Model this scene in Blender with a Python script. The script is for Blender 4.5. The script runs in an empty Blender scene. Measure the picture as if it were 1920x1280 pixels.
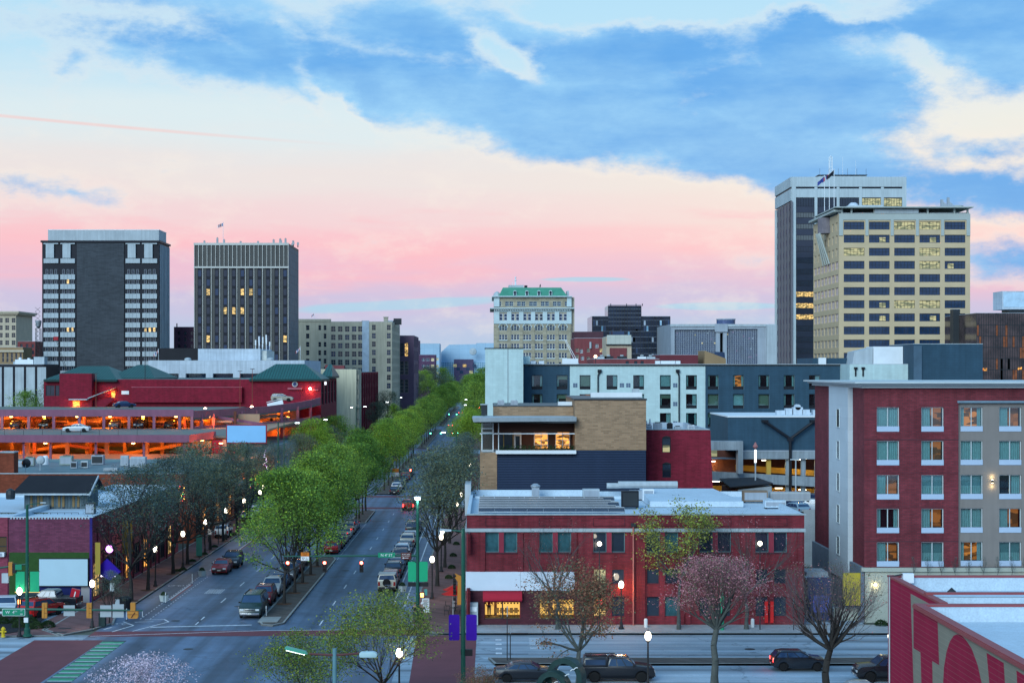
import bpy, bmesh, math, random
import numpy as np
from mathutils import Vector, Matrix
R = math.radians
scn = bpy.context.scene
COL = scn.collection

# ------------------------------------------------------------------ camera
F, H, CX, CY = 3100.0, 22.75, 920.0, 690.0        # focal length in photo pixels, eye height, vanishing point
cam_d = bpy.data.cameras.new('camera'); cam = bpy.data.objects.new('camera', cam_d); COL.objects.link(cam)
cam.location = (0, 0, H); cam.rotation_euler = (R(90), 0, 0)
cam_d.sensor_width = 36; cam_d.lens = 36 * F / 1920
cam_d.shift_x = (960 - CX) / 1920; cam_d.shift_y = (CY - 640) / 1920
cam_d.clip_start = 1; cam_d.clip_end = 20000
scn.camera = cam
def XX(px, D): return (px - CX) * D / F
def ZZ(py, D): return H - (py - CY) * D / F

# ------------------------------------------------------------------ sky
order = 'first second third fourth fifth sixth seventh eighth ninth tenth eleventh twelfth thirteenth fourteenth fifteenth sixteenth seventeenth eighteenth nineteenth twentieth'.split()
def s2l(c):
    return tuple((v / 255 / 12.92 if v / 255 <= .04045 else ((v / 255 + .055) / 1.055) ** 2.4) for v in c)
world = bpy.data.worlds.new("World"); scn.world = world; world.use_nodes = True
wt = world.node_tree; wt.nodes.clear(); WL = wt.links.new
class E:                                          # tiny expression helper for math nodes
    def __init__(s, k): s.k = k
    @staticmethod
    def op(o, *a, clamp=False):
        n = wt.nodes.new('ShaderNodeMath'); n.operation = o; n.use_clamp = clamp
        for i, v in enumerate(a):
            if isinstance(v, E): WL(v.k, n.inputs[i])
            else: n.inputs[i].default_value = v
        return E(n.outputs[0])
    def __add__(s, o): return E.op('ADD', s, o)
    def __sub__(s, o): return E.op('SUBTRACT', s, o)
    def __mul__(s, o): return E.op('MULTIPLY', s, o)
    def __truediv__(s, o): return E.op('DIVIDE', s, o)
    def __rsub__(s, o): return E.op('SUBTRACT', o, s)
    __radd__ = __add__; __rmul__ = __mul__
def sstep(x, a, b):
    n = wt.nodes.new('ShaderNodeMapRange'); n.interpolation_type = 'SMOOTHSTEP'
    WL(x.k, n.inputs['Value']); n.inputs['From Min'].default_value = a; n.inputs['From Max'].default_value = b
    return E(n.outputs['Result'])
def mixc(f, a, b):
    n = wt.nodes.new('ShaderNodeMix'); n.data_type = 'RGBA'
    if isinstance(f, E): WL(f.k, n.inputs[0])
    else: n.inputs[0].default_value = f
    for v, i in ((a, 6), (b, 7)):
        if isinstance(v, tuple): n.inputs[i].default_value = (*v, 1)
        else: WL(v, n.inputs[i])
    return n.outputs[2]
tc = wt.nodes.new('ShaderNodeTexCoord')
sep = wt.nodes.new('ShaderNodeSeparateXYZ'); WL(tc.outputs['Generated'], sep.inputs[0])
dx, dy, dz = (E(sep.outputs[i]) for i in range(3))
hor = E.op('SQRT', dx * dx + dy * dy + 1e-6)
U = E.op('ARCTAN2', dx, dy) * 3.1                 # azimuth and elevation of the sky, 1 unit = 18.5 degrees
V = (dz / hor) * 3.1
def fbm(sx, sz, scale, detail=8, rough=.58, off=0):
    c = wt.nodes.new('ShaderNodeCombineXYZ')
    WL((dx * sx + off).k, c.inputs[0]); WL((dy * sx).k, c.inputs[1]); WL((dz * sz).k, c.inputs[2])
    n = wt.nodes.new('ShaderNodeTexNoise'); n.inputs['Scale'].default_value = scale
    n.inputs['Detail'].default_value = detail; n.inputs['Roughness'].default_value = rough
    WL(c.outputs[0], n.inputs['Vector']); return E(n.outputs['Fac'])
n_big = fbm(1, 2.0, 11, 9, .60); n_fine = fbm(1, 2.2, 46, 7, .65, 3); n_band = fbm(1, 9, 5, 6, .55, 7)
w1 = fbm(1, 1.6, 16, 8, .62, 11); w2 = fbm(1, 1.8, 16, 8, .62, 17)
Uw = U + (w1 - .5) * .20; Vw = V + (w2 - .5) * .11     # ragged outlines
def ell(px, py, rx, ry, a=0, plain=False):
    u0, v0 = (px - CX) / 1000, (CY - py) / 1000; ca, sa = math.cos(R(a)), math.sin(R(a))
    du = (U if plain else Uw) - u0; dv = (V if plain else Vw) - v0
    p = (du * ca - dv * sa) * (1000 / rx); q = (du * sa + dv * ca) * (1000 / ry)
    if plain: return 1 - (p * p + q * q)
    return (1 - E.op('SQRT', p * p + q * q)) * (ry / 50)
def mx(lst):
    r = lst[0]
    for e in lst[1:]: r = E.op('SMOOTH_MAX', r, e, .2)
    return r
CL = [(410,122,250,42,9), (560,110,190,52,14), (640,150,200,56,14), (830,60,230,60,0), (860,185,250,56,14), (1100,215,400,88,8),
      (1180,120,250,70,-4), (1380,275,400,70,12), (1560,120,200,100,20), (1830,85,190,120,6), (1750,-10,330,60,0),
      (1870,375,230,36,2), (1900,505,150,34,0), (1840,295,110,20,8), (60,362,50,12,0), (146,373,50,12,8), (145,130,36,18,0),
      (400,25,90,10,5), (1440,190,280,80,10)]
HO = [(930,85,75,20,35), (1675,125,90,20,20), (615,170,60,12,55), (650,200,30,14,60), (1420,12,230,16,0), (1130,22,110,14,0)]
shape = mx([ell(*c) for c in CL]); hole = mx([ell(*c) for c in HO])
elsewhere = sstep(V, .80, 1.3) * .95
behind = sstep(dy, .55, -.1)
shape = E.op('MAXIMUM', E.op('MAXIMUM', shape, -2.6), elsewhere - .7)
hole = E.op('MAXIMUM', hole, -.5) + .5
dens = E.op('MINIMUM', shape, .8) - hole * 1.45 + (n_big - .5) * 1.6 + (n_fine - .5) * 1.2
cov = sstep(dens, -.42, .50)
# clear sky, from horizon to zenith
ramp = wt.nodes.new('ShaderNodeValToRGB'); cr = ramp.color_ramp; cr.interpolation = 'EASE'
stops = [(0, (172,204,232)), (.014, (184,200,232)), (.026, (202,192,226)), (.037, (236,188,212)), (.048, (252,190,202)),
         (.057, (244,212,216)), (.072, (238,226,224)), (.095, (222,236,240)), (.125, (184,226,248)), (.2, (150,210,248)), (.45, (112,184,242)), (1, (66,140,222))]
cr.elements[0].color = (*s2l(stops[0][1]), 1); cr.elements[1].color = (*s2l(stops[-1][1]), 1)
for p_, c_ in stops[1:-1]: cr.elements.new(p_).color = (*s2l(c_), 1)
elev = E.op('ARCTANGENT', dz / hor) * (1 / (math.pi / 2))
WL((elev + (n_band - .5) * .022).k, ramp.inputs[0])
warm = sstep(U, -.3, .9) * sstep(V, .12, .3) * (1 - sstep(V, .45, .7))
clear = mixc(warm * .5, ramp.outputs[0], s2l((255, 238, 214)))
lb = sstep(mx([ell(740,572,240,11,-3,True), ell(1350,575,120,7,0,True), ell(1100,524,90,5,0,True)]) + (n_big - .5) * 2.6, -.2, .6)
clear = mixc(lb * .75, clear, s2l((160, 212, 238)))
pinkb = sstep(n_band, .5, .64) * sstep(V, .1, .2) * (1 - sstep(V, .27, .33))
clear = mixc(pinkb * .6, clear, s2l((255, 184, 196)))
tr = V - (.455 - (U + .92) * .06)                 # the contrail
trail = (1 - sstep(E.op('ABSOLUTE', tr), .0008, .0045)) * (1 - sstep(U, -.7, -.2))
clear = mixc(trail * .5, clear, s2l((255, 190, 182)))
n_soft = fbm(1, 4.5, 5, 7, .58, 23)
body = mixc(sstep(n_soft + (n_big - .5) * .5, .34, .66), s2l((80, 162, 234)), s2l((148, 206, 248)))
thick = sstep(dens, .2, 1.3)
body = mixc(thick * .55, body, s2l((78, 156, 228)))
rim = sstep(dens, -.75, -.1) * (1 - cov)
clear = mixc(rim * .45, clear, s2l((252, 240, 228)))
veil = sstep(dens, -1.0, .3) * sstep(V, .38, .6)
clear = mixc(veil * .6, clear, s2l((186, 222, 248)))
skyc = mixc(cov * .95, clear, body)
back_c = mixc(sstep(V, 0, 1.5), s2l((118, 158, 206)), s2l((104, 172, 232)))
skyc = mixc(behind * (1 - cov * .5) * .9, skyc, back_c)
nish = wt.nodes.new('ShaderNodeTexSky'); nish.sky_type = 'NISHITA'; nish.sun_disc = False
nish.sun_elevation = R(24); nish.sun_rotation = R(205); nish.air_density = 1.2
bg1 = wt.nodes.new('ShaderNodeBackground'); WL(nish.outputs[0], bg1.inputs[0]); bg1.inputs[1].default_value = .012
bg2 = wt.nodes.new('ShaderNodeBackground'); WL(skyc, bg2.inputs[0]); bg2.inputs[1].default_value = .93
ad = wt.nodes.new('ShaderNodeAddShader'); WL(bg1.outputs[0], ad.inputs[0]); WL(bg2.outputs[0], ad.inputs[1])
wo = wt.nodes.new('ShaderNodeOutputWorld'); WL(ad.outputs[0], wo.inputs[0])
try: world.cycles.sampling_method = 'MANUAL'; world.cycles.sample_map_resolution = 512
except Exception: pass
# soft evening light through thin cloud, from behind and left of the camera
sun_d = bpy.data.lights.new('sun', 'SUN'); sun_d.energy = 2.7; sun_d.angle = R(35); sun_d.color = (.74, .92, 1.0)
sun = bpy.data.objects.new('sun', sun_d); COL.objects.link(sun); sun.location = (-40, -60, 80)
sun.rotation_euler = (R(90 - 24), 0, R(-25))
scn.view_settings.view_transform = 'Standard'; scn.view_settings.look = 'None'
scn.view_settings.gamma = 1; scn.view_settings.use_curve_mapping = False; scn.view_settings.exposure = 0.0

# ------------------------------------------------------------------ materials
_M = {}
def M(name, col, rough=.75, var=.18, scale=.6, kind=None, metal=0, spec=.2, streak=0, p=None):
    if name in _M: return _M[name]
    m = bpy.data.materials.new(name); m.use_nodes = True; nt = m.node_tree; L = nt.links.new
    b = nt.nodes['Principled BSDF']; b.inputs['Roughness'].default_value = rough; b.inputs['Metallic'].default_value = metal
    b.inputs['Specular IOR Level'].default_value = spec
    t = nt.nodes.new('ShaderNodeTexCoord'); c = (*col, 1)
    src = None
    def rgb(f, a, bb, bt='MIX'):
        n = nt.nodes.new('ShaderNodeMix'); n.data_type = 'RGBA'; n.blend_type = bt
        if isinstance(f, float): n.inputs[0].default_value = f
        else: L(f, n.inputs[0])
        for v, i in ((a, 6), (bb, 7)):
            if isinstance(v, tuple): n.inputs[i].default_value = v
            else: L(v, n.inputs[i])
        return n.outputs[2]
    src = c
    if kind in ('brick', 'block', 'panel', 'grid'):
        bw, bh, mo, mcol = p or (.24, .085, .012, tuple(min(1, v * 1.5 + .02) for v in col))
        sp = nt.nodes.new('ShaderNodeSeparateXYZ'); L(t.outputs['Object'], sp.inputs[0])
        a = nt.nodes.new('ShaderNodeMath'); L(sp.outputs[0], a.inputs[0]); L(sp.outputs[1], a.inputs[1])
        cb = nt.nodes.new('ShaderNodeCombineXYZ'); L(a.outputs[0], cb.inputs[0]); L(sp.outputs[2], cb.inputs[1])
        br = nt.nodes.new('ShaderNodeTexBrick'); L(cb.outputs[0], br.inputs['Vector'])
        br.inputs['Scale'].default_value = 1; br.inputs['Brick Width'].default_value = bw; br.inputs['Row Height'].default_value = bh
        br.inputs['Mortar Size'].default_value = mo; br.inputs['Mortar Smooth'].default_value = .1
        br.offset = .5 if kind != 'grid' and kind != 'panel' else 0
        dk = .68 if kind == 'brick' else .93
        br.inputs['Color1'].default_value = c; br.inputs['Color2'].default_value = (*[v * dk for v in col], 1)
        br.inputs['Mortar'].default_value = (*mcol, 1); src = br.outputs[0]
        bp = nt.nodes.new('ShaderNodeBump'); bp.inputs['Strength'].default_value = .35; bp.inputs['Distance'].default_value = .01; bp.invert = True
        L(br.outputs['Fac'], bp.inputs['Height']); L(bp.outputs[0], b.inputs['Normal'])
    if kind == 'ribs':                                        # pressed standing seams
        pass
    n1 = nt.nodes.new('ShaderNodeTexNoise'); n1.inputs['Scale'].default_value = scale; n1.inputs['Detail'].default_value = 6; n1.inputs['Roughness'].default_value = .65
    L(t.outputs['Object'], n1.inputs['Vector'])
    mr = nt.nodes.new('ShaderNodeMapRange'); L(n1.outputs['Fac'], mr.inputs['Value']); mr.inputs['From Min'].default_value = .3; mr.inputs['From Max'].default_value = .7
    mr.inputs['To Min'].default_value = 1 - var; mr.inputs['To Max'].default_value = 1 + var
    src = rgb(1.0, src, mr.outputs[0], 'MULTIPLY')
    if streak:
        mp = nt.nodes.new('ShaderNodeMapping'); L(t.outputs['Object'], mp.inputs[0]); mp.inputs['Scale'].default_value = (2.2, 2.2, .12)
        n2 = nt.nodes.new('ShaderNodeTexNoise'); n2.inputs['Scale'].default_value = 1; n2.inputs['Detail'].default_value = 5; L(mp.outputs[0], n2.inputs['Vector'])
        m2 = nt.nodes.new('ShaderNodeMapRange'); L(n2.outputs['Fac'], m2.inputs['Value']); m2.inputs['From Min'].default_value = .35; m2.inputs['From Max'].default_value = .65
        m2.inputs['To Min'].default_value = 1 - streak; m2.inputs['To Max'].default_value = 1 + streak * .5
        src = rgb(1.0, src, m2.outputs[0], 'MULTIPLY')
    if kind == 'leaf':
        g = nt.nodes.new('ShaderNodeNewGeometry')
        m3 = nt.nodes.new('ShaderNodeMapRange'); L(g.outputs['Random Per Island'], m3.inputs['Value']); m3.inputs['To Min'].default_value = .4; m3.inputs['To Max'].default_value = 1.6
        src = rgb(1.0, src, m3.outputs[0], 'MULTIPLY')
        oi = nt.nodes.new('ShaderNodeObjectInfo'); hs = nt.nodes.new('ShaderNodeHueSaturation')
        m4 = nt.nodes.new('ShaderNodeMapRange'); L(oi.outputs['Random'], m4.inputs['Value']); m4.inputs['To Min'].default_value = .48; m4.inputs['To Max'].default_value = .52
        L(m4.outputs[0], hs.inputs['Hue']); L(src, hs.inputs['Color'])
        m5 = nt.nodes.new('ShaderNodeMapRange'); L(oi.outputs['Random'], m5.inputs['Value']); m5.inputs['To Min'].default_value = 1.3; m5.inputs['To Max'].default_value = .75
        L(m5.outputs[0], hs.inputs['Value']); src = hs.outputs[0]
        tr_ = nt.nodes.new('ShaderNodeBsdfTranslucent'); ms = nt.nodes.new('ShaderNodeMixShader'); ms.inputs[0].default_value = .3
        L(src, tr_.inputs[0]); L(b.outputs[0], ms.inputs[1]); L(tr_.outputs[0], ms.inputs[2]); L(ms.outputs[0], nt.nodes['Material Output'].inputs[0])
    if kind in ('rough', 'asphalt', 'bark'):
        n4 = nt.nodes.new('ShaderNodeTexNoise'); n4.inputs['Scale'].default_value = 9; n4.inputs['Detail'].default_value = 4; L(t.outputs['Object'], n4.inputs['Vector'])
        m6 = nt.nodes.new('ShaderNodeMapRange'); L(n4.outputs['Fac'], m6.inputs['Value']); m6.inputs['To Min'].default_value = .75; m6.inputs['To Max'].default_value = 1.25
        src = rgb(1.0, src, m6.outputs[0], 'MULTIPLY')
    if kind == 'asphalt':                                     # wheel tracks along the street and tar cracks
        mp = nt.nodes.new('ShaderNodeMapping'); L(t.outputs['Object'], mp.inputs[0]); mp.inputs['Scale'].default_value = (p or (.55, .02, 1))
        n5 = nt.nodes.new('ShaderNodeTexNoise'); n5.inputs['Scale'].default_value = 1; n5.inputs['Detail'].default_value = 3; L(mp.outputs[0], n5.inputs['Vector'])
        m7 = nt.nodes.new('ShaderNodeMapRange'); L(n5.outputs['Fac'], m7.inputs['Value']); m7.inputs['From Min'].default_value = .35; m7.inputs['From Max'].default_value = .65; m7.inputs['To Min'].default_value = .55; m7.inputs['To Max'].default_value = 1.42
        src = rgb(1.0, src, m7.outputs[0], 'MULTIPLY')
        vo = nt.nodes.new('ShaderNodeTexVoronoi'); vo.feature = 'DISTANCE_TO_EDGE'; vo.inputs['Scale'].default_value = .09
        nz = nt.nodes.new('ShaderNodeVectorMath'); nz.operation = 'MULTIPLY_ADD'; L(n1.outputs['Color'], nz.inputs[0]); nz.inputs[1].default_value = (6, 6, 0); L(t.outputs['Object'], nz.inputs[2])
        L(nz.outputs[0], vo.inputs['Vector'])
        m8 = nt.nodes.new('ShaderNodeMapRange'); L(vo.outputs['Distance'], m8.inputs['Value']); m8.inputs['From Max'].default_value = .012; m8.inputs['To Min'].default_value = .55
        src = rgb(1.0, src, m8.outputs[0], 'MULTIPLY')
    if isinstance(src, tuple): b.inputs['Base Color'].default_value = src
    else: L(src, b.inputs['Base Color'])
    _M[name] = m; return m
def EM(name, col, strength, pat=None):
    if name in _M: return _M[name]
    m = bpy.data.materials.new(name); m.use_nodes = True; nt = m.node_tree; L = nt.links.new
    b = nt.nodes['Principled BSDF']; b.inputs['Base Color'].default_value = (*[v * .3 for v in col], 1)
    b.inputs['Emission Color'].default_value = (*col, 1); b.inputs['Emission Strength'].default_value = strength
    if pat:                                                   # a lit room seen through its window: bright and dim patches
        t = nt.nodes.new('ShaderNodeTexCoord'); n = nt.nodes.new('ShaderNodeTexVoronoi'); n.distance = 'CHEBYCHEV'
        oi = nt.nodes.new('ShaderNodeObjectInfo'); va = nt.nodes.new('ShaderNodeVectorMath'); va.operation = 'MULTIPLY_ADD'
        cm = nt.nodes.new('ShaderNodeCombineXYZ')
        for i in range(3): L(oi.outputs['Random'], cm.inputs[i])
        L(cm.outputs[0], va.inputs[0]); va.inputs[1].default_value = (31, 17, 23); L(t.outputs['Object'], va.inputs[2]); L(va.outputs[0], n.inputs['Vector'])
        n.inputs['Scale'].default_value = pat; vs_ = nt.nodes.new('ShaderNodeVectorMath'); vs_.operation = 'MULTIPLY'; L(va.outputs[0], vs_.inputs[0]); vs_.inputs[1].default_value = (1, 1, 2.6); L(vs_.outputs[0], n.inputs['Vector'])
        r = nt.nodes.new('ShaderNodeValToRGB'); r.color_ramp.elements[0].position = .4; r.color_ramp.elements[0].color = (*[v * .07 for v in col], 1)
        r.color_ramp.elements[1].position = .7; r.color_ramp.elements[1].color = (*col, 1)
        sx = nt.nodes.new('ShaderNodeSeparateColor'); L(n.outputs['Color'], sx.inputs[0]); L(sx.outputs[0], r.inputs[0]); L(r.outputs[0], b.inputs['Emission Color'])
    _M[name] = m; return m
def glass(name, col=(.02,.03,.05), rough=.06):
    if name in _M: return _M[name]
    m = M(name, col, rough, .3, .35, spec=.8); return m
def seeglass(name):
    if name in _M: return _M[name]
    m = bpy.data.materials.new(name); m.use_nodes = True; nt = m.node_tree; nt.nodes.clear(); L = nt.links.new
    o = nt.nodes.new('ShaderNodeOutputMaterial'); tr_ = nt.nodes.new('ShaderNodeBsdfTransparent'); gl = nt.nodes.new('ShaderNodeBsdfGlossy')
    gl.inputs['Roughness'].default_value = .04; fr = nt.nodes.new('ShaderNodeFresnel'); fr.inputs[0].default_value = 1.5
    ms = nt.nodes.new('ShaderNodeMixShader'); ad_ = nt.nodes.new('ShaderNodeMath'); ad_.inputs[1].default_value = .06; L(fr.outputs[0], ad_.inputs[0])
    L(ad_.outputs[0], ms.inputs[0]); L(tr_.outputs[0], ms.inputs[1]); L(gl.outputs[0], ms.inputs[2]); L(ms.outputs[0], o.inputs[0])
    tr_.inputs[0].default_value = (.8, .9, .92, 1); _M[name] = m; return m

# ------------------------------------------------------------------ mesh builder and objects
class MB:
    def __init__(s): s.v = []; s.f = []; s.m = []; s.mats = []; s.T = None
    def mi(s, m):
        if m not in s.mats: s.mats.append(m)
        return s.mats.index(m)
    def add(s, vs, fs, m):
        o = len(s.v); k = s.mi(m)
        if s.T is not None: vs = [tuple(s.T @ Vector(v)) for v in vs]
        s.v += [tuple(v) for v in vs]; s.f += [tuple(i + o for i in f) for f in fs]; s.m += [k] * len(fs); return s
    def box(s, x0, x1, y0, y1, z0, z1, m):
        return s.add([(x0,y0,z0),(x1,y0,z0),(x1,y1,z0),(x0,y1,z0),(x0,y0,z1),(x1,y0,z1),(x1,y1,z1),(x0,y1,z1)],
                     [(0,3,2,1),(4,5,6,7),(0,1,5,4),(1,2,6,5),(2,3,7,6),(3,0,4,7)], m)
    def hexa(s, pts, m):                                      # 8 corners: bottom ring then top ring
        return s.add(pts, [(0,3,2,1),(4,5,6,7),(0,1,5,4),(1,2,6,5),(2,3,7,6),(3,0,4,7)], m)
    def quad(s, a, b, c, d, m): return s.add([a,b,c,d], [(0,1,2,3)], m)
    def prism(s, poly, a, b, m, ax='y'):                      # 2D polygon extruded along an axis
        n = len(poly)
        f = {'y': lambda p, t: (p[0], t, p[1]), 'x': lambda p, t: (t, p[0], p[1]), 'z': lambda p, t: (p[0], p[1], t)}[ax]
        vs = [f(p, a) for p in poly] + [f(p, b) for p in poly]
        return s.add(vs, [tuple(range(n)), tuple(range(2*n-1, n-1, -1))] + [(i, i+n, (i+1) % n + n, (i+1) % n) for i in range(n)], m)
    def cyl(s, p0, p1, r0, r1, n, m, cap=True):
        p0 = Vector(p0); p1 = Vector(p1); d = (p1 - p0)
        if d.length < 1e-6: return s
        d.normalize(); a = d.orthogonal().normalized(); b = d.cross(a)
        vs = []
        for p, r in ((p0, r0), (p1, r1)):
            for i in range(n):
                t = 2*math.pi*i/n; vs.append(p + a*(r*math.cos(t)) + b*(r*math.sin(t)))
        fs = [(i, (i+1) % n, (i+1) % n + n, i+n) for i in range(n)]
        if cap: fs += [tuple(range(n-1, -1, -1)), tuple(range(n, 2*n))]
        return s.add(vs, fs, m)
    def lathe(s, prof, c, n, m, ax='z'):                      # profile of (radius, height)
        vs = []
        for r, h in prof:
            for i in range(n):
                t = 2*math.pi*i/n; x, y = r*math.cos(t), r*math.sin(t)
                vs.append((c[0]+x, c[1]+y, c[2]+h) if ax == 'z' else ((c[0]+h, c[1]+x, c[2]+y) if ax == 'x' else (c[0]+x, c[1]+h, c[2]+y)))
        fs = []
        for k in range(len(prof)-1):
            for i in range(n):
                j = (i+1) % n; fs.append((k*n+i, k*n+j, (k+1)*n+j, (k+1)*n+i))
        fs += [tuple(range(n-1, -1, -1)), tuple(range((len(prof)-1)*n, len(prof)*n))]
        return s.add(vs, fs, m)
    def ball(s, c, r, m, n=8, k=5, sz=1):
        return s.lathe([(max(1e-3, r*math.sin(math.pi*i/k)), -r*sz*math.cos(math.pi*i/k)) for i in range(k+1)], c, n, m)
    def mesh(s, name, smooth=False, bevel=0):
        me = bpy.data.meshes.new(name); me.from_pydata(s.v, [], s.f)
        for m in s.mats: me.materials.append(m)
        me.polygons.foreach_set('material_index', s.m)
        if smooth: me.polygons.foreach_set('use_smooth', [True]*len(s.f))
        if bevel:
            b = bmesh.new(); b.from_mesh(me); bmesh.ops.remove_doubles(b, verts=b.verts, dist=1e-4)
            bmesh.ops.recalc_face_normals(b, faces=b.faces)
            es = [e for e in b.edges if len(e.link_faces) == 2 and e.calc_face_angle(0) > R(18)]
            bmesh.ops.bevel(b, geom=es, offset=bevel, segments=2, profile=.6, affect='EDGES', clamp_overlap=True)
            for f in b.faces: f.smooth = True
            b.to_mesh(me); b.free()
        me.update(); return me
    def build(s, name, parent=None, smooth=False, bevel=0, loc=None, rz=0):
        o = bpy.data.objects.new(name, s.mesh(name, smooth, bevel)); COL.objects.link(o)
        if parent: o.parent = parent
        if loc: o.location = loc
        if rz: o.rotation_euler.z = rz
        return o
def obj(name, me, parent=None, loc=(0,0,0), rz=0, sc=None):
    o = bpy.data.objects.new(name, me); COL.objects.link(o); o.parent = parent; o.location = loc; o.rotation_euler = (0, 0, rz)
    if sc: o.scale = sc
    return o
def tag(o, label, cat, group=None):
    o['label'] = label; o['category'] = cat
    if group: o['group'] = group
    return o
def thing(name, label, cat, loc=(0,0,0), rz=0, group=None):
    o = bpy.data.objects.new(name, None); COL.objects.link(o); o.location = loc; o.rotation_euler = (0, 0, rz); o.empty_display_size = .5
    return tag(o, label, cat, group)
def structure(o, kind='structure'): o['kind'] = kind; return o
def copy_tree(o, parent=None):
    c = o.copy(); COL.objects.link(c); c.parent = parent
    for ch in o.children: copy_tree(ch, c)
    return c
def text(s, size, m, parent, loc, rot=(R(90),0,0), name='lettering', ext=.01, sx=1, align='CENTER'):
    cu = bpy.data.curves.new('t', 'FONT'); cu.body = s; cu.size = size; cu.extrude = ext; cu.align_x = align; cu.align_y = 'CENTER'; cu.resolution_u = 2
    to = bpy.data.objects.new('t', cu); COL.objects.link(to)
    me = bpy.data.meshes.new_from_object(to); bpy.data.objects.remove(to); me.materials.clear(); me.materials.append(m)
    o = obj(name, me, parent, loc); o.rotation_euler = rot; o.scale = (sx, 1, 1); return o
def point(name, loc, col, energy, r=.15, parent=None):
    l = bpy.data.lights.new(name, 'POINT'); l.color = col; l.energy = energy; l.shadow_soft_size = r
    o = bpy.data.objects.new(name, l); COL.objects.link(o); o.location = loc; o.parent = parent; return o

# ------------------------------------------------------------------ buildings
_WM = {}
def win_meshes(w, h, nx, nz, t, fm, pm, inset, sill=None, dz=0):
    key = (round(w,2), round(h,2), nx, nz, t, fm.name, pm.name, inset)
    if key not in _WM:
        a = MB(); y0, y1 = inset - .05, inset + .05
        a.box(-w/2, -w/2+t, y0, y1, 0, h, fm).box(w/2-t, w/2, y0, y1, 0, h, fm)
        a.box(-w/2+t, w/2-t, y0, y1, 0, t, fm).box(-w/2+t, w/2-t, y0, y1, h-t, h, fm)
        for i in range(1, nx): x = -w/2 + w*i/nx; a.box(x-t/2, x+t/2, y0, y1-.01, t, h-t, fm)
        for i in range(1, nz): z = h*i/nz; a.box(-w/2+t, w/2-t, y0+.01, y1-.02, z-t/2, z+t/2, fm)
        b = MB(); b.box(-w/2+t*.5, w/2-t*.5, y1-.03, y1+.01, t*.5, h-t*.5, pm)
        _WM[key] = (a.mesh('window'), b.mesh('pane'))
    return _WM[key]
WHITE = M('white_paint', (.72,.75,.78), .5, .06); DARKF = M('dark_bronze_frame', (.03,.035,.04), .4, .1)
PANE = glass('dark_window_glass'); PBLUE = glass('blue_window_glass', (.018,.042,.095), .08)
LITW = EM('lit_office_window', (1,.62,.2), 1.2, 1.6); LITY = EM('lit_fluorescent_window', (.92,.80,.40), .42, .9); LITO = EM('lit_orange_window', (1,.42,.08), 1.6, 1.3)
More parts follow.
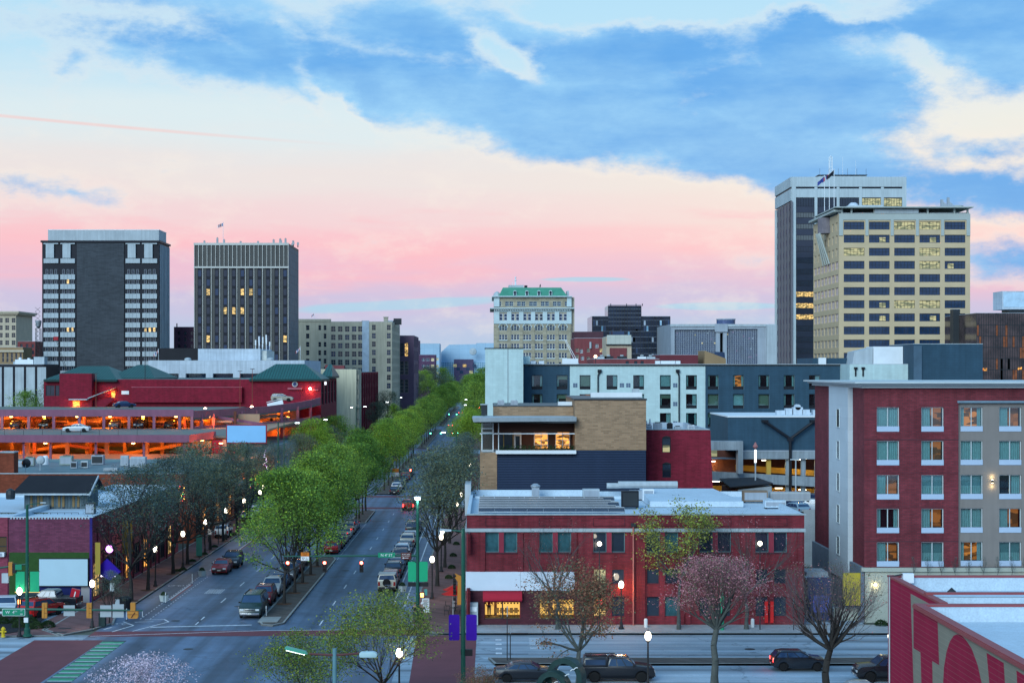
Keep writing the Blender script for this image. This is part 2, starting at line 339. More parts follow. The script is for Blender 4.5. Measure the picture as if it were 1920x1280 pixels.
class Bld:
    def __init__(s, name, label, cat, x0, x1, y0, y1, z1, wm, z0=0, rm=None, parapet=.6, group=None, part='wall', root=None):
        s.b = (x0, x1, y0, y1, z0, z1); s.wm = wm; s.rm = rm or M('roof_membrane', (.42,.47,.52), .8, .2, .3)
        s.root = root or thing(name, label, cat, ((x0+x1)/2, (y0+y1)/2, z0), 0, group)
        s.ox, s.oy, s.oz = s.root.location
        s.holes = {k: [] for k in ('front','left','right','back')}; s.par = parapet; s.wins = []; s.part = part
    def frame(s, face):
        x0, x1, y0, y1, z0, z1 = s.b
        return {'front': ((x0,y0), 0, x1-x0), 'right': ((x1,y0), math.pi/2, y1-y0), 'left': ((x0,y1), -math.pi/2, y1-y0), 'back': ((x1,y1), math.pi, x1-x0)}[face]
    def loc(s, face, u, z, d=0):                              # world point on a face, d inward
        (ox, oy), a, w = s.frame(face); c, n = math.cos(a), math.sin(a)
        return (ox + u*c - d*n, oy + u*n + d*c, z)
    def T(s, face, u=0, z=0):
        (ox, oy), a, w = s.frame(face); p = s.loc(face, u, z)
        return Matrix.Translation((p[0]-s.ox, p[1]-s.oy, p[2]-s.oz)) @ Matrix.Rotation(a, 4, 'Z')
    def win(s, face, u, z, w, h, nx=2, nz=2, t=.07, fm=None, pm=None, inset=.18, hole=True, name='window'):
        if hole: s.holes[face].append((u-w/2, z, u+w/2, z+h, inset+.1))
        if not hole and 0 <= inset <= .1: inset = -.06
        (ox, oy), a, W = s.frame(face); A, B = win_meshes(w, h, nx, nz, t, fm or DARKF, pm or PANE, inset)
        p = s.loc(face, u, z); o = obj(name, A, s.root, (p[0]-s.ox, p[1]-s.oy, p[2]-s.oz), a)
        obj('pane', B, o); s.wins.append(o); return o
    def hole(s, face, u0, z0, u1, z1, d=.3): s.holes[face].append((u0, z0, u1, z1, d))
    def piece(s, name, fn, face='front', u=0, z=0, **k):      # fn(mb) draws in face coordinates: x along, y inward, z up
        mb = MB(); mb.T = s.T(face, u, z); fn(mb); return mb.build(name, s.root, **k)
    def finish(s, roof=True, wm_face={}):
        x0, x1, y0, y1, z0, z1 = s.b; mb = MB()
        for face, hs in s.holes.items():
            (ox, oy), a, w = s.frame(face); mb.T = s.T(face, 0, 0) ; wm = wm_face.get(face, s.wm)
            us = sorted({0, w, *[q for h_ in hs for q in (h_[0], h_[2])]}); zs = sorted({z0, z1, *[q for h_ in hs for q in (h_[1], h_[3])]})
            us = [q for q in us if -1e-6 <= q <= w+1e-6]; zs = [q for q in zs if z0-1e-6 <= q <= z1+1e-6]
            for j in range(len(zs)-1):
                run = None
                for i in range(len(us)-1):
                    cu, cz = (us[i]+us[i+1])/2, (zs[j]+zs[j+1])/2
                    inh = any(h_[0] < cu < h_[2] and h_[1] < cz < h_[3] for h_ in hs)
                    if not inh and run is None: run = us[i]
                    if (inh or i == len(us)-2) and run is not None:
                        e = us[i] if inh else us[i+1]
                        if e > run+1e-6: mb.quad((run,0,zs[j]), (e,0,zs[j]), (e,0,zs[j+1]), (run,0,zs[j+1]), wm)
                        run = None
            for u0, a0, u1, a1, d in hs:
                mb.add([(u0,0,a0),(u1,0,a0),(u1,0,a1),(u0,0,a1),(u0,d,a0),(u1,d,a0),(u1,d,a1),(u0,d,a1)], [(0,4,5,1),(1,5,6,2),(2,6,7,3),(3,7,4,0)], wm)
        mb.build(s.part, s.root)
        if roof:
            r = MB(); r.T = Matrix.Translation((-s.ox, -s.oy, -s.oz)); p = s.par; t = .3; rz = z1 - p
            r.quad((x0+t,y0+t,rz), (x1-t,y0+t,rz), (x1-t,y1-t,rz), (x0+t,y1-t,rz), s.rm)
            if p:
                for a_, b_, c_, d_ in ((x0,x1,y0,y0+t),(x0,x1,y1-t,y1),(x0,x0+t,y0+t,y1-t),(x1-t,x1,y0+t,y1-t)):
                    r.box(a_+.01 if 0 else a_, b_, c_, d_, z1, z1+.08, s.rm)
                r.quad((x0+t,y0+t,rz),(x0+t,y0+t,z1),(x1-t,y0+t,z1),(x1-t,y0+t,rz), s.rm); r.quad((x0+t,y1-t,rz),(x1-t,y1-t,rz),(x1-t,y1-t,z1),(x0+t,y1-t,z1), s.rm)
                r.quad((x0+t,y0+t,rz),(x0+t,y1-t,rz),(x0+t,y1-t,z1),(x0+t,y0+t,z1), s.rm); r.quad((x1-t,y0+t,rz),(x1-t,y0+t,z1),(x1-t,y1-t,z1),(x1-t,y1-t,rz), s.rm)
            r.build('roof', s.root)
        return s.root
# ================================================================== GROUND, STREETS, PAVEMENTS
ASPH = M('street_asphalt', (.082,.125,.190), .6, .22, .35, 'asphalt', spec=.45)
ASPH4 = M('crossing_street_asphalt', (.27,.34,.40), .7, .12, .3, 'asphalt', p=(.02,.55,1))
CONC = M('concrete', (.33,.36,.38), .8, .15, .5, 'rough', streak=.1)
CURB = M('kerb_concrete', (.27,.28,.27), .85, .2, .8, 'rough')
REDP = M('red_crossing_pavers', (.27,.055,.085), .75, .12, .5, 'brick', p=(.6,.3,.02,(.16,.05,.06)))
SIDEP = M('brick_pavers', (.20,.105,.10), .8, .2, .5, 'brick', p=(.5,.25,.02,(.12,.07,.07)))
MEDP = M('median_pavers', (.115,.10,.09), .85, .2, .6, 'brick', p=(.4,.2,.02,(.07,.06,.06)))
GRNP = M('green_bike_paint', (.05,.30,.16), .7, .2, 1.5)
PAINT = M('worn_road_paint', (.62,.66,.70), .7, .28, 2.5, 'rough')
MULCH = M('mulch', (.10,.05,.03), .95, .3, 3, 'rough'); GROUND = M('far_ground', (.09,.11,.09), .9, .3, .05)
IRON = M('black_iron', (.02,.02,.022), .5, .1); GREENP = M('green_pole_paint', (.015,.085,.060), .4, .12, 2)
g = MB(); g.quad((-4000,-300,-.02),(4000,-300,-.02),(4000,9000,-.02),(-4000,9000,-.02), GROUND); structure(g.build('ground'))
g = MB(); g.quad((-400,119.2,0),(400,119.2,0),(400,141.2,0),(-400,141.2,0), ASPH4); structure(g.build('road'))
g = MB(); g.quad((-34.2,60,.004),(-7.2,60,.004),(-7.2,1150,.004),(-34.2,1150,.004), ASPH); structure(g.build('road'))
for ya, yb in ((271,291),(441,461),(620,640)):                    # streets that cross further on
    g = MB(); g.quad((-300,ya,.002),(-34.2,ya,.002),(-34.2,yb,.002),(-300,yb,.002), ASPH4).quad((-7.2,ya,.002),(300,ya,.002),(300,yb,.002),(-7.2,yb,.002), ASPH4); structure(g.build('road'))
# red paver crossings
g = MB()
g.quad((-38.3,119.3,.008),(-32.6,119.3,.008),(-32.4,138.4,.008),(-38.2,138.4,.008), REDP)
g.quad((-5.9,119.3,.008),(-1.2,119.3,.008),(-1.2,141,.008),(-6.3,141,.008), REDP)
g.quad((-34.2,140.2,.012),(-6.3,140.9,.012),(-6.3,144.0,.012),(-34.2,142.9,.012), REDP)
for y in (267.5, 291.6, 437, 461.5): g.quad((-34.2,y,.012),(-7.2,y,.012),(-7.2,y+3,.012),(-34.2,y+3,.012), REDP)
structure(g.build('crosswalk'))
g = MB(); g.quad((-32.35,119.3,.012),(-30.4,119.3,.012),(-30.4,138.2,.012),(-32.35,138.2,.012), M('dark_strip',(.05,.07,.09)))
k = 11
for i in range(k):
    y = 120.4 + i*1.62
    g.quad((-32.3,y,.016),(-30.45,y,.016),(-30.45,y+.95,.016),(-32.3,y+.95,.016), GRNP)
    g.quad((-32.3,y-.22,.018),(-30.45,y-.22,.018),(-30.45,y,.018),(-32.3,y,.018), PAINT)
structure(g.build('bicycle_crossing'))
# painted markings
g = MB()
def stripe(x0,y0,x1,y1,w=.12,z=.014,m=PAINT):
    d = Vector((x1-x0,y1-y0,0)).normalized(); n = Vector((-d.y,d.x,0))*w/2
    g.quad((x0-n.x,y0-n.y,z),(x0+n.x,y0+n.y,z),(x1+n.x,y1+n.y,z),(x1-n.x,y1-n.y,z), m)
for i in range(44):
    y = 146.4 + i*12.2
    if 264 < y+3 and y < 296 or 434 < y < 466: continue
    stripe(-15.15,y,-15.15,y+3); stripe(-11.9+ (0),y,-11.9,y+.01)
    stripe(-26.2,y+2,-26.2,y+5)
for i in range(60):
    y = 186 + i*1.35
    if y < 243: stripe(-18.25,y,-18.25,y+.55)
stripe(-29.9,145.3,-21.2,146.6,.35); stripe(-34.0,140.4,-20,142.9+.45,.16,.020); stripe(-20,143.4,-7.4,144.2,.16,.020)
stripe(-19.5,265.8,-9.6,265.8,.35); stripe(-26.2,146.7,-26.2,149.5)
stripe(-9.35,150,-9.35,262,.13); stripe(-8.25,158,-8.25,262,.13); stripe(-9.0,300,-9.0,436,.13); stripe(-13.2,300,-13.2,430,.12)
for y0, y1 in ((162,174),(186,199),(206,232)): stripe(-31.6,y0,-31.6,y1,.12); stripe(-31.35,y0,-31.35,y1,.12,.014,M('red_strip_paint',(.35,.07,.05)))
for i in range(26): stripe(-31.8,150+i*1.2,-31.8,150.5+i*1.2,.1); stripe(-30.9,150+i*1.2,-30.9,150.5+i*1.2,.1)
# bike box arrow head at the corner
for a in (((-33.0,148.5),(-31.6,146.3)),((-31.6,146.3),(-32.7,142.8)),((-31.3,149.6),(-29.6,149.9)),((-29.6,149.9),(-28.9,148.4)),((-28.9,148.4),(-31.0,143.1)),((-31.9,148.2),(-30.3,148.6)),((-33.7,144.0),(-33.3,145.4))): stripe(a[0][0],a[0][1],a[1][0],a[1][1],.14)
# bicycle symbols
for bx, by in ((-33.0,147.1),(-32.9,173)):
    for sx in (-.5,.5):
        for q in range(8):
            t0, t1 = q*math.pi/4, (q+1)*math.pi/4
            stripe(bx+sx+.3*math.cos(t0),by+.3*math.sin(t0)*1.6,bx+sx+.3*math.cos(t1),by+.3*math.sin(t1)*1.6,.07)
    stripe(bx-.5,by,bx-.1,by+.6,.07); stripe(bx-.1,by+.6,bx+.5,by,.07)
for i in range(10): stripe(-28.9+i*.17,167,-28.9+i*.17,170.2,.07)     # worn lettering on the left roadway
for i in range(9): stripe(.4,121+i*2.2,.9,121+i*2.2,.7); 
for i in range(8): stripe(3.2,122.2+i*.9,4.1,122.2+i*.9,.4); stripe(3.2,134.2+i*.7,4.1,134.2+i*.7,.3)
for y, x0, x1 in ((122.6,2,46),(131.7,3,46),(135.6,3,60)):
    stripe(x0,y,x1,y,.11)
for i in range(9): stripe(5+i*9,133.6,8+i*9,133.6,.1)
structure(g.build('road_markings'))
for i, (x, y) in enumerate(((-13.2,152.5),(-24.1,158),(-28.4,149),(-16.8,131),(-24.5,134),(9.5,124.5),(21,134),(-10.9,128),(-16.3,186),(-24.2,201))):
    g = MB(); g.lathe([(.42,0),(.42,.004),(.36,.006)],(0,0,0),14,M('cast_iron_cover',(.03,.035,.04),.5,.3,6)); tag(g.build('manhole_cover', loc=(x,y,.0135)), 'round iron manhole cover in the road, ' + ['right carriageway by the stop line','left roadway by the green van','left corner beside the bike symbols','middle of the crossing','left half of the crossing','cross street near the ring sculpture','cross street behind the round tree','crossing just left of the yellow green tree','right carriageway among the dashes','left roadway further up'][i], 'manhole cover', 'manhole covers')
# pavements and medians with kerbs
def slab(name, poly, top, z=.13, edge=CURB):
    b = MB(); n = len(poly)
    b.add([(p[0],p[1],z) for p in poly], [tuple(range(n))], top)
    b.add([(p[0],p[1],0) for p in poly]+[(p[0],p[1],z) for p in poly], [(i,(i+1)%n,(i+1)%n+n,i+n) for i in range(n)], edge)
    # kerb stones around, slightly proud
    c = Vector((sum(p[0] for p in poly)/n, sum(p[1] for p in poly)/n, 0))
    for i in range(n):
        a = Vector((*poly[i],0)); d = Vector((*poly[(i+1)%n],0)); e = (d-a)
        if e.length < .3: continue
        e.normalize(); nn = Vector((-e.y,e.x,0))
        if nn.dot(c-a) < 0: nn = -nn
        b.hexa([a,d,d+nn*.18,a+nn*.18]+[q+Vector((0,0,z+.006+.0005*i)) for q in (a,d,d+nn*.18,a+nn*.18)], edge)
    return structure(b.build(name))
slab('sidewalk', [(-38.6,143.2),(-36.4,140.4),(-34.6,143.4),(-33.6,146.5),(-34.2,150),(-34.2,267),(-38.6,267)], SIDEP)
slab('sidewalk', [(-200,139.2),(-46,139.2),(-36.6,140.3),(-38.7,143.1),(-38.7,144.6),(-200,144.6)], SIDEP)
for a, b_ in ((295,436),(466,615),(645,1000)): slab('sidewalk', [(-38.2,a),(-34.2,a),(-34.2,b_),(-38.2,b_)], SIDEP); slab('sidewalk', [(-7.2,a),(-2.2,a),(-2.2,b_),(-7.2,b_)], SIDEP)
slab('sidewalk', [(-7.2,147),(-6.4,143.5),(-4.5,141.3),(-2.2,141.3),(-2.2,267),(-7.2,267)], SIDEP)
slab('sidewalk', [(-2.18,141.3),(120,141.3),(120,146.0),(-2.18,146.0)], CONC)
slab('sidewalk', [(-.6,104),(120,104),(120,119.0),(.8,119.0),(-.6,117)], CONC)
slab('sidewalk', [(-6.8,60),(-.8,60),(-.8,116),(-2.2,118.6),(-5.6,118.6),(-6.8,116)], SIDEP)
slab('sidewalk', [(-120,60),(-34.4,60),(-34.4,115),(-36,118.6),(-120,118.6)], CONC)
slab('median', [(-20.8,148.2),(-20.3,146.2),(-19.2,145.6),(-18.35,147.0),(-18.3,196),(-18.9,199),(-20.2,199),(-20.8,196)], MEDP, .16)
slab('median', [(-20.8,199.2),(-20.3,199.2),(-20.3,240),(-18.3,243),(-18.3,262),(-19.5,264.5),(-20.8,262),(-20.8,240)], MEDP, .16)
slab('median', [(-21,298),(-18.3,298),(-18.3,435),(-21,435)], MEDP, .16); slab('median', [(-21,468),(-18.3,468),(-18.3,612),(-21,612)], MEDP, .16); slab('median', [(-21,650),(-18.3,650),(-18.3,980),(-21,980)], MEDP, .16)
slab('median', [(-.2,129.3),(.3,126.6),(90,126.6),(90,129.4)], MEDP, .16)
b = MB(); b.box(-20.75,-19.0,147.2,150.2,.167,.2,CURB); structure(b.build('median_nose'))
# planting beds at the left corner and the car park behind
b = MB(); b.add([(x,y,.175) for x,y in ((-60,141.2),(-41.2,141.0),(-39.6,143.4),(-40.4,150.2),(-60,150.6))], [(0,1,2,3,4)], M('dark_bed_mulch',(.018,.020,.024),.95,.3,3,'rough')); structure(b.build('planting_bed'))
b = MB(); b.quad((-120,144.6,.010),(-38.7,144.6,.010),(-38.7,160,.010),(-120,160,.010), ASPH4); structure(b.build('parking_lot'))
b = MB(); b.quad((-40.2,144.7,.06),(-38.6,144.7,.06),(-38.6,160,.06),(-39.4,160,.06), SIDEP); structure(b.build('path'))
b = MB(); b.quad((27.9,146,.014),(33.2,146,.014),(33.2,260,.014),(27.9,260,.014), ASPH4); structure(b.build('alley'))
b = MB(); b.box(-37.6,-36.5,143.6,144.2,.137,.15,IRON).box(-37.6,-36.4,141.4,142.1,.137,.15,IRON).box(1.3,3.2,141.0,141.3,.136,.16,IRON); structure(b.build('drain_grates'))
# ================================================================== FAR SKYLINE (from photo columns and storeys)
SPAND = M('pale_precast_panel', (.42,.47,.50), .8, .1, .25, streak=.1); BLACKM = M('black_metal_cladding', (.009,.011,.020), .5, .2, .3)
DBRICK = M('dark_grey_brick', (.062,.070,.082), .8, .14, .12, 'brick', p=(2,.5,.05,(.06,.07,.085)), streak=.08)
D = 620.0
def px(x): return XX(x, D)
def pz(y): return ZZ(y, D)
# --- left tower
b = Bld('office_tower', 'dark office tower with windowless brick centre and pale concrete window bays, far left', 'tower', px(79), px(298), D, D+20, pz(452), BLACKM, rm=BLACKM)
rows = [pz(y) for y in range(506, 706, 18)]
fr = lambda p_: px(p_) - px(79)
bays = [(82.5,110),(114,141),(236,263),(267,295)]
for a, c in bays:
    a, c = fr(a), fr(c); w = c-a
    def upanel(m):
        m.box(a+.15*w, c-.3*w, -.7, 0, pz(484), pz(458), SPAND); m.box(a, c, -.75, 0, pz(458), pz(456), SPAND)
        m.box(a, c, -.6, 0, pz(493.5), pz(485), SPAND)
    b.piece('upper_panel', upanel)
pn = MB(); w0 = fr(110)-fr(82.5); hh = (pz(0)-pz(9.3)); pn.box(-w0/2, w0/2, -.6, 0, 0, hh, SPAND)
for q in (-.25, 0, .25): pn.box(w0*q-.04, w0*q+.04, -.62, -.59, 0, hh, M('panel_joint',(.2,.23,.26)))
pm_ = pn.mesh('panel'); 
k = 0
for ri, z in enumerate(rows):
    for a, c in bays:
        u = (fr(a)+fr(c))/2
        p = b.loc('front', u, z-hh-1.75)
        obj('panel', pm_, b.root, (p[0]-b.ox, p[1]-b.oy, p[2]))
        if z-2 < 14: continue
        for q in (-.3, 0, .3):
            k += 1; lit = (ri, int(u)) in ((6,33),(6,39)) or (ri == 1 and 9 < u < 14 and q == 0) or (ri == 6 and 5 < u < 14 and q >= 0) or (ri == 6 and u > 40)
            b.win('front', u+q*w0, z-1.65, w0*.17, 1.85, 1, 1, .06, SPAND, LITW if lit else PANE, .05, False)
        pp = MB()
pier = MB()
for a, c in bays:
    for q in (0, .375, .625, 1-.02):
        pass
b.piece('brick_panel', lambda m: m.box(fr(144.5), fr(233), -.35, 0, 0, pz(456), DBRICK))
def sidewall(m):
    for i in range(7): m.box(1.5+i*2.7, 2.6+i*2.7, -.4, 0, 2, pz(458), SPAND)
b.piece('fin', sidewall, 'right')
for i in range(6):
    for ri, z in enumerate(rows): b.win('right', 3.9+i*2.7, z-1.9, 1.2, 2.6, 1, 1, .06, DARKF, PBLUE, .1, False)
b.piece('cornice', lambda m: m.box(-.5, fr(298)+.5, -.5, 20.5, pz(454.5), pz(451), BLACKM))
b.piece('penthouse', lambda m: m.box(fr(86), fr(300)-1, 3, 17, pz(452)-1, pz(432)+.3, SPAND).box(fr(86)-.1, fr(300)-.9, 2.9, 17.1, pz(432)+.3, pz(431.2)+.4, WHITE))
b.finish()
# --- second tower with vertical ribs
D = 560.0; TW = M('brown_grey_cladding', (.085,.082,.078), .55, .12, .3, 'panel', p=(1.4,3.4,.05,(.06,.065,.07))); RIB = M('bright_rib', (.42,.42,.40), .4, .1, metal=.3)
b = Bld('office_tower', 'slender dark tower with pale vertical ribs and a forest of rooftop antennas', 'tower', px(364.5), px(540.5), D, D+30, pz(456.5), TW, rm=TW)
Wt = px(540.5)-px(364.5); zt = pz(456.5); zb = pz(501)
for i in range(23):
    r_ = MB(); r_.T = b.T('front', 0, 0); x = Wt*i/22
    r_.box(x-.09, x+.09, -.35, 0, 0 if i % 2 == 0 else zb, zt, RIB); r_.build('rib', b.root)
    
for i in range(11):
    u = Wt*(i+.5)/11 + .35
    for j in range(11):
        z = zb - 3.2 - j*3.17*1.0
        lit = (j, i) in ((2,1),(2,5),(2,6),(4,3),(4,4),(4,5),(7,1),(7,10))
        b.win('front', u, z, Wt/11*.42, 2.35, 1, 1, .06, BLACKM, (LITW if lit else (PBLUE if (i*7+j*3) % 5 == 0 else PANE)), .02, False)
    b.piece('window_strip', lambda m: m.box(u-Wt/11*.24, u+Wt/11*.24, -.02, 0, 0, zb-.4, BLACKM))
b.piece('band', lambda m: m.box(-.2, Wt+.2, -.45, 0, zb-.3, zb+.25, RIB).box(-.2, Wt+.2, -.4, 0, zt-.6, zt+.2, RIB))
b.piece('panel', lambda m: [m.box(1+i*2.8, 3.2+i*2.8, -.12, 0, 1, zt-1, M('grey_side_panel',(.20,.22,.24),.6,.12,.3,'panel',p=(2.8,2.6,.06,(.12,.13,.14)))) for i in range(10)], 'right')
b.finish()
rng = random.Random(4)
for i, (x, h) in enumerate([(367,13),(371,9),(379,9),(392,19),(404,16),(420,8),(437,12),(447,6),(469,13),(481,6),(500,16),(512,18),(515,14),(523,18),(537,14),(539,11),(547,10),(383,5),(440,7),(536,8)]):
    m = MB(); m.cyl((0,0,0),(0,0,h*.18),.2,.14,5,DARKF).box(-.34,.34,-.2,.15,h*.18*.45,h*.18*.95,M('antenna_grey',(.4,.4,.42)))
    m.build('antenna', b.root, loc=(px(x)-b.ox, 2+ (i % 3), zt))
def flag(name, label, x, y, z, h, fl, m, s=1, lean=1):
    t = thing(name, label, 'flag', (x, y, z)); p = MB(); p.cyl((0,0,0),(0,0,h),.06*s,.04*s,6,WHITE).ball((0,0,h),.1*s,WHITE,6,4); p.build('pole', t)
    f = MB(); n = 6
    for i in range(n):
        a, c = i/n, (i+1)/n
        za, zc = -a*.5*fl*lean, -c*.5*fl*lean
        f.quad((-a*fl, math.sin(a*7)*.12*s, h-.1+za*.8-.55*fl),(-c*fl, math.sin(c*7)*.12*s, h-.1+zc*.8-.55*fl),(-c*fl, math.sin(c*7)*.12*s, h-.1+zc*.8),(-a*fl, math.sin(a*7)*.12*s, h-.1+za*.8), m[i % len(m)])
    f.build('cloth', t); return t
FRED = M('flag_red',(.35,.05,.06)); FBLUE = M('flag_blue',(.04,.06,.25)); FW = M('flag_white',(.6,.6,.62))
flag('flag', 'flag flying on a tall pole above the ribbed dark tower', px(413), D+6, zt, 7.6, 1.9, [FBLUE, FW, FRED, FW, FRED, FW], 1.4)
# --- far-left office with cornice
CREAM = M('cream_masonry', (.52,.44,.33), .8, .1, .3, streak=.08); TANB = M('tan_brick_far', (.30,.20,.11), .8, .1, .3)
D = 700.0
b = Bld('office_building', 'cream masonry office block with a heavy cornice at the left edge', 'building', px(-60), px(30), D, D+25, pz(590), CREAM)
for i in range(7):
    for j in range(7): b.win('front', px(25.5-i*12)-px(-60), pz(604+j*14)-.2, 1.6, 2.0, 2, 2, .08, CREAM, PANE, .2)
b.piece('cornice', lambda m: m.box(-.5, px(30)-px(-60)+1.0, -1.0, 26, pz(590), pz(587), CREAM).box(-.8, px(30)-px(-60)+1.6, -1.6, 26.5, pz(587), pz(583.5), CREAM)); b.finish()
D = 640.0
b = Bld('brick_building', 'small dark red brick block behind the dark tower and the cream office', 'building', px(33), px(66), D, D+15, pz(640), M('far_red_brick',(.20,.05,.05)))
for i in range(3):
    for j in range(4): b.win('front', 1.5+i*2.2, pz(652+j*12), .9, 1.5, 1, 2, .06)
b.finish()
D = 600.0
b = Bld('brick_building', 'low tan brick block with arched top windows at the left edge', 'building', px(-50), px(43), D, D+12, pz(651), TANB)
for i in range(11): b.win('front', 1.2+i*1.6, pz(679), .8, 3.4, 1, 2, .08, CREAM)
b.piece('cornice', lambda m: m.box(-.3, px(43)-px(-50)+.4, -.6, 0, pz(660), pz(656), CREAM)); b.finish()
D = 560.0
b = Bld('concrete_building', 'low grey building with dark frames between pale panels beside the dark tower', 'building', px(-40), px(81), D, D+20, pz(683), BLACKM)
for i in range(6):
    p_ = MB(); p_.T = b.T('front'); a = fr(0)*0 + 1.2 + i*3.75; p_.box(a, a+2.9, -.25, 0, 2, pz(688), SPAND); p_.build('panel', b.root)
b.finish()
t = thing('rooftop_unit', 'pale roof plant with ducts above the low grey building', 'roof unit', (px(45), D+6, pz(683)))
m = MB(); m.box(-4.2,2,-2,2,0,1.7,WHITE).box(2.2,5.8,-2,2,0,2.6,SPAND).cyl((-3,0,1.7),(-3,0,2.4),.5,.5,10,WHITE).cyl((0,0,1.7),(0,0,2.2),.5,.5,10,WHITE).box(-5,-4.4,-1.5,1.5,0,1,SPAND); m.build('casing', t)
D = 640.0
t = thing('water_tower', 'small conical roof tank on a lattice stand beside the dark tower', 'water tower', (px(72), D, 0))
m = MB()
for sx in (-1,1):
    for sy in (-1,1): m.cyl((sx*1.2,sy*1.2,0),(sx*.8,sy*.8,pz(615)),.13,.12,5,DARKF)
for k_ in range(12): z = pz(675)+k_*1.7; m.cyl((-1,-1,z),(1,-1,z+1.7),.07,.07,4,DARKF).cyl((1,-1,z),(-1,-1,z+1.7),.07,.07,4,DARKF)
m.build('frame', t); m = MB(); m.lathe([(.25,0),(.9,.8),(1.25,2.8),(1.15,3.1),(.1,3.2)],(0,0,pz(616)),12,M('tank_grey',(.25,.28,.32))); m.build('tank', t)
D = 600.0
t = thing('crane', 'small red tipped lattice crane in front of the dark tower', 'crane', (px(128), D-10, 0))
m = MB(); D = 590; 
for s_ in (-.35,.35): m.cyl((2.2+s_,0,pz(700)),(-1.6+s_*.4,0,pz(638)),.08,.06,4,DARKF)
for k_ in range(14): u=k_/14; v=(k_+1)/14; x0,x1=2.2-3.8*u,2.2-3.8*v; z0,z1=pz(700)+(pz(638)-pz(700))*u,pz(700)+(pz(638)-pz(700))*v; m.cyl((x0-.35,0,z0),(x1+.3,0,z1),.05,.05,4,DARKF)
m.build('boom', t); m = MB(); m.box(-2.6,-1.0,-.5,.5,pz(638),pz(631),M('crane_red',(.35,.03,.04))); m.build('crane_head', t)
# --- small brick between towers
D = 650.0
b = Bld('brick_building', 'narrow maroon brick block in the gap between the two dark towers', 'building', px(326), px(368), D, D+12, pz(613), M('maroon_brick_far',(.10,.045,.07),.8,.1,.3))
for i in range(3):
    for j in range(3): b.win('front', 2+i*2.5, pz(628+j*12), .9, 1.4, 1, 2, .06)
b.piece('chimney', lambda m: m.cyl((1,1,0),(1,1,pz(606)),.25,.25,6,DARKF)); b.finish()
# --- pale concrete public building in front of the second tower
D = 420.0; PC = M('pale_blue_concrete', (.50,.57,.64), .8, .12, .35, 'panel', streak=.12, p=(3.2,1.6,.04,(.42,.48,.55)))
DS = M('black_slate', (.018,.018,.022), .7, .15, .5)
b = Bld('concrete_building', 'pale blue concrete hall on piers with a black roof block beside the green hip roofs', 'building', px(278), px(571), D, D+40, pz(676), PC, z0=pz(708), parapet=.5)
for i in range(5): b.hole('front', px(315+i*51-18)-px(278), pz(708)+.01, px(315+i*51+20)-px(278), pz(700), 2)
b.piece('dark_glazing', lambda m: m.box(1, px(571)-px(278)-1, 2.2, 2.4, pz(708)-4, pz(699), PBLUE))
b.piece('lower_wall', lambda m: m.box(0, px(571)-px(278), 3, 39, 0, pz(708), CREAM))
b.piece('penthouse', lambda m: m.prism([(px(289)-px(278),pz(676)-.3),(px(366)-px(278)-.02,pz(676)-.3),(px(366)-px(278)-.02,pz(652)),(px(291)-px(278),pz(652))], 6, 25, DS))
b.piece('upper_block', lambda m: m.box(px(366)-px(278), px(484)-px(278), 4, 26, pz(676)-.4, pz(653.5), PC).box(px(484)-px(278),px(495)-px(278),5,20,pz(676)-.4,pz(657),M('pale_rib',(.55,.56,.52))))
b.finish()
for i,(x,w_) in enumerate(((350,12),(505,14))):
    t = thing('roof_vent', ['domed metal roof vent in front of the black slate block', 'domed metal roof vent at the right end of the pale concrete hall'][i], 'roof vent', (px(x), D+1.6, pz(676)-.4), 0, 'domed vents on the pale concrete hall')
    m = MB(); m.lathe([(.6,0),(.6,.35),(.85,.4),(.85,.9),(.7,1.05),(.2,1.2)],(0,0,0),12,SPAND); m.build('vent_body', t)
for i in range(8):
    m = MB(); h = [2.6,3.6,2.2,1.6,3.4,4.0,3.0,2.2][i]; m.cyl((0,0,0),(0,0,h),.09,.07,5,WHITE).box(-.16,.16,-.1,.1,h*.5,h,WHITE)
    tag(m.build('antenna', loc=(px(474+i*3.4), D+5+(i%2)*3, pz(655.2)-.1)), 'white panel antenna on the pale concrete hall, %s from the left' % order[i], 'antenna', 'panel antennas on the pale concrete hall')
flag('flag', 'drooping striped flag in front of the black slate roof', px(306), D-6, 0, pz(655), 1.2, [FW,FRED,FW,FBLUE], 1, 2.5)
flag('flag', 'drooping striped flag at the foot of the ribbed tower', px(546), D+20, 0, pz(655)+1, 1.2, [FW,FRED,FW,FBLUE], 1, 2.5)
# --- long beige block
D = 635.0; BEI = M('beige_grey_brick', (.50,.45,.34), .85, .1, .2, streak=.1)
b = Bld('apartment_building', 'long beige brick block with dark windows and a white painted strip', 'building', px(554), px(735), D, D+55, pz(603), BEI)
fb = lambda p_: px(p_)-px(554)
for x in (577,599.5,609.5):
    for j in range(8):
        if x == 599.5 and j == 1: continue
        b.win('front', fb(x), pz(619+j*15.6), 1.05 if x > 578 else 1.3, 1.9, 1, 2, .06, CREAM)
for x in (625,638,651,664,675.5):
    for j in range(7): b.win('front', fb(x), pz((604+16.5)+j*15.6)-.3, 1.75, 2.1, 2, 2, .08, BEI if j % 3 else CREAM, PBLUE if (int(x)+j) % 4 == 0 else PANE)
for x in (701,737-5):
    for j in range(8): b.win('front', fb(x) if x < 710 else fb(729), pz(619+j*15.6), 1.5, 2.1, 2, 2, .08, CREAM, PBLUE if j % 2 else PANE)
for j in range(8):
    for i in range(9): b.win('right', 4+i*5.6, pz(619+j*15.6), 1.8, 2.1, 2, 2, .08, CREAM)
b.piece('painted_strip', lambda m: m.box(fb(679), fb(692), -.25, 0, 0, pz(601), M('pale_blue_paint',(.50,.58,.66))))
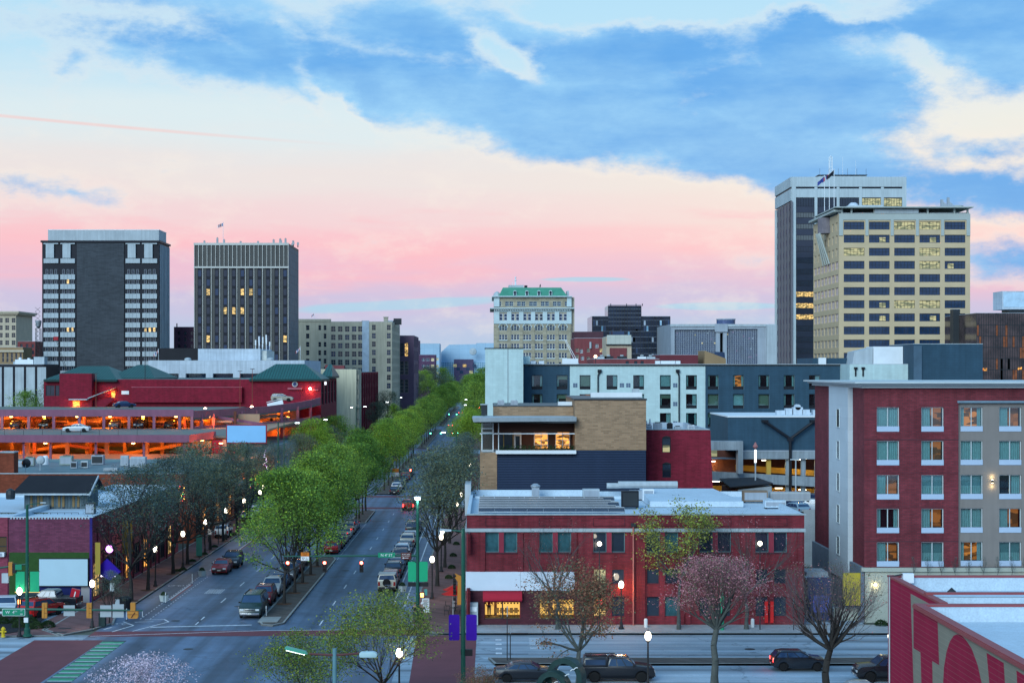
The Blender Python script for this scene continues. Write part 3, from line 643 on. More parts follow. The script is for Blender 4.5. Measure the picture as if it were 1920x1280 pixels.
b.piece('parapet', lambda m: m.box(-.2, fb(620), -.2, 2, pz(603), pz(598), BEI).box(fb(678),fb(678.8),-.2,1,pz(603),pz(601),BEI).box(fb(712),fb(725),2,8,pz(603),pz(612),BEI))
b.piece('chimney', lambda m: m.box(fb(719), fb(727), 1, 3, pz(604), pz(595), BEI).box(fb(718.4), fb(727.6), .8, 3.2, pz(595), pz(593.6), BEI)); b.finish()
t = thing('rooftop_unit', 'grey plant box behind the chimney of the long beige block', 'roof unit', (px(740), D+20, pz(603)-.6)); m = MB(); m.box(-1.5,1.5,-2,2,0,2.4,DARKF).box(-3.6,-1.7,-2,2,0,1.6,SPAND); m.build('casing', t)
flag('flag', 'striped flag on a pole above the long beige block', px(585), D+8, pz(603)-1, 4.6, 1.1, [FW,FRED,FW,FBLUE], 1, 2.2)
# --- purple brick blocks down the street
PUR = M('purple_brick_far', (.16,.10,.15), .8, .12, .3)
D = 693.0
b = Bld('brick_building', 'purplish brick block with tall arched windows next to the beige block', 'building', px(700), px(776), D, D+45, pz(629), PUR)
for x in (753.5,762):
    for j in range(3): b.win('front', px(x)-px(700), pz(668+j*34), 1.5, 5.6, 1, 4, .1, CREAM if j else PUR, LITW if (x > 760 and j == 0) else PANE)
for j in range(3):
    for i in range(5): b.win('right', 4+i*8, pz(650+j*25), 3, 4, 2, 2, .1, CREAM)
b.finish()
D = 860.0
b = Bld('brick_building', 'darker plum brick block stepping down behind the arched windows', 'building', px(776), px(785), D, D+20, pz(638), M('plum_far',(.10,.05,.10)))
for j in range(4): b.win('front', 1.2, pz(650+j*12), .9, 1.6); 
b.finish()
b = Bld('brick_building', 'small maroon block with a few lit windows at the end of the street', 'building', px(785.5), px(816), D, D+20, pz(665), M('plum_far',(.10,.05,.10)))
for x in (794,802,811):
    for j in range(3): b.win('front', px(x)-px(785.5), pz(677+j*12), 1.6, 1.6, 2, 2, .08, WHITE, LITY if (x > 810 and j < 2) else PBLUE)
b.finish()
# --- pale blue glass blocks closing the street
D = 1100.0; FBL = M('far_blue_panels', (.36,.52,.66), .5, .08, .1, 'panel', p=(6,4,.15,(.28,.44,.58))); FBD = M('far_blue_glass', (.16,.30,.42), .25, .15, .1, 'grid', p=(1.6,1.5,.12,(.45,.6,.7)))
b = Bld('glass_building', 'pale blue panelled block closing the left half of the street end', 'building', px(784), px(824), D, D+30, pz(644), FBL)
for j in range(4):
    for i in range(2): b.win('front', px(817+i*3)-px(784), pz(676+j*13), 1.8, 2, 2, 1, .1, FBL, LITY)
b.finish()
t = thing('glass_building', 'pale blue glass block with a sloped shoulder closing the street end', 'building', (px(876), D+40, 0)); D2 = D+40
m = MB(); X0 = px(876); q = lambda x_, y_: (XX(x_, D2)-X0, ZZ(y_, D2))
m.prism([(q(826,700)[0],0),(q(930,700)[0],0),q(930,643),q(893,643),q(893,645),q(842,646),q(827,660)], 0, 25, FBL); m.build('wall', t)
m = MB(); m.box(q(827,0)[0], q(930,0)[0], -3, 0, 0, ZZ(679,D2), FBD); m.build('glazing', t)
m = MB(); m.box(q(846,0)[0]+2, q(888,0)[0], -5, -3.1, 0, ZZ(668,D2)-2, M('far_maroon',(.09,.07,.13))); m.build('front_block', t)
for i in range(7):
    w_ = MB(); w_.box(-1.2,1.2,-.1,0,0,2, [LITY,PBLUE,PBLUE,LITW,PBLUE,LITY,PBLUE][i]); w_.build('window', t, loc=(q(848+i*6,0)[0]+2, -5.05, ZZ(688+(i%3)*6,D2)))
m = MB(); m.lathe([(.2,0),(2.3,.5),(2.5,.9)],(0,0,0),14,SPAND,'y'); tag(m.build('satellite_dish', loc=(px(886), D+30, ZZ(659,D2))), 'round dish on the pale blue block at the street end', 'satellite dish')
# --- ornate tower with the green mansard
D = 500.0; STONE = M('pale_terracotta', (.50,.60,.62), .7, .1, .5); TBR = M('buff_brick', (.42,.365,.265), .85, .1, .3, 'brick', p=(2,.6,.05,(.33,.32,.24))); COPPER = M('green_copper', (.07,.27,.18), .6, .15, .5)
q0, q1 = px(926), px(1071.5)
b = Bld('ornate_tower', 'buff brick tower with white terracotta upper floors and a green mansard roof', 'tower', q0, q1, D, D+30, pz(556.5), TBR, rm=COPPER, parapet=0)
fo = lambda x_: px(x_)-q0
cols = [943.5,966,988.5,1010.5,1033,1055.5]
b.piece('terracotta_facing', lambda m: (m.box(0, q1-q0, -.3, 0, pz(603), pz(582), STONE), m.box(0, fo(936.5), -.35, 0, pz(575), pz(557), STONE), m.box(fo(1063), q1-q0, -.35, 0, pz(575), pz(557), STONE)) if 0 else [m.box(a_, c_, -.3, 0, pz(603), pz(582), STONE) for a_, c_ in zip([0]+[fo(c)+1.15 for c in cols], [fo(c)-1.15 for c in cols]+[q1-q0])] + [m.box(0, q1-q0, -.32, 0, pz(585), pz(577), STONE), m.box(0, q1-q0, -.32, 0, pz(607), pz(601.2), STONE), m.box(0, fo(936.5), -.35, 0, pz(575), pz(557), STONE), m.box(fo(1063), q1-q0, -.35, 0, pz(575), pz(557), STONE)])
b.piece('cornice', lambda m: m.box(-1.2, q1-q0+.8, -1.4, 30, pz(579), pz(577), STONE).box(-.9, q1-q0+.5, -1, 0, pz(580), pz(579), CREAM).box(-.6, q1-q0+.2, -1.2, 30.4, pz(556.8), pz(555), STONE))
for i in range(44): 
    if i == 0: dm = MB(); dm.box(-.15,.15,-.9,-.35,0,.35,STONE); dme = dm.mesh('dentil')
    obj('dentil', dme, b.root, (q0-b.ox+.3+i*(q1-q0-.4)/44, D-b.oy, pz(582.4)))
for ci, c in enumerate(cols):
    for s_ in (-1.3, 1.3):
        b.win('front', fo(c)+s_*.9, pz(574), 1.15, 1.45, 2, 2, .08, STONE, PBLUE, .15)
        b.win('front', fo(c)+s_*.9, pz(601), 1.95, 2.15, 2, 2, .1, WHITE, PBLUE if ci not in (3,) else PANE, .0)
    for s_ in (-1, 0, 1):
        b.win('front', fo(c)+s_*.82, pz(619.5), .7, [1.35,1.75,1.35][s_+1], 1, 2, .06, STONE, PBLUE if (ci*3+s_) % 2 else PANE, .12)
    b.piece('arch', lambda m: [m.cyl((fo(c)+1.35*math.cos(a_), -.1, pz(614)+1.35*math.sin(a_)),(fo(c)+1.35*math.cos(a_+math.pi/8), -.1, pz(614)+1.35*math.sin(a_+math.pi/8)),.14,.14,4,STONE) for a_ in [math.pi/8*k_ for k_ in range(8)]])
    for j in range(7):
        for s_ in (-1, 0, 1): b.win('front', fo(c)+s_*.86, pz(637+j*17), .66, 1.6, 1, 2, .06, WHITE, [PBLUE,PANE,PBLUE][(ci+j+s_) % 3], .12)
    b.piece('sill', lambda m: [m.box(fo(c)-1.4, fo(c)+1.4, -.12, 0, pz(638.4+j*17), pz(637.2+j*17), STONE) for j in range(7)])
b.piece('pier', lambda m: [m.box(fo((a_+c_)/2)-.5, fo((a_+c_)/2)+.5, -.15, 0, 0, pz(608), TBR) for a_, c_ in zip([921]+cols, cols+[1078])])
b.piece('mansard_roof', lambda m: m.hexa([(fo(935),.3,pz(555)),(fo(1064),.3,pz(555)),(fo(1064),29,pz(555)),(fo(935),29,pz(555)),(fo(943),3.5,pz(538)),(fo(1053),3.5,pz(538)),(fo(1053),26,pz(538)),(fo(943),26,pz(538))], COPPER))
b.piece('side_wing', lambda m: m.box(q1-q0+.01, q1-q0+.95, 1, 29, 0, pz(557), CREAM))
for c in (965.5,988,1010.5,1032.5):
    dm = MB(); dm.T = b.T('front'); u = fo(c); dm.box(u-.5,u+.5,.6,3,pz(554.5),pz(547),STONE).cyl((u,.6,pz(547)),(u,3,pz(547)),.5,.5,12,STONE); d_ = dm.build('dormer', b.root)
    dm = MB(); dm.T = b.T('front'); dm.box(u-.28,u+.28,.5,.6,pz(553.6),pz(547),PANE).cyl((u,.5,pz(547)),(u,.6,pz(547)),.28,.28,10,PANE); dm.build('pane', d_)
b.piece('penthouse', lambda m: m.box(fo(954), fo(983), 8, 14, pz(538), pz(532), SPAND).box(fo(984.5),fo(990),8,12,pz(538),pz(532.5),BLACKM).box(fo(1064),fo(1068),4,10,pz(556),pz(544),SPAND).lathe([(1.2,0),(1,1),(.3,1.6)],(fo(932),5,pz(555)),10,SPAND))
b.finish(roof=False)
m = MB(); m.cyl((0,0,0),(0,0,2.2),.3,.12,5,WHITE).ball((0,0,1.6),.35,WHITE,6,4).ball((0,0,2.4),.3,WHITE,6,4).cyl((-1,0,0),(-1,0,1),.06,.06,4,WHITE); tag(m.build('antenna', loc=(px(967.5), D+10, pz(532))), 'small mast with round heads above the green mansard', 'antenna')
m = MB(); m.cyl((0,0,0),(0,0,.6),.08,.08,4,DARKF).lathe([(.05,0),(.45,.2),(.5,.4)],(0,0,.8),10,DARKF,'x'); tag(m.build('satellite_dish', loc=(px(1013), D+8, pz(538))), 'small dark dish on the green mansard ridge', 'satellite dish')
# --- red brick cluster and cream penthouse
D = 430.0; RB = M('red_brick_mid', (.20,.055,.06), .8, .15, .3, streak=.1); 
b = Bld('brick_building', 'old red brick block with scattered small windows behind the crane boom', 'building', px(1077), px(1137), D, D+20, pz(634), RB, parapet=.5)
for i, (x, y) in enumerate(((1082,660),(1090,662),(1103,660),(1119,652),(1082,672),(1092,675),(1103,676),(1115,675),(1127,660))): b.win('front', px(x)-px(1077), pz(y), .8, 1.0, 2, 2, .08, WHITE if i % 2 else CREAM, LITW if i == 8 else PANE)
b.piece('penthouse', lambda m: m.box(px(1078)-px(1077), px(1133)-px(1077), 4, 18, pz(634), pz(621), M('dark_brick_mid',(.08,.035,.045))))
b.piece('pipe', lambda m: m.cyl((px(1107)-px(1077),-.3,pz(653)),(px(1107)-px(1077),-.3,pz(641)),.28,.28,8,SPAND)); b.finish()
D = 400.0
b = Bld('brick_building', 'cream panelled penthouse block with a red brick infill', 'building', px(1137), px(1184), D, D+15, pz(631), CREAM, parapet=.4)
b.piece('panel', lambda m: m.box(.1, px(1184)-px(1137)-.1, -.4, 0, pz(645), pz(628), M('cream_panel',(.50,.52,.46),.7,.08,.4,'panel',p=(1.1,3,.03,(.35,.36,.33)))).box(-.1,px(1184)-px(1137)+.1,-.6,.2,pz(647),pz(645),DARKF))
b.piece('brick_panel', lambda m: m.box(px(1143)-px(1137), px(1175)-px(1137), -.25, 0, pz(672), pz(652), RB))
b.piece('hatch', lambda m: m.box(px(1149)-px(1137), px(1171)-px(1137), 1, 4, pz(631), pz(621), PBLUE)); b.finish()
D = 360.0
b = Bld('brick_building', 'low red brick roofline with plant behind the white and navy hotel', 'building', px(1113), px(1236), D, D+25, pz(673), RB, parapet=.5)
for i, x in enumerate((1176,1192,1204)): b.win('front', px(x)-px(1113), pz(686), .7, 1.1)
b.finish()
b = Bld('brick_building', 'low maroon brick roofline left of the glass drum block', 'building', px(1250), px(1325), D+15, D+40, ZZ(665,D+15), M('maroon_mid',(.15,.035,.045),.8,.12,.3), parapet=.4); b.finish()
D = 375
t = thing('parapet_gable', 'tan sloping brick gable rising behind the low maroon roofline', 'building', (px(1340), D, 0)); m = MB(); x_ = lambda p_: px(p_)-px(1340)
m.prism([(x_(1321),0),(x_(1361),0),(x_(1361),pz(672)),(x_(1321),pz(657))], 0, 12, TANB); m.build('wall', t); m = MB(); m.prism([(x_(1342),pz(668)),(x_(1362),pz(672)),(x_(1361),pz(660)),(x_(1342),pz(659))],2,10,PBLUE); m.build('skylight', t)
D = 365
for i, x in enumerate((1130,1143,1206,1222,1168)):
    m = MB(); m.box(-1,1,-.8,.8,0,1.1,[SPAND,DARKF,WHITE,SPAND,DARKF][i]).box(-1.05,1.05,-.85,.85,1.1,1.2,DARKF).cyl((0,0,1.2),(0,0,1.5),.4,.4,10,SPAND)
    tag(m.build('rooftop_unit', loc=(px(x), D+3, pz(673)-.55)), ['pale roof unit furthest left on the low red roofline','dark roof unit left of the cream penthouse','white roof unit right of the cream penthouse','pale roof unit furthest right on the low red roofline','dark roof unit below the brick infill of the cream penthouse'][i], 'roof unit', 'plant on the low red brick roofline')
# --- black glass block
D = 520.0; BG = M('black_reflecting_glass', (.012,.020,.038), .12, .8, .35, spec=.5)
b = Bld('glass_building', 'black mirrored glass block with a taller raised core', 'building', px(1110), px(1257), D, D+25, pz(593), BG, parapet=.3)
gm = MB(); gm.T = b.T('front')
for i in range(30): x = .2+i*(px(1257)-px(1110)-.4)/29; gm.box(x-.05,x+.05,-.1,0,0,pz(593),DARKF)
for j in range(22): gm.box(0,px(1257)-px(1110),-.08,0,1+j*1.75,1.12+j*1.75,M('mullion_grey',(.16,.18,.22)))
gm.build('mullion_grid', b.root)['kind'] = 'stuff'
rng = random.Random(8)
for k_ in range(120):
    m_ = rng.choice([PBLUE,PBLUE,FBD,LITO if k_ < 8 else PBLUE, M('painted_sky_reflection',(.30,.35,.42),.08,.3,.6)]); pn = MB(); x = .4+rng.randrange(29)*(px(1257)-px(1110)-.4)/29; z = 1.2+rng.randrange(6,21)*1.75  # scattered panels carry sky reflections in their own colour
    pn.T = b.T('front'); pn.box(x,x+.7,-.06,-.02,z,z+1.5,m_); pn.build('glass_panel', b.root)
def core(m):
    a_, c_ = px(1140)-px(1110), px(1202)-px(1110)
    m.box(a_, c_, -.5, 15, pz(593)-4, pz(573), BG)
    for i in range(13): x = a_+i*(c_-a_)/12; m.box(x-.06,x+.06,-.62,-.5,pz(593)-4,pz(573),DARKF)
    for j in range(6): m.box(a_,c_,-.6,-.5,pz(593)-3+j*1.3,pz(593)-2.85+j*1.3,M('mullion_grey',(.16,.18,.22)))
    for x_ in (3,8,11,13): m.cyl((a_+x_-2,2,pz(573)),(a_+x_-2,2,pz(573)+.7),.15,.15,5,DARKF)
b.piece('core', core); b.finish()
# --- concrete and grid glass block with drum
D = 480.0; CB = M('blue_grey_concrete', (.33,.37,.42), .8, .1, .2, streak=.12); GG = M('grid_glass', (.055,.085,.18), .15, .5, .5, spec=.8)
b = Bld('grid_building', 'concrete office block with two deep blue glass grids and a round drum on top', 'building', px(1258), px(1453), D, D+40, pz(608), CB, parapet=.5)
f_ = lambda p_: px(p_)-px(1258)
b.hole('front', f_(1265), pz(690), f_(1342.5), pz(618), 1.2); b.hole('front', f_(1363), pz(690), f_(1420.5), pz(616.5), 1.2); b.hole('front', f_(1350), pz(690), f_(1356), pz(624), 2.5)
for nm, (a_, c_, t_) in {'l': (1265,1342.5,618), 'r': (1363,1420.5,616.5)}.items():
    gm = MB(); gm.T = b.T('front'); gm.box(f_(a_), f_(c_), 1.0, 1.1, pz(690), pz(t_), GG); gm.build('glazing', b.root)
    gm = MB(); gm.T = b.T('front'); n = int((c_-a_)/3.35)
    for i in range(n+1): x = f_(a_)+i*(f_(c_)-f_(a_))/n; gm.box(x-.05,x+.05,.6,.98,pz(690),pz(t_),CB)
    j = 0
    while pz(t_)-j*.60*1.0 > pz(690): z = pz(t_)-j*.6; gm.box(f_(a_),f_(c_),.65,.95,z-.05,z+.05,CB); j += 1
    gm.build('glazing_grid', b.root)['kind'] = 'stuff'
rng = random.Random(3)
for k_ in range(26):
    n = rng.choice((0,1)); a_, c_, t_ = ((1265,1342.5,618),(1363,1420.5,616.5))[n]; nn = int((c_-a_)/3.35); i = rng.randrange(nn); j = rng.randrange(1,20)
    x = f_(a_)+i*(f_(c_)-f_(a_))/nn; pn = MB(); pn.T = b.T('front'); pn.box(x+.05,x+.46,.9,.99,pz(t_)-j*.6+.05,pz(t_)-j*.6+.55,[M('painted_mauve_reflection',(.22,.13,.25),.15,.2),LITY,M('painted_sky_reflection',(.3,.35,.42))][k_ % 3 if k_ % 5 else 0]); pn.build('glass_panel', b.root)  # mauve and pale panes have reflections put into their colour
b.piece('wing', lambda m: m.box(f_(1436), f_(1453)+.3, -1.2, 0, 0, pz(609), SPAND).box(f_(1258)-.2,f_(1453)+.4,-.3,0,pz(612),pz(607.5),SPAND).box(f_(1340),f_(1364),-.5,0,pz(624)+.3,pz(607),CB))
b.piece('drum', lambda m: m.lathe([(2.75,0),(2.75,1.45),(2.6,1.5)],(f_(1366.5),6,pz(608)),24,GG).lathe([(2.85,1.45),(2.85,1.75),(2.6,1.8)],(f_(1366.5),6,pz(608)),24,CB)); b.finish()
D = 600.0
# --- tall white and black tower
WCON = M('white_tower_concrete', (.46,.53,.56), .75, .1, .12, streak=.08); GST = M('dark_tower_glass', (.02,.028,.05), .12, .3, .1, spec=.9); MS = M('mauve_stone', (.15,.14,.16), .7, .1, .2)
b = Bld('office_tower', 'tallest tower, white concrete frame with black glass bands and a rooftop mast', 'tower', px(1485), px(1698), D, D+33, pz(332.5), GST, rm=WCON, parapet=1)
f_ = lambda p_: px(p_)-px(1485); FWd = px(1698)-px(1485)
b.piece('crown', lambda m: m.box(0, FWd, -.5, 0, pz(350.5), pz(332), WCON).box(0, FWd, -.45, 0, pz(370.5), pz(354), WCON).box(0, FWd, -.2, 0, pz(354), pz(350.5), BLACKM))
b.piece('column', lambda m: [m.box(f_(x)-.75, f_(x)+.75, -.6, 0, 0, pz(332.2), WCON) for x in (1488,1695)] + [m.box(f_(x)-.5, f_(x)+.5, -.55, 0, 0, pz(351), WCON) for x in (1529.5,1571,1613,1654)])
b.piece('crown', lambda m: m.box(-.5, 33, -.5, 0, pz(350.5), pz(332), WCON).box(-.5, 33, -.45, 0, pz(376), pz(354), WCON).box(0,33,-.2,0,pz(354),pz(350.5),BLACKM), 'left')
lit = {(5,0),(7,0),(8,0),(9,0),(10,0),(11,0),(4,0)}
for j in range(16):
    z = pz(387+j*21.2)
    for i, (a_, c_) in enumerate(((1491.5,1526),(1533,1568),(1574.5,1610),(1616,1651.5),(1657,1691))):
        if i > 1 and j > 0: continue
        pm_ = LITY if (j == 0 and i in (3,4)) else LITW if (j in (8,9,10) and i == 0) else (M('grey_blind_glass',(.13,.14,.15)) if j in (2,3,1) and i == 0 else PANE)
        zz_ = z if j else pz(387)
        b.win('front', f_((a_+c_)/2), zz_, f_(c_)-f_(a_), 1.9 if j else 3.0, 7, 1, .09, BLACKM, pm_, .02, False)
for i in range(6): b.piece('fin', lambda m: m.box(.6+i*6.3, 2.9+i*6.3, -.6, 0, 0, pz(378), MS) if i else m.box(0,.8,-.6,0,0,pz(378),WCON).box(32,33,-.6,0,0,pz(378),WCON), 'left')
for j in range(17):
    for i in range(5): b.win('left', 4.75+i*6.3, pz(396+j*21.2)+.6, 3.3, 1.9, 2, 1, .12, BLACKM, M('painted_mauve_reflection',(.22,.18,.22)), .02, False)  # mauve reflection is part of the glass colour here
b.finish()
t = thing('antenna_mast', 'lattice antenna mast with railings on top of the tallest tower', 'antenna', (px(1566), D+8, pz(332.5)-1))
m = MB(); h = 8.4+1
for sx in (-.55,.55):
    for sy in (-.55,.55): m.cyl((sx,sy,0),(sx*.9,sy*.9,h),.12,.1,4,WHITE)
for k_ in range(9): z = k_*h/9; m.cyl((-.55,-.55,z),(.55,-.55,z+h/9),.07,.07,4,WHITE).cyl((.55,-.55,z),(-.55,-.55,z+h/9),.07,.07,4,WHITE)
m.ball((0,0,h+.2),.3,WHITE,6,4); m.build('lattice', t)
m = MB(); m.box(-5,12.6,-3,3,0,2.0,SPAND).box(-5.2,12.8,-3.2,3.2,2.3,2.5,DARKF)
for i in range(16): m.cyl((-4.6+i*1.13,-3,2),(-4.6+i*1.13,-3,2.4+ (2.4 if i % 3 == 0 else .3)),.06,.05,4,DARKF)
m.cyl((4.4,0,0),(4.4,0,9.5),.08,.04,4,WHITE).cyl((9.2,0,0),(9.2,0,8.3),.08,.04,4,WHITE).cyl((-3.8,0,0),(-3.8,0,4),.08,.04,4,WHITE); m.build('platform', t)
# --- beige tower in front of it
D = 480.0; BT = M('tan_tower_stone', (.56,.43,.27), .8, .07, .2); BTL = M('pale_upper_stone', (.40,.44,.42), .8, .07, .2)
b = Bld('office_tower', 'tan stone office tower with rows of wide windows, several floors lit', 'tower', px(1573), px(1819), D, D+38, pz(401), BT, rm=BTL, parapet=1)
f_ = lambda p_: px(p_)-px(1573)
LT = {(0,2),(0,3),(2,0),(2,3),(3,3),(6,2),(6,3)}; LP = {(3,4),(6,1),(7,1),(1,3),(7,3),(1,1)}
for j in range(12):
    for i in range(5):
        pm_ = LITY if (j,i) in LT else (M('part_lit_office_glass',(.05,.07,.1)) if 0 else PBLUE)
        w_ = b.win('front', f_(1601.5+i*47.3), pz(430.5+j*24.55), 6.0, 2.3, 6, 2, .07, DARKF, pm_, .35)
        if (j,i) in LP:
            lm = MB(); lm.box(-.9,.9,.36,.385,.2,1.6,LITY); lm.build('lit_panel', w_, loc=(1.0 if i % 2 else -1.2,0,0))
b.piece('upper_facing', lambda m: [m.box(0, f_(1819), -.25, 0, pz(412.5), pz(401), BTL)] + [m.box(a_, c_, -.25, 0, pz(442), pz(412.5), BTL) for a_, c_ in ((0,f_(1580.5)),)+tuple((f_(1622.5+i*47.3), f_(1628+i*47.3)) for i in range(4))+((f_(1812),f_(1819)),)])
for j in range(12):
    for i in range(7): b.win('left', 3+i*5.3, pz(430.5+j*24.55), 2.6 if j < 3 else 4.2, 2.3, 4, 2, .08, CREAM, M('painted_pink_sky_glass',(.40,.32,.42),.1,.2) if 2 < j < 8 else PBLUE, .25)  # pink sky reflection painted into the panes of the middle floors
b.piece('roof_canopy', lambda m: m.box(-1.5, f_(1822), -2, 30, pz(390.5), pz(388.5), BTL).box(f_(1640),f_(1722),-.2,1,pz(400),pz(392),SPAND).box(0,f_(1819),1,1.3,pz(401),pz(398),SPAND))
b.piece('roof_canopy', lambda m: m.box(0, 38, -1.5, 1, pz(397), pz(393), BTL), 'left')
b.piece('canopy_post', lambda m: [m.box(f_(x)-.25, f_(x)+.25, .2, .8, pz(401)-.2, pz(390.5), BTL) for x in (1579,1597,1640,1690,1740,1790,1815)])
b.piece('penthouse', lambda m: m.hexa([(f_(1590),8,pz(390)),(f_(1669),8,pz(390)),(f_(1669),18,pz(390)),(f_(1590),18,pz(390)),(f_(1604),9,pz(379)),(f_(1669),9,pz(379)),(f_(1669),17,pz(379)),(f_(1604),17,pz(379))], SPAND).lathe([(1.6,0),(1.4,.5),(.8,1)],(f_(1617),12,pz(379)),12,PC))
b.piece('drum_bay', lambda m: m.lathe([(3.0,pz(430)),(3.0,pz(400))],(22,0,0),16,M('mauve_drum',(.17,.15,.17),.5)), 'left')
b.piece('brace', lambda m: [m.cyl((20+k_*1.6,-3,pz(430)),(17+k_*3,-.3,pz(490)),.3,.25,5,BTL) for k_ in range(4)], 'left')
b.finish()
for i, x in enumerate((1773,1785)):
    m = MB(); m.box(-.35,.35,-.4,.4,0,(2.6,3.2)[i],CB).hexa([(.35,-.3,0),(2.6,-.3,0),(2.6,.3,0),(.35,.3,0),(.35,-.3,1.8),(.6,-.3,1.8),(.6,.3,1.8),(.35,.3,1.8)],CB)
    tag(m.build('roof_brace', loc=(px(x), D+4, pz(388.5))), ['left one of two slanted stub masts on the tan tower roof','right one of two slanted stub masts on the tan tower roof'][i], 'roof mast', 'stub masts on the tan tower')
m = MB(); m.lathe([(.5,0),(1.8,.3),(1.9,.9),(1.7,1)],(0,0,0),16,BTL); tag(m.build('roof_vent', loc=(px(1805), D+6, pz(388.5))), 'round flat roof vent at the right end of the tan tower', 'roof vent')
for i,(x,m_) in enumerate(((1546,[FBLUE]),(1555,[FW,FRED,FBLUE]),(1564,[BLACKM]))):
    flag('flag', ['plain blue flag, leftmost of the three poles before the tallest tower','striped flag on the middle pole before the tallest tower','dark furled flag on the right pole before the tallest tower'][i], XX(x,520), 520, pz(397)+4, ZZ(330-i*6,520)-pz(397)-4, 2.2, m_, 2, 2.2)
# --- brown mirrored block at the right edge
D = 430.0; BGL = M('bronze_mirror_glass', (.065,.04,.038), .12, .8, .3, spec=.8)
b = Bld('glass_building', 'bronze mirrored glass block with painted orange reflections at the right edge', 'building', px(1831), px(2010), D, D+30, pz(587), BGL, parapet=.3)
m = MB(); m.T = b.T('front'); Wb = px(2010)-px(1831)
for i in range(41): m.box(Wb*i/40-.05,Wb*i/40+.05,-.12,0,0,pz(587),DARKF)
for j in range(12): m.box(0,Wb,-.1,0,2+j*2.9,2.15+j*2.9,DARKF)
m.build('mullion_grid', b.root)['kind'] = 'stuff'
rng = random.Random(5)
for k_ in range(34):
    i = rng.randrange(40); j = rng.randrange(6,11); pn = MB(); pn.T = b.T('front'); pn.box(Wb*i/40+.06,Wb*(i+1)/40-.06,-.06,-.01,2.15+j*2.9,4.9+j*2.9,M('painted_orange_reflection',(.25,.08,.035),.15,.5,.8)); pn.build('glass_panel', b.root)  # orange reflections painted as coloured panels
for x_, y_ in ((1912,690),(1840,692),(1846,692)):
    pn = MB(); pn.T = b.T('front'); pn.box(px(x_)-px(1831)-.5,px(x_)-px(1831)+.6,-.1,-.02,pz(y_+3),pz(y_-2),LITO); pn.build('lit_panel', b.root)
b.finish()
b = Bld('concrete_building', 'dark slim side block between the tan tower and the bronze glass', 'building', px(1819.5), px(1833), 446, 449, ZZ(580,447), DARKF, parapet=.2); b.finish()
m = MB(); m.box(-2,12,0,8,0,4.8,PC).box(-1.7,12,-.1,0,.6,4.4,M('pale_glass',(.45,.6,.72),.15)).box(0,11,.5,7,-4,0,DARKF); tag(m.build('rooftop_unit', loc=(px(1907), D+6, pz(587)+1.2)), 'pale blue glazed roof box above the bronze glass block', 'roof unit')
# ================================================================== RIGHT SIDE, MIDDLE DISTANCE
WHB = M('white_painted_block', (.50,.64,.64), .75, .06, .5, 'block', streak=.06, p=(.8,.4,.012,(.44,.57,.57)))
NAVY = M('navy_painted_block', (.032,.075,.115), .7, .12, .4, 'block', streak=.1, p=(.8,.4,.012,(.025,.06,.095)))
SHEER = M('sheer_curtain', (.42,.62,.60), .9, .1, 3); BLIND = M('olive_blind', (.24,.31,.22), .9, .05); ROOMD = M('dark_room', (.010,.013,.018), .9, .3, .8); SEE = seeglass('window_glass')
ROOMW = EM('warm_lit_room', (1,.30,.05), .75, 1.4); ROOMO = EM('orange_lit_room', (1,.28,.05), .38, .9)
def pleats(w, h, x0, m, d=.03, n=None):
    a = MB(); n = n or max(4, int(w/.09)); pts = [(x0+w*i/n, d*(1 if i % 2 else -1)) for i in range(n+1)]
    a.add([(p[0],p[1],0) for p in pts]+[(p[0],p[1],h) for p in pts], [(i,i+1,i+n+2,i+n+1) for i in range(n)], m); return a
_cm = {}
def room(b, face, w_, w, h, kind, inset=.3, base=.0):         # curtain, blind and room behind a see-through pane
    k = (round(w,2), round(h,2), kind)
    if k not in _cm:
        L_ = []
        if kind in 'sbow': pass
        if kind == 'sheer': L_.append(('curtain', pleats(w*.94, h, -w*.47, SHEER)))
        if kind == 'half': L_.append(('curtain', pleats(w*.36, h, w*.11, SHEER))); 
        if kind in ('sides','warm'): a = pleats(w*.17, h, -w*.46, SHEER); c = pleats(w*.17, h, w*.29, SHEER); L_ += [('curtain', a), ('curtain', c)]
        if kind == 'blind': a = MB(); a.box(-w*.47,w*.47,-.01,.01,0,h,BLIND); L_.append(('blind', a))
        if kind == 'halfblind': a = MB(); a.box(-w*.47,w*.47,-.01,.01,h*.6,h,BLIND); L_.append(('blind', a)); L_.append(('curtain', pleats(w*.14,h*.6,-w*.46,SHEER)))
        if kind == 'teal': a = pleats(w*.94, h*.42, -w*.47, SHEER); a2 = MB(); a2.box(-w*.47,w*.47,-.03,-.01,h*.42,h,M('teal_shade',(.20,.36,.36))); L_ += [('curtain', a), ('blind', a2)]
        bk = MB(); bk.box(-w*.48,w*.48,.0,.02,0,h, ROOMW if kind == 'warm' else (ROOMO if kind == 'orange' else ROOMD)); L_.append(('room_back', bk))
        if kind == 'orange': L_.append(('curtain', pleats(w*.42, h, -w*.46, SHEER)) if w > 1.9 else ('blind', pleats(w*.6, h*.5, -w*.46, BLIND)))
        _cm[k] = [(n_, m_.mesh(n_)) for n_, m_ in L_]
    for n_, me in _cm[k]:
        o = obj(n_, me, w_, (0, inset+(.5 if n_ == 'room_back' else .16), base))
rng = random.Random(21)
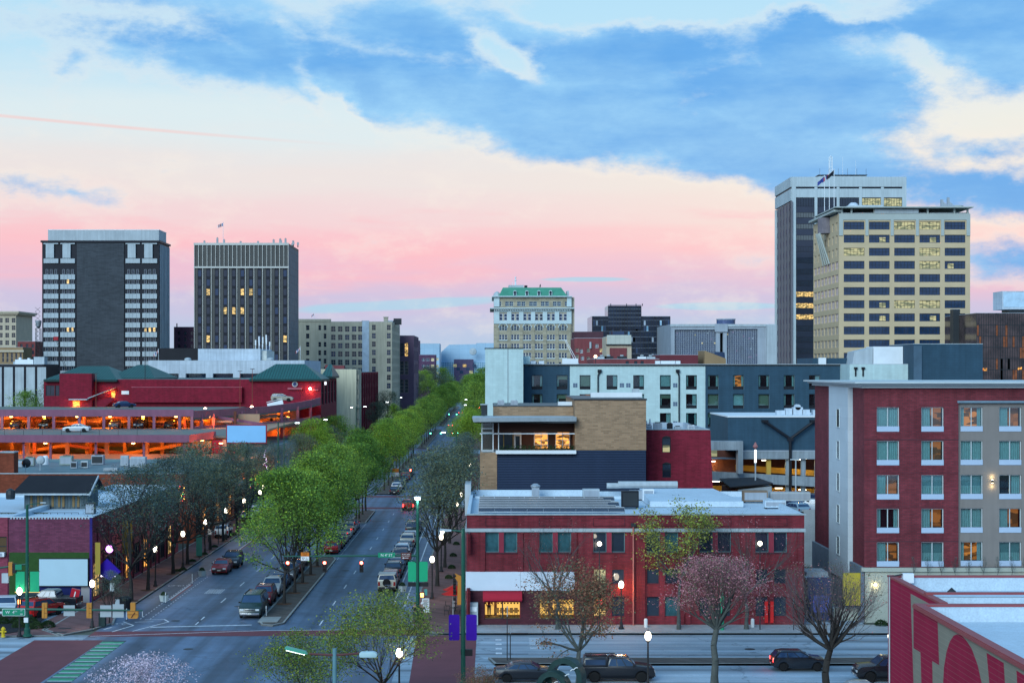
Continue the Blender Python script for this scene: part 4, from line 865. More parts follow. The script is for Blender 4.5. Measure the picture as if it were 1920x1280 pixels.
# --- white and navy hotel
D = 262.0; X0 = px(980); X1 = px(1592)
b = Bld('hotel', 'long hotel with white and navy painted blocks and black framed windows', 'building', X0, X1, D, D+20, pz(683), WHB, rm=SPAND, parapet=.9)
f_ = lambda x_: px(x_)-X0
def cells(a_, c_, holes, z0, z1):                            # wall strip around openings, in photo columns
    out = []; us = sorted({a_, c_, *[h[0] for h in holes], *[h[2] for h in holes]}); zs = sorted({z0, z1, *[h[1] for h in holes], *[h[3] for h in holes]})
    for i in range(len(us)-1):
        for j in range(len(zs)-1):
            cu, cz = (us[i]+us[i+1])/2, (zs[j]+zs[j+1])/2
            if not any(h[0] < cu < h[2] and h[1] < cz < h[3] for h in holes): out.append((us[i], us[i+1], zs[j], zs[j+1]))
    return out
rows_ = [730, 765.5, 801, 836, 871]
wl = [(1007,0),(1054,0),(1097,1),(1147.5,1),(1197.5,1),(1247.5,1),(1296.5,1),(1337,0),(1384.5,0),(1432,0),(1479.5,0),(1527,0)]
navy_holes = []
styles = {(1007,0):'sides',(1054,0):'halfblind',(1097,0):'blind',(1147.5,0):'half',(1197.5,0):'half',(1247.5,0):'sheer',(1296.5,0):'sides',(1337,0):'sides',(1384.5,0):'warm',(1432,0):'sides',(1479.5,0):'sides',
          (1007,1):'sides',(1054,1):'halfblind',(1097,1):'orange',(1247.5,1):'halfblind',(1296.5,1):'half',(1337,1):'blind',(1384.5,1):'sheer',(1432,1):'blind',(1479.5,1):'sides',(1247.5,2):'half',(1296.5,2):'sides',(1337,2):'halfblind',(1337,3):'blind'}
GR = M('black_grille', (.012,.014,.02), .5, .2)
for x, isw in wl:
    for j, y in enumerate(rows_):
        u, z = f_(x), pz(y); w, h = 1.72, 2.28
        b.holes['front'].append((u-w/2, z, u+w/2, z+h, .45))
        if not isw: navy_holes.append((u-w/2, z, u+w/2, z+h))
        wo_ = b.win('front', u, z, w, h, 1, 1, .07, GR, SEE, .22, False)
        g_ = MB(); g_.box(-w/2+.05,w/2-.05,.14,.2,.02,.5,GR); g_.build('grille', wo_)
        room(b, 'front', wo_, w, h-.5, styles.get((x,j), 'half'), .3, .5)
b.holes['front'] = [h for h in b.holes['front']]
for a_, c_ in ((0, f_(1068)), (f_(1322.5), X1-X0)):
    b.piece('navy_facing', lambda m: [m.box(u0,u1,-.1,0,z0,z1,NAVY) for u0,u1,z0,z1 in cells(a_, c_, [h for h in navy_holes if a_ < h[0] < c_], 0, pz(686))])
b.piece('coping', lambda m: m.box(-.1, X1-X0+.1, -.25, .3, pz(685.5), pz(683), DARKF))
for x, y in ((1078.5,722),(1166,722),(1178,722),(1266,722),(1266,757),(1266,793)):
    b.piece('vent', lambda m: [m.box(f_(x)+i*.36-.33, f_(x)+i*.36-.02, -.03, .02, pz(y)+k_*.34-.33, pz(y)+k_*.34-.02, M('vent_grey',(.10,.14,.22))) for i in (0,1) for k_ in (0,1)] if f_(x) else None)
for x in (1124,1270.5):
    b.piece('downpipe', lambda m: m.box(f_(x)-.3,f_(x)+.3,-.45,-.05,pz(698),pz(692.5),GR).cyl((f_(x),-.25,pz(698)),(f_(x)-.25 if x < 1200 else f_(x)+.2,-.25,pz(704)),.13,.13,6,GR).cyl((f_(x)-.25 if x < 1200 else f_(x)+.2,-.25,pz(704)),(f_(x)-.25 if x < 1200 else f_(x)+.2,-.25,pz(800)),.11,.11,6,GR))
b.piece('stair_tower', lambda m: m.box(px(910)-X0, -.05, -7, 12, 0, pz(654.5), WHB).box(px(910)-X0-.1, .05, -7.1, 12, pz(654.5), pz(653), DARKF).box(-.05,f_(996),8,12,0,pz(667),WHB))
b.piece('joint', lambda m: m.box(px(951.5)-X0-.05, px(951.5)-X0+.05, -7.03, -7, 0, pz(655), M('panel_joint',(.2,.23,.26))))
b.piece('wall_lamp', lambda m: m.box(f_(1337)-.35,f_(1337)+.35,-.3,-.1,pz(803.5),pz(801.5),EM('cool_lamp',(.85,1,1),3)))
b.piece('rooftop_wing', lambda m: m.box(f_(1525), X1-X0, .5, 14, pz(684), pz(671), NAVY).box(f_(1535),f_(1549),-.02,.49,pz(684),pz(670.5),WHITE))
b.finish()
for i, x in enumerate((1002,1018,1243,1252,1262,1272,1281)):
    m = MB(); m.box(-.42,.42,-.4,.4,0,.9,WHITE).cyl((0,0,.9),(0,0,1.0),.3,.3,8,DARKF); tag(m.build('condenser', loc=(px(x), D+8, pz(683)-.3)), 'small pale condenser above the hotel parapet, %s from the left' % order[i], 'roof unit', 'condensers along the hotel roof')
t = thing('crane', 'white lattice crane boom leaning over the hotel roof', 'crane', (px(1105), D+30, 0))
m = MB(); 
for s_ in (0,.5): m.cyl((.3+s_,0,pz(700)),(-2.6+s_*.4,0,pz(630)),.07,.05,4,WHITE)
m.box(-3.0,-.2,-.5,.5,pz(684),pz(670),WHITE); m.build('boom', t)
m = MB(); m.cyl((0,0,0),(0,0,1.0),.05,.05,5,DARKF).ball((0,0,1.15),.25,EM('roof_lamp',(1,.55,.3),9),8,5); tag(m.build('roof_lamp', loc=(px(1118), D+2, pz(685)+.3)), 'bright orange roof lamp beside the crane boom', 'lamp')
D = 255.0
b = Bld('hotel', 'low white hotel wing between the navy roof masses', 'building', px(1593), px(1716), D, D+12, pz(683), WHB, rm=SPAND, parapet=.3)
for x in (1604,1618): b.piece('downpipe', lambda m: m.box(px(x)-px(1593)-.1,px(x)-px(1593)+.1,-.2,0,pz(705),pz(689),GR).box(px(x)-px(1593)-.25,px(x)-px(1593)+.25,-.35,0,pz(692),pz(688),GR))
b.piece('roof_box', lambda m: m.box(px(1646)-px(1593), px(1702)-px(1593), 3, 8, pz(684), pz(649), WHITE).hexa([(px(1606)-px(1593),3,pz(684)),(px(1645)-px(1593),3,pz(684)),(px(1645)-px(1593),8,pz(684)),(px(1606)-px(1593),8,pz(684)),(px(1610)-px(1593),3,pz(659)),(px(1645)-px(1593),3,pz(651)),(px(1645)-px(1593),8,pz(651)),(px(1610)-px(1593),8,pz(659))], SPAND)); b.finish()
b = Bld('hotel', 'windowless dark navy roof mass right of the white roof box', 'building', px(1702.5), px(1832), D-3, D+12, ZZ(645,D-3), NAVY, rm=SPAND, parapet=.3, z0=0)
b.piece('wall', lambda m: m.box(.05, px(1718)-px(1702.5), -.3, 0, 2, pz(646)-.2, M('blue_grey_paint',(.07,.12,.17)))); b.finish()
# --- tan brick restaurant
D = 185.0; TAN = M('tan_brick', (.38,.235,.140), .85, .10, .5, 'brick', p=(.6,.2,.02,(.30,.22,.15))); SL = M('navy_metal_slat', (.030,.045,.085), .35, .1, .5, metal=.4); BRW = M('brown_soffit_wall', (.085,.042,.032), .8, .1, .4)
X0 = px(900); xr = px(1211.5)
t = thing('restaurant_building', 'tan brick restaurant with navy slatted wall and glazed roof terrace', 'building', (X0, D, 0)); q = lambda x_: px(x_)-X0
z_s, z_t = pz(843.5), pz(750)
m = MB(); m.box(q(932), xr-X0, .12, 22, 0, z_s-.02, M('slat_backing',(.015,.02,.035))).box(0, q(932)-.01, 0, 22, 0, pz(848), TAN); m.build('lower_wall', t)
s_ = MB(); w_s = xr-px(932)-.04; s_.hexa([(0,-.01,0),(w_s,-.01,0),(w_s,.1,0),(0,.1,0),(0,.05,.13),(w_s,.05,.13),(w_s,.1,.13),(0,.1,.13)], SL); sm_ = s_.mesh('slat')
z = z_s-.2; 
while z > 7.6: obj('slat', sm_, t, (q(932)+.02, 0, z)); z -= .187
m = MB(); m.box(q(1078), xr-X0, 0, 22, z_s, z_t, TAN); m.build('brick_block', t)
m = MB(); m.box(q(1078)-.1, xr-X0+.1, -.1, 22.1, z_t, z_t+.16, DARKF); m.build('coping', t)
m = MB(); m.box(q(925), q(1078)-.02, 3.5, 20, pz(787), pz(763), TAN).box(q(925)-.05,q(1078)-.03,3.4,20,pz(763),pz(762),DARKF); m.build('upper_parapet', t)
m = MB(); m.hexa([(q(888),-3.5,pz(789)),(q(1080),-1,pz(789)),(q(1080),3.6,pz(789)),(q(888),3.6,pz(789)),(q(886),-3.7,pz(781)),(q(1080),-1.2,pz(781)),(q(1080),3.6,pz(781)),(q(886),3.6,pz(781))], SPAND)
m.box(q(890),q(1079),-1.5,3,pz(792),pz(789.2),DARKF); m.build('canopy', t)
m = MB(); m.box(q(932)-.15, q(1080), -.5, .1, pz(848.5)-.1, pz(843.5), WHITE); m.build('planter', t)
pl = M('planter_leaf', (.035,.075,.03), .8, .3, 4, 'leaf')
for i in range(14):
    m = MB(); rr = random.Random(i)
    for k_ in range(60):
        a_ = rr.uniform(0,6.28); r_ = rr.uniform(0,.33); x_, y_, zz_ = r_*math.cos(a_), r_*math.sin(a_)*.6, rr.uniform(0,.5); m.add([(x_,y_,zz_),(x_+rr.uniform(-.12,.12),y_,zz_+.12),(x_+rr.uniform(-.12,.12),y_+.1,zz_+.03)],[(0,1,2)],pl)
    tag(m.build('potted_plant', loc=(X0+q(941+i*10.2), D-.2, pz(843.5)-.02)), 'small leafy plant in the long terrace planter, %s from the left' % order[i], 'plant', 'plants in the terrace planter')
m = MB(); m.box(q(905),q(1078),5.0,5.2,pz(845),pz(795),BRW).box(q(905),q(1078),0.2,5,pz(848)-.1,pz(847),CONC).box(q(925),q(1078),2.2,5,pz(812),pz(795),BRW); m.build('terrace_wall', t)
m = MB(); m.box(q(903)-.2,q(1078),.3,.45,pz(814),pz(811.8),WHITE).box(q(934),q(935.5),.3,.45,pz(845),pz(792),WHITE)
for x_ in (903.5,924.5): m.box(q(x_)-.05,q(x_)+.05,.2,.3,pz(847),pz(793),WHITE)
for z_ in (804,812,845.5): m.box(q(902),q(925),.2,.3,pz(z_),pz(z_)+.1,WHITE)
for x_ in (945,963): m.box(q(x_)-.04,q(x_)+.04,4.4,4.5,pz(845),pz(812),M('ochre_frame',(.35,.25,.08)))
m.build('terrace_frame', t)
m = MB(); m.box(q(904),q(924),.24,.26,pz(847),pz(793),SEE).box(q(935),q(963),4.45,4.47,pz(846),pz(813),PANE); m.build('terrace_glazing', t)
m = MB(); m.box(q(964.5),q(979),4.6,4.75,pz(846),pz(813),WHITE); d_ = m.build('door', t); m = MB(); m.box(q(968),q(976),4.5,4.59,pz(844),pz(820),PANE); m.build('pane', d_)
for x0_, x1_, m_ in ((1004,1030,LITO),(1045,1072,LITO)):
    w_ = MB(); w, h = (x1_-x0_)*D/F, 2.1
    for a_ in range(3): w_.box(a_*w/2-.04,a_*w/2+.04,-.06,0,0,h,WHITE)
    for c_ in range(5): w_.box(0,w,-.05,0,c_*h/4-.03,c_*h/4+.03,WHITE)
    o = w_.build('window', t, loc=(q(x0_),4.95,pz(846))); p_ = MB(); p_.box(0,w,.0,.04,0,h,m_); p_.build('pane', o)
point('terrace_lamp', (q(1000)+0, 2.5, pz(815)), (1,.6,.25), 60, .2, t)
for i, (x_, w_, h_) in enumerate(((940,13,10),(966,14,10))):
    m = MB(); w = w_*D/F; h = h_*D/F; m.box(-w/2,w/2,-.5,.5,0,h,M('galvanised',(.40,.44,.48),.35,.1,1,metal=.5)).box(-w/2+.04,w/2-.04,-.52,-.5,.1,h-.1,CB).cyl((0,0,h),(0,0,h+.08),w*.4,w*.38,12,SPAND)
    tag(m.build('condenser', loc=(px(x_), D+8, pz(763)-.02)), ['left of two galvanised condensers on the tan restaurant roof','right of two galvanised condensers on the tan restaurant roof'][i], 'roof unit', 'condensers on the restaurant roof')
m = MB(); m.box(-3,3,-.6,.6,0,.55,WHITE).box(1.9,2.7,-.5,.5,.55,1.0,SPAND); tag(m.build('rooftop_unit', loc=(px(1168), D+10, z_t+.16)), 'long low white unit on top of the tan brick block', 'roof unit')
m = MB(); m.box(-.9,.9,-.5,.5,0,.45,WHITE); tag(m.build('rooftop_unit', loc=(px(1066), D+7, pz(763)+.02)), 'small white box on the parapet beside the tan brick block', 'roof unit')
m = MB(); m.box(-.35,.35,-.4,.4,0,1.2,DARKF).box(-.45,.45,-.5,.5,1.2,1.3,SPAND); tag(m.build('rooftop_unit', loc=(px(908), D+1.5, pz(781)+.1)), 'dark box with a grey lid on the canopy corner', 'roof unit')
# --- crimson brick block
D = 192.0; CRIM = M('crimson_painted_brick', (.25,.017,.040), .7, .16, .35, 'brick', streak=.14, p=(.5,.16,.012,(.21,.03,.045)))
b = Bld('brick_building', 'crimson painted brick block with arched windows, one of them lit', 'building', px(1211.8), px(1330), D, D+24, pz(805.5), CRIM, parapet=.6)
f_ = lambda x_: px(x_)-px(1211.8)
for x, y, h, m_ in ((1249.5,848,1.75,None),(1250,895,1.6,None),(1250,942,1.6,None),(1302,942,1.6,None)):
    b.win('front', f_(x), pz(y), 1.0, h, 1, 2, .06, DARKF, PANE, .15)
    b.piece('arch', lambda m: m.add([(f_(x)-.5,-.02,pz(y)+h)]+[(f_(x)-.5+1.0*k_/6,-.02,pz(y)+h+.18*math.sin(math.pi*k_/6)) for k_ in range(1,6)]+[(f_(x)+.5,-.02,pz(y)+h)],[tuple(range(7))],DARKF))
m = MB(); m.T = b.T('front'); m.box(f_(1249.5)-.4,f_(1249.5)+.4,.15,.17,pz(847),pz(834),LITY); m.build('lit_panel', b.root)
b.piece('coping', lambda m: m.box(-.02, px(1330)-px(1211.8)+.05, -.12, .3, pz(805.5), pz(804.3), SPAND))
b.piece('buttress', lambda m: m.prism([(f_(1330),0),(f_(1330)+.8,0),(f_(1330)+.12,pz(806)),(f_(1330),pz(806))], .05, 23, CRIM)); b.finish()
for i, (x, w_, h_, m_) in enumerate(((1220,14,9,WHITE),(1238,16,13,SPAND),(1261,10,12,GR),(1276,13,6,SPAND),(1301,12,9,WHITE))):
    m = MB(); w, h = w_*D/F, h_*D/F; m.box(-w/2,w/2,-.4,.4,0,h,m_).box(-w/2+.05,w/2-.05,-.42,-.4,.08,h-.08,CB if m_ is not GR else GR).cyl((0,0,h),(0,0,h+.1),w*.35,w*.35,12,DARKF)
    if i == 0: m.cyl((-.2,0,h),(-.2,0,h+.5),.08,.08,6,WHITE).cyl((.2,0,h),(.2,0,h+.7),.1,.1,6,WHITE)
    tag(m.build('rooftop_unit', loc=(px(x), D+3, pz(805.5)-.1)), 'roof unit on the crimson brick block: ' + ['white, with two flue pipes, furthest left','tall grey condenser','small black one','low grey one right of the black one','white box furthest right'][i], 'roof unit', 'plant on the crimson brick block')
# --- parking structure with navy upper wall
D = 225.0; PCN = M('parking_concrete', (.27,.31,.34), .8, .12, .4, 'rough', streak=.2); YEL = M('lamplight_painted_parapet', (.55,.33,.06), .7, .12); DKB = M('dark_brown_brick', (.11,.035,.022), .85, .1, .4, 'brick')  # YEL is concrete with the yellow lamplight put into its colour
t = thing('parking_garage', 'concrete parking structure below a navy wall with a Y shaped downpipe', 'parking garage', (px(1330), D, 0)); q = lambda x_: px(x_)-px(1330)
m = MB(); m.box(q(1365), q(1590), 0, 18, pz(845), pz(782), NAVY); m.build('upper_wall', t)
m = MB(); m.box(q(1364), q(1591), -.15, 18, pz(782), pz(779.5), WHITE); m.build('coping', t)
m = MB(); m.box(q(1387.5), q(1590), -.35, .5, pz(860), pz(846), PCN).box(q(1387.5),q(1590),-.4,.4,pz(845.9),pz(843.6),CB); m.build('beam', t)
m = MB(); m.box(q(1326), q(1387), -3, -1, pz(841.5), pz(825), PCN).box(q(1378),q(1387),-3,-1,pz(885),pz(841.5),PCN); m.build('portal_frame', t)
def rampbar(name, y0, y1, th, d=0, x0_=1322, x1_=1590, m_=PCN, k=.3):
    m = MB(); a_, c_ = q(x0_), q(x1_); z0_, z1_ = pz(y0), pz(y1); h_ = th*D/F
    m.hexa([(a_,d,z0_-h_),(c_,d,z1_-h_),(c_,d+k,z1_-h_),(a_,d+k,z0_-h_),(a_,d,z0_),(c_,d,z1_),(c_,d+k,z1_),(a_,d+k,z0_)], m_); return m.build(name, t)
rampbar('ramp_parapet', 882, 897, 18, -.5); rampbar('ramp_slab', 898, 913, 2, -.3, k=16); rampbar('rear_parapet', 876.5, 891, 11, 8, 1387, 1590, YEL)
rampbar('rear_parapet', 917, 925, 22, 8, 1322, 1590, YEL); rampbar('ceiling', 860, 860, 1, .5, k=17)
m = MB(); m.box(q(1322), q(1590), 17, 17.3, 0, pz(846), DKB); m.build('back_wall', t); m = MB(); m.box(q(1322), q(1387), 4,4.3, pz(900), pz(843), DKB); m.build('inner_wall', t)
for x_ in (1442,1478,1507,1533):
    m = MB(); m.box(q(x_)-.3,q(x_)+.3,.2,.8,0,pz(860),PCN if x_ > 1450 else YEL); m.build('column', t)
m = MB(); r_ = .2
for a_, c_ in (((1433,790),(1480,822)),((1523,790),(1480,822)),((1480,822),(1480,936))): m.cyl((q(a_[0]),-.75,pz(a_[1])),(q(c_[0]),-.75,pz(c_[1])),r_,r_,8,GR)
for x_ in (1433,1523): m.box(q(x_)-.4,q(x_)+.4,-1,-.05,pz(791),pz(786.5),GR)
m.box(q(1480)-.4,q(1480)+.4,-.95,-.5,pz(826),pz(820),GR); m.build('downpipe', t)
for x_, y_, d_ in ((1442,864,3),(1504,863,3),(1520,864,6),(1340,866,3),(1470,918,4),(1515,921,4),(1350,905,4)):
    m = MB(); m.box(-.5,.5,-.1,.1,0,.08,EM('fluorescent_lamp',(1,.9,.65),10)); lo = m.build('lamp', t, loc=(q(x_), d_, pz(y_)-.1)); point('lamp_light', (0,0,-.3), (1,.62,.22), 140, .2, lo)
m = MB(); m.box(q(1333),q(1352),3.9,3.99,pz(858),pz(846),LITY); m.build('lit_panel', t)
for i,(x_,w_,h_) in enumerate(((1463,16,11),(1478,12,16),(1495,18,19),(1510,14,13),(1526,6,12))):
    D = 231; m = MB(); w,h = w_*D/F,h_*D/F*.75; m.box(-w/2,w/2,-.6,.6,0,h,PC); 
    if i == 2: m.cyl((0,-.6,h),(0,.6,h),w*.3,w*.3,14,PC)
    tag(m.build('rooftop_unit', loc=(px(x_), D, ZZ(779.5,225))), 'pale duct unit over the navy parking wall, ' + ['furthest left','second from the left','the tall one with a round hood','right of the round hood','small one at the hotel cornice'][i], 'roof unit', 'duct units over the navy parking wall')
D = 205.0
t = thing('shed', 'low grey shed with a dark sloping roof in front of the parking ramp', 'shed', (px(1410), D, 0)); q = lambda x_: px(x_)-px(1410)
m = MB(); m.prism([(q(1384),0),(q(1447),0),(q(1447),pz(911)),(q(1384),pz(918))], 0, 9, CONC).box(q(1372),q(1384)-.01,.5,9,0,pz(918),DKB); m.build('wall', t)
m = MB(); m.hexa([(q(1368),-.3,pz(914)),(q(1449),-.3,pz(907)),(q(1440),9,pz(905)),(q(1368),9,pz(907.5)),(q(1368),-.3,pz(912)),(q(1449),-.3,pz(905)),(q(1440),9,pz(903)),(q(1368),9,pz(905.5))], DS); m.build('roof', t)
m = MB(); m.cyl((0,0,0),(0,0,4.6),.1,.08,6,SPAND).cyl((0,0,2.7),(0,0,4.3),.14,.14,6,EM('white_tube_lamp',(1,1,1),2.5)).lathe([(.05,0),(.35,.3),(.05,.9)],(0,0,4.4),8,M('rusty_pink',(.35,.15,.15))); tag(m.build('lamp_post', loc=(px(1428.5), D+5, pz(912))), 'short lit post with a pointed pink top above the grey shed', 'lamp')
t = thing('lamp_post', 'tall grey lamp post in front of the parking ramp with a small blue sign', 'street lamp', (px(1506), 210, 0)); m = MB(); m.cyl((0,0,0),(0,0,ZZ(862,210)),.11,.08,8,SPAND); m.build('pole', t); m = MB(); m.box(-.7,.5,-.12,.12,ZZ(862,210),ZZ(860,210),SPAND); m.build('lamp_head', t); m = MB(); m.box(-.25,.25,-.16,-.12,ZZ(926,210),ZZ(921,210),M('sign_blue',(.03,.10,.5))); m.build('sign_panel', t)
m = MB(); m.box(0,14,0,.4,0,ZZ(955,190),CONC).box(0,14,.4,30,ZZ(955,190)-.9,ZZ(955,190)-.8,ASPH4); m.T=None; tag(m.build('retaining_wall', loc=(XX(1478,190),190,0)), 'pale concrete deck wall below the parked cars at the right', 'wall')
# --- brick hotel in the right foreground
HB = M('hotel_red_brick', (.225,.036,.048), .8, .22, .4, 'brick', streak=.14, p=(.42,.14,.020,(.10,.035,.045))); TAUPE = M('taupe_render', (.225,.200,.185), .85, .06, .5, streak=.06); LIME = M('limestone_block', (.40,.42,.36), .85, .06, .4, 'block', p=(1.2,.45,.012,(.33,.35,.31))); COR = M('pale_cornice', (.50,.55,.56), .6, .06, .4)
D = 148.0; X0 = px(1620.5); X1 = X0+36; zb = pz(1063)
b = Bld('brick_hotel', 'red brick hotel with curtained windows, taupe bay and white cornice, right', 'building', X0, X1, D, D+22.5, pz(727), HB, z0=zb, rm=SPAND, parapet=.4)
f_ = lambda x_: px(x_)-X0; rows_ = [810,873,937,1000,1062.8]
SILLP = M('pale_blue_sill_panel', (.42,.52,.66), .6, .06)
kinds = {(0,0):'sheer',(1,0):'orange',(2,0):'warm',(3,0):'orange',(0,1):'sheer',(1,1):'orange',(2,1):'sheer',(3,1):'sheer',(0,2):'orange',(1,2):'teal',(2,2):'teal',(3,2):'half',(0,3):'sides',(1,3):'orange',(2,3):'sheer',(3,3):'orange',(0,4):'orange',(1,4):'teal',(2,4):'warm',(3,4):'teal'}
taupe_u = f_(1797)
b.hole('front', taupe_u, zb+.001, X1-X0, pz(751), .35)
tw = []
for i, x in enumerate((1665,1748.5,1824,1896.5,1970)):
    for j, y in enumerate(rows_):
        u, z, w, h = f_(x), pz(y)+.03, 2.0, 2.22; rec = i > 1
        if not rec: b.holes['front'].append((u-w/2, z, u+w/2, z+h, .4))
        wo_ = b.win('front', u, z, w, h, 2, 1, .07, COR, SEE, .2 + (.35 if rec else 0), False); wo_.data = wo_.data
        if rec: tw.append((u-w/2, z, u+w/2, z+h))
        g_ = MB(); ins = .35 if rec else 0; g_.box(-w/2-.02,w/2+.02,ins+.0,ins+.24,.03,.5,SILLP); g_.build('sill_panel', wo_)
        room(b, 'front', wo_, w, h-.5, kinds.get((i,j), 'sheer'), ins+.32, .5)
b.piece('taupe_bay', lambda m: [m.box(u0,u1,.35,.6,z0,z1,TAUPE) for u0,u1,z0,z1 in cells(taupe_u, X1-X0, tw, zb, pz(751))])
b.piece('bay_cap', lambda m: m.box(taupe_u-.1, X1-X0, -.08, .35, pz(755), pz(751), M('blue_grey_flashing',(.16,.24,.30))))
for j, y in enumerate(rows_):
    for i, x in enumerate((1665,1748.5)): b.piece('soldier_course', lambda m: [m.box(f_(x)-1+k_*.125, f_(x)-1+k_*.125+.1, -.03, 0, pz(y)-.62, pz(y)-.12, HB) for k_ in range(16)] and m.box(f_(x)-1.05,f_(x)+1.05,-.05,0,pz(y)-.12,pz(y),HB))
    b.piece('band', lambda m: m.box(0, taupe_u, -.025, 0, pz(y)-.7, pz(y)-.64, M('dark_band_brick',(.10,.03,.04))))
b.piece('cornice', lambda m: m.box(-.3,X1-X0+.1,-.35,22.6,pz(727),pz(722),COR).box(-.7,X1-X0+.1,-.8,22.8,pz(722),pz(718.5),COR).box(-1.1,X1-X0+.1,-1.25,23,pz(718.5),pz(715.5),COR))
b.piece('white_bay', lambda m: m.box(9.2, 17.8, -.45, 0, 3.0, pz(727), M('white_render',(.50,.56,.60),.8,.05,.4,'panel',p=(3,1.1,.015,(.42,.48,.52)))), 'left')
for j in range(5): b.win('left', 13.6, pz(rows_[j])+.1, 1.3, 1.8, 1, 1, .08, COR, [SHEER, CRIM, CRIM, PANE, PANE][j], -.47, False)
b.piece('string_course', lambda m: m.box(-.3, X1-X0, -.35, 0, zb-.35, zb-.001, LIME))
base = MB(); base.T = Matrix.Translation((-b.ox, -b.oy, -b.oz)); base.box(X0+.05, X1, D-.1, D+22.4, 0, zb-.36, LIME); base.build('stone_base', b.root)
b.piece('base_flare', lambda m: m.box(0,22.5,-.3,0,0,zb,M('grey_blue_base',(.16,.20,.25)))  , 'left')
for x_, y_ in ((1862,903),):
    o = b.piece('wall_sconce', lambda m: m.cyl((f_(x_),.2,pz(y_)-.1),(f_(x_),.2,pz(y_)+.15),.09,.09,8,DARKF).cyl((f_(x_),.2,pz(y_)+.155),(f_(x_),.2,pz(y_)+.17),.08,.08,8,EM('sconce_lamp',(1,.8,.4),25)).cyl((f_(x_),.2,pz(y_)-.12),(f_(x_),.2,pz(y_)-.105),.08,.08,8,EM('sconce_lamp',(1,.8,.4),25)))
    for s_ in (.45,-.45): point('sconce_light', (X0+f_(x_)-b.ox, D+.15-b.oy, pz(y_)+s_-b.oz), (1,.72,.30), 9, .04, b.root)
for x_ in (1640,1936):
    b.piece('wall_sconce', lambda m: m.box(f_(x_)-.08,f_(x_)+.08,-.3,-.1,pz(1097)-b.b[4]*0,pz(1093),EM('sconce_lamp',(1,.8,.4),25))); point('sconce_light', (X0+f_(x_)-b.ox, D-.45-b.oy, pz(1099)-b.oz), (1,.78,.4), 14, .05, b.root)
b.finish()
# --- mural wall roof in the corner
RC = M('red_coping', (.30,.070,.075), .5, .1, .6); MW = M('mural_grey_block', (.26,.24,.19), .85, .06, .5, 'panel', p=(9,.30,.012,(.31,.28,.22))); MR = M('mural_red_paint', (.33,.012,.050), .8, .1, .5, 'panel', p=(9,.30,.012,(.30,.08,.10))); RF = M('pale_blue_roof_sheet', (.50,.60,.68), .75, .08, .25, 'rough', streak=.05)
xw, zt_ = 24.6, 9.0
t = thing('mural_building', 'low building with pale roof, red coping and giant painted letters on its side wall', 'building', (xw, 80, 0))
L_ = lambda x_, y_: (x_-xw, y_-80)
m = MB(); m.box(0, 40, -30, 15.8, 0, zt_-.9, MW).box(0,.35,-30,15.8,zt_-.9,zt_,MW).box(.35,40,15.4,15.8,zt_-.9,zt_,RF); m.build('wall', t)
m = MB(); m.quad((.35,-30,zt_-.88),(40,-30,zt_-.88),(40,15.4,zt_-.88),(.35,15.4,zt_-.88), RF).box(0.36,.40,-30,15.4,zt_-.88,zt_,RF).box(8.3,8.9,15.25,15.4,zt_-.75,zt_-.1,SPAND); m.build('roof', t)
m = MB(); m.box(-.08,.45,-30,15.88,zt_,zt_+.13,RC).box(.45,40,15.35,15.88,zt_,zt_+.12,RC).box(-.14,-.08,-30,15.9,zt_-.12,zt_+.05,RC); m.build('coping', t)
m = MB(); m.box(1.6,40,16.2,29,0,zt_-.9,MR).box(1.6,1.9,16.2,29,zt_-.9,zt_+.0,MR).box(1.9,40,28.7,29,zt_-.9,zt_,RF).box(1.9,8,19.6,19.9,zt_-.9,zt_-.05,RF); m.build('rear_wing', t)
m = MB(); m.quad((1.9,16.2,zt_-.86),(40,16.2,zt_-.86),(40,28.7,zt_-.86),(1.9,28.7,zt_-.86), RF); m.build('rear_roof', t)
m = MB(); m.box(1.55,2.0,16.2,29.05,zt_+.002,zt_+.13,RC).box(2.0,40,28.65,29.05,zt_+.002,zt_+.12,RC).box(1.6,8.1,19.5,19.95,zt_+.131,zt_+.24,RC).hexa([(1.56,17,1),(1.6,17,1),(1.6,22,1),(1.56,22,1),(1.56,17,zt_-.3),(1.6,17,zt_-.3),(1.6,23,zt_-.3),(1.56,23,zt_-.3)],MW); m.build('rear_coping', t)
m = MB(); m.box(2.4,3.1,28.2,28.6,zt_-.3,zt_+.32,WHITE).cyl((2.4,28.4,zt_+.25),(1.5,28.3,zt_+.1),.05,.05,6,DARKF).cyl((1.5,28.2,zt_+.1),(1.5,28.2,0),.05,.05,6,SPAND); m.build('conduit_box', t)
for x_ in (5.4,14.2):
    m = MB(); m.lathe([(.3,0),(.28,.12),(.02,.35)],(0,0,0),8,DARKF); m.build('roof_drain', t, loc=(x_,27.6,zt_-.86))
def mural(pts, nm='painted_letter'):                         # y along the wall (world), z; painted shapes standing 4 mm proud
    m = MB(); m.add([(-.004, y_-80, z_) for y_, z_ in pts], [tuple(range(len(pts)))], MR); return m.build(nm, t)
def wp(px_, py_):                                            # a point on the mural wall seen at a photo position
    D_ = xw*F/(px_-CX); return (D_, H-(py_-CY)*D_/F)
for poly in ([(1712.6,1133),(1758,1163),(1761,1246),(1748,1238),(1749,1290),(1728,1290),(1726,1222),(1713,1214)],
             [(1768,1290),(1770,1250),(1775,1220),(1781,1202),(1788,1191),(1795,1188),(1803,1190),(1812,1200),(1822,1215),(1833,1245),(1842,1285),(1843,1290)],
             [(1850,1223),(1882,1242),(1885,1290),(1856,1290)], [(1906,1256),(1935,1274),(1935,1295),(1908,1295)]):
    mural([wp(*p_) for p_ in poly])
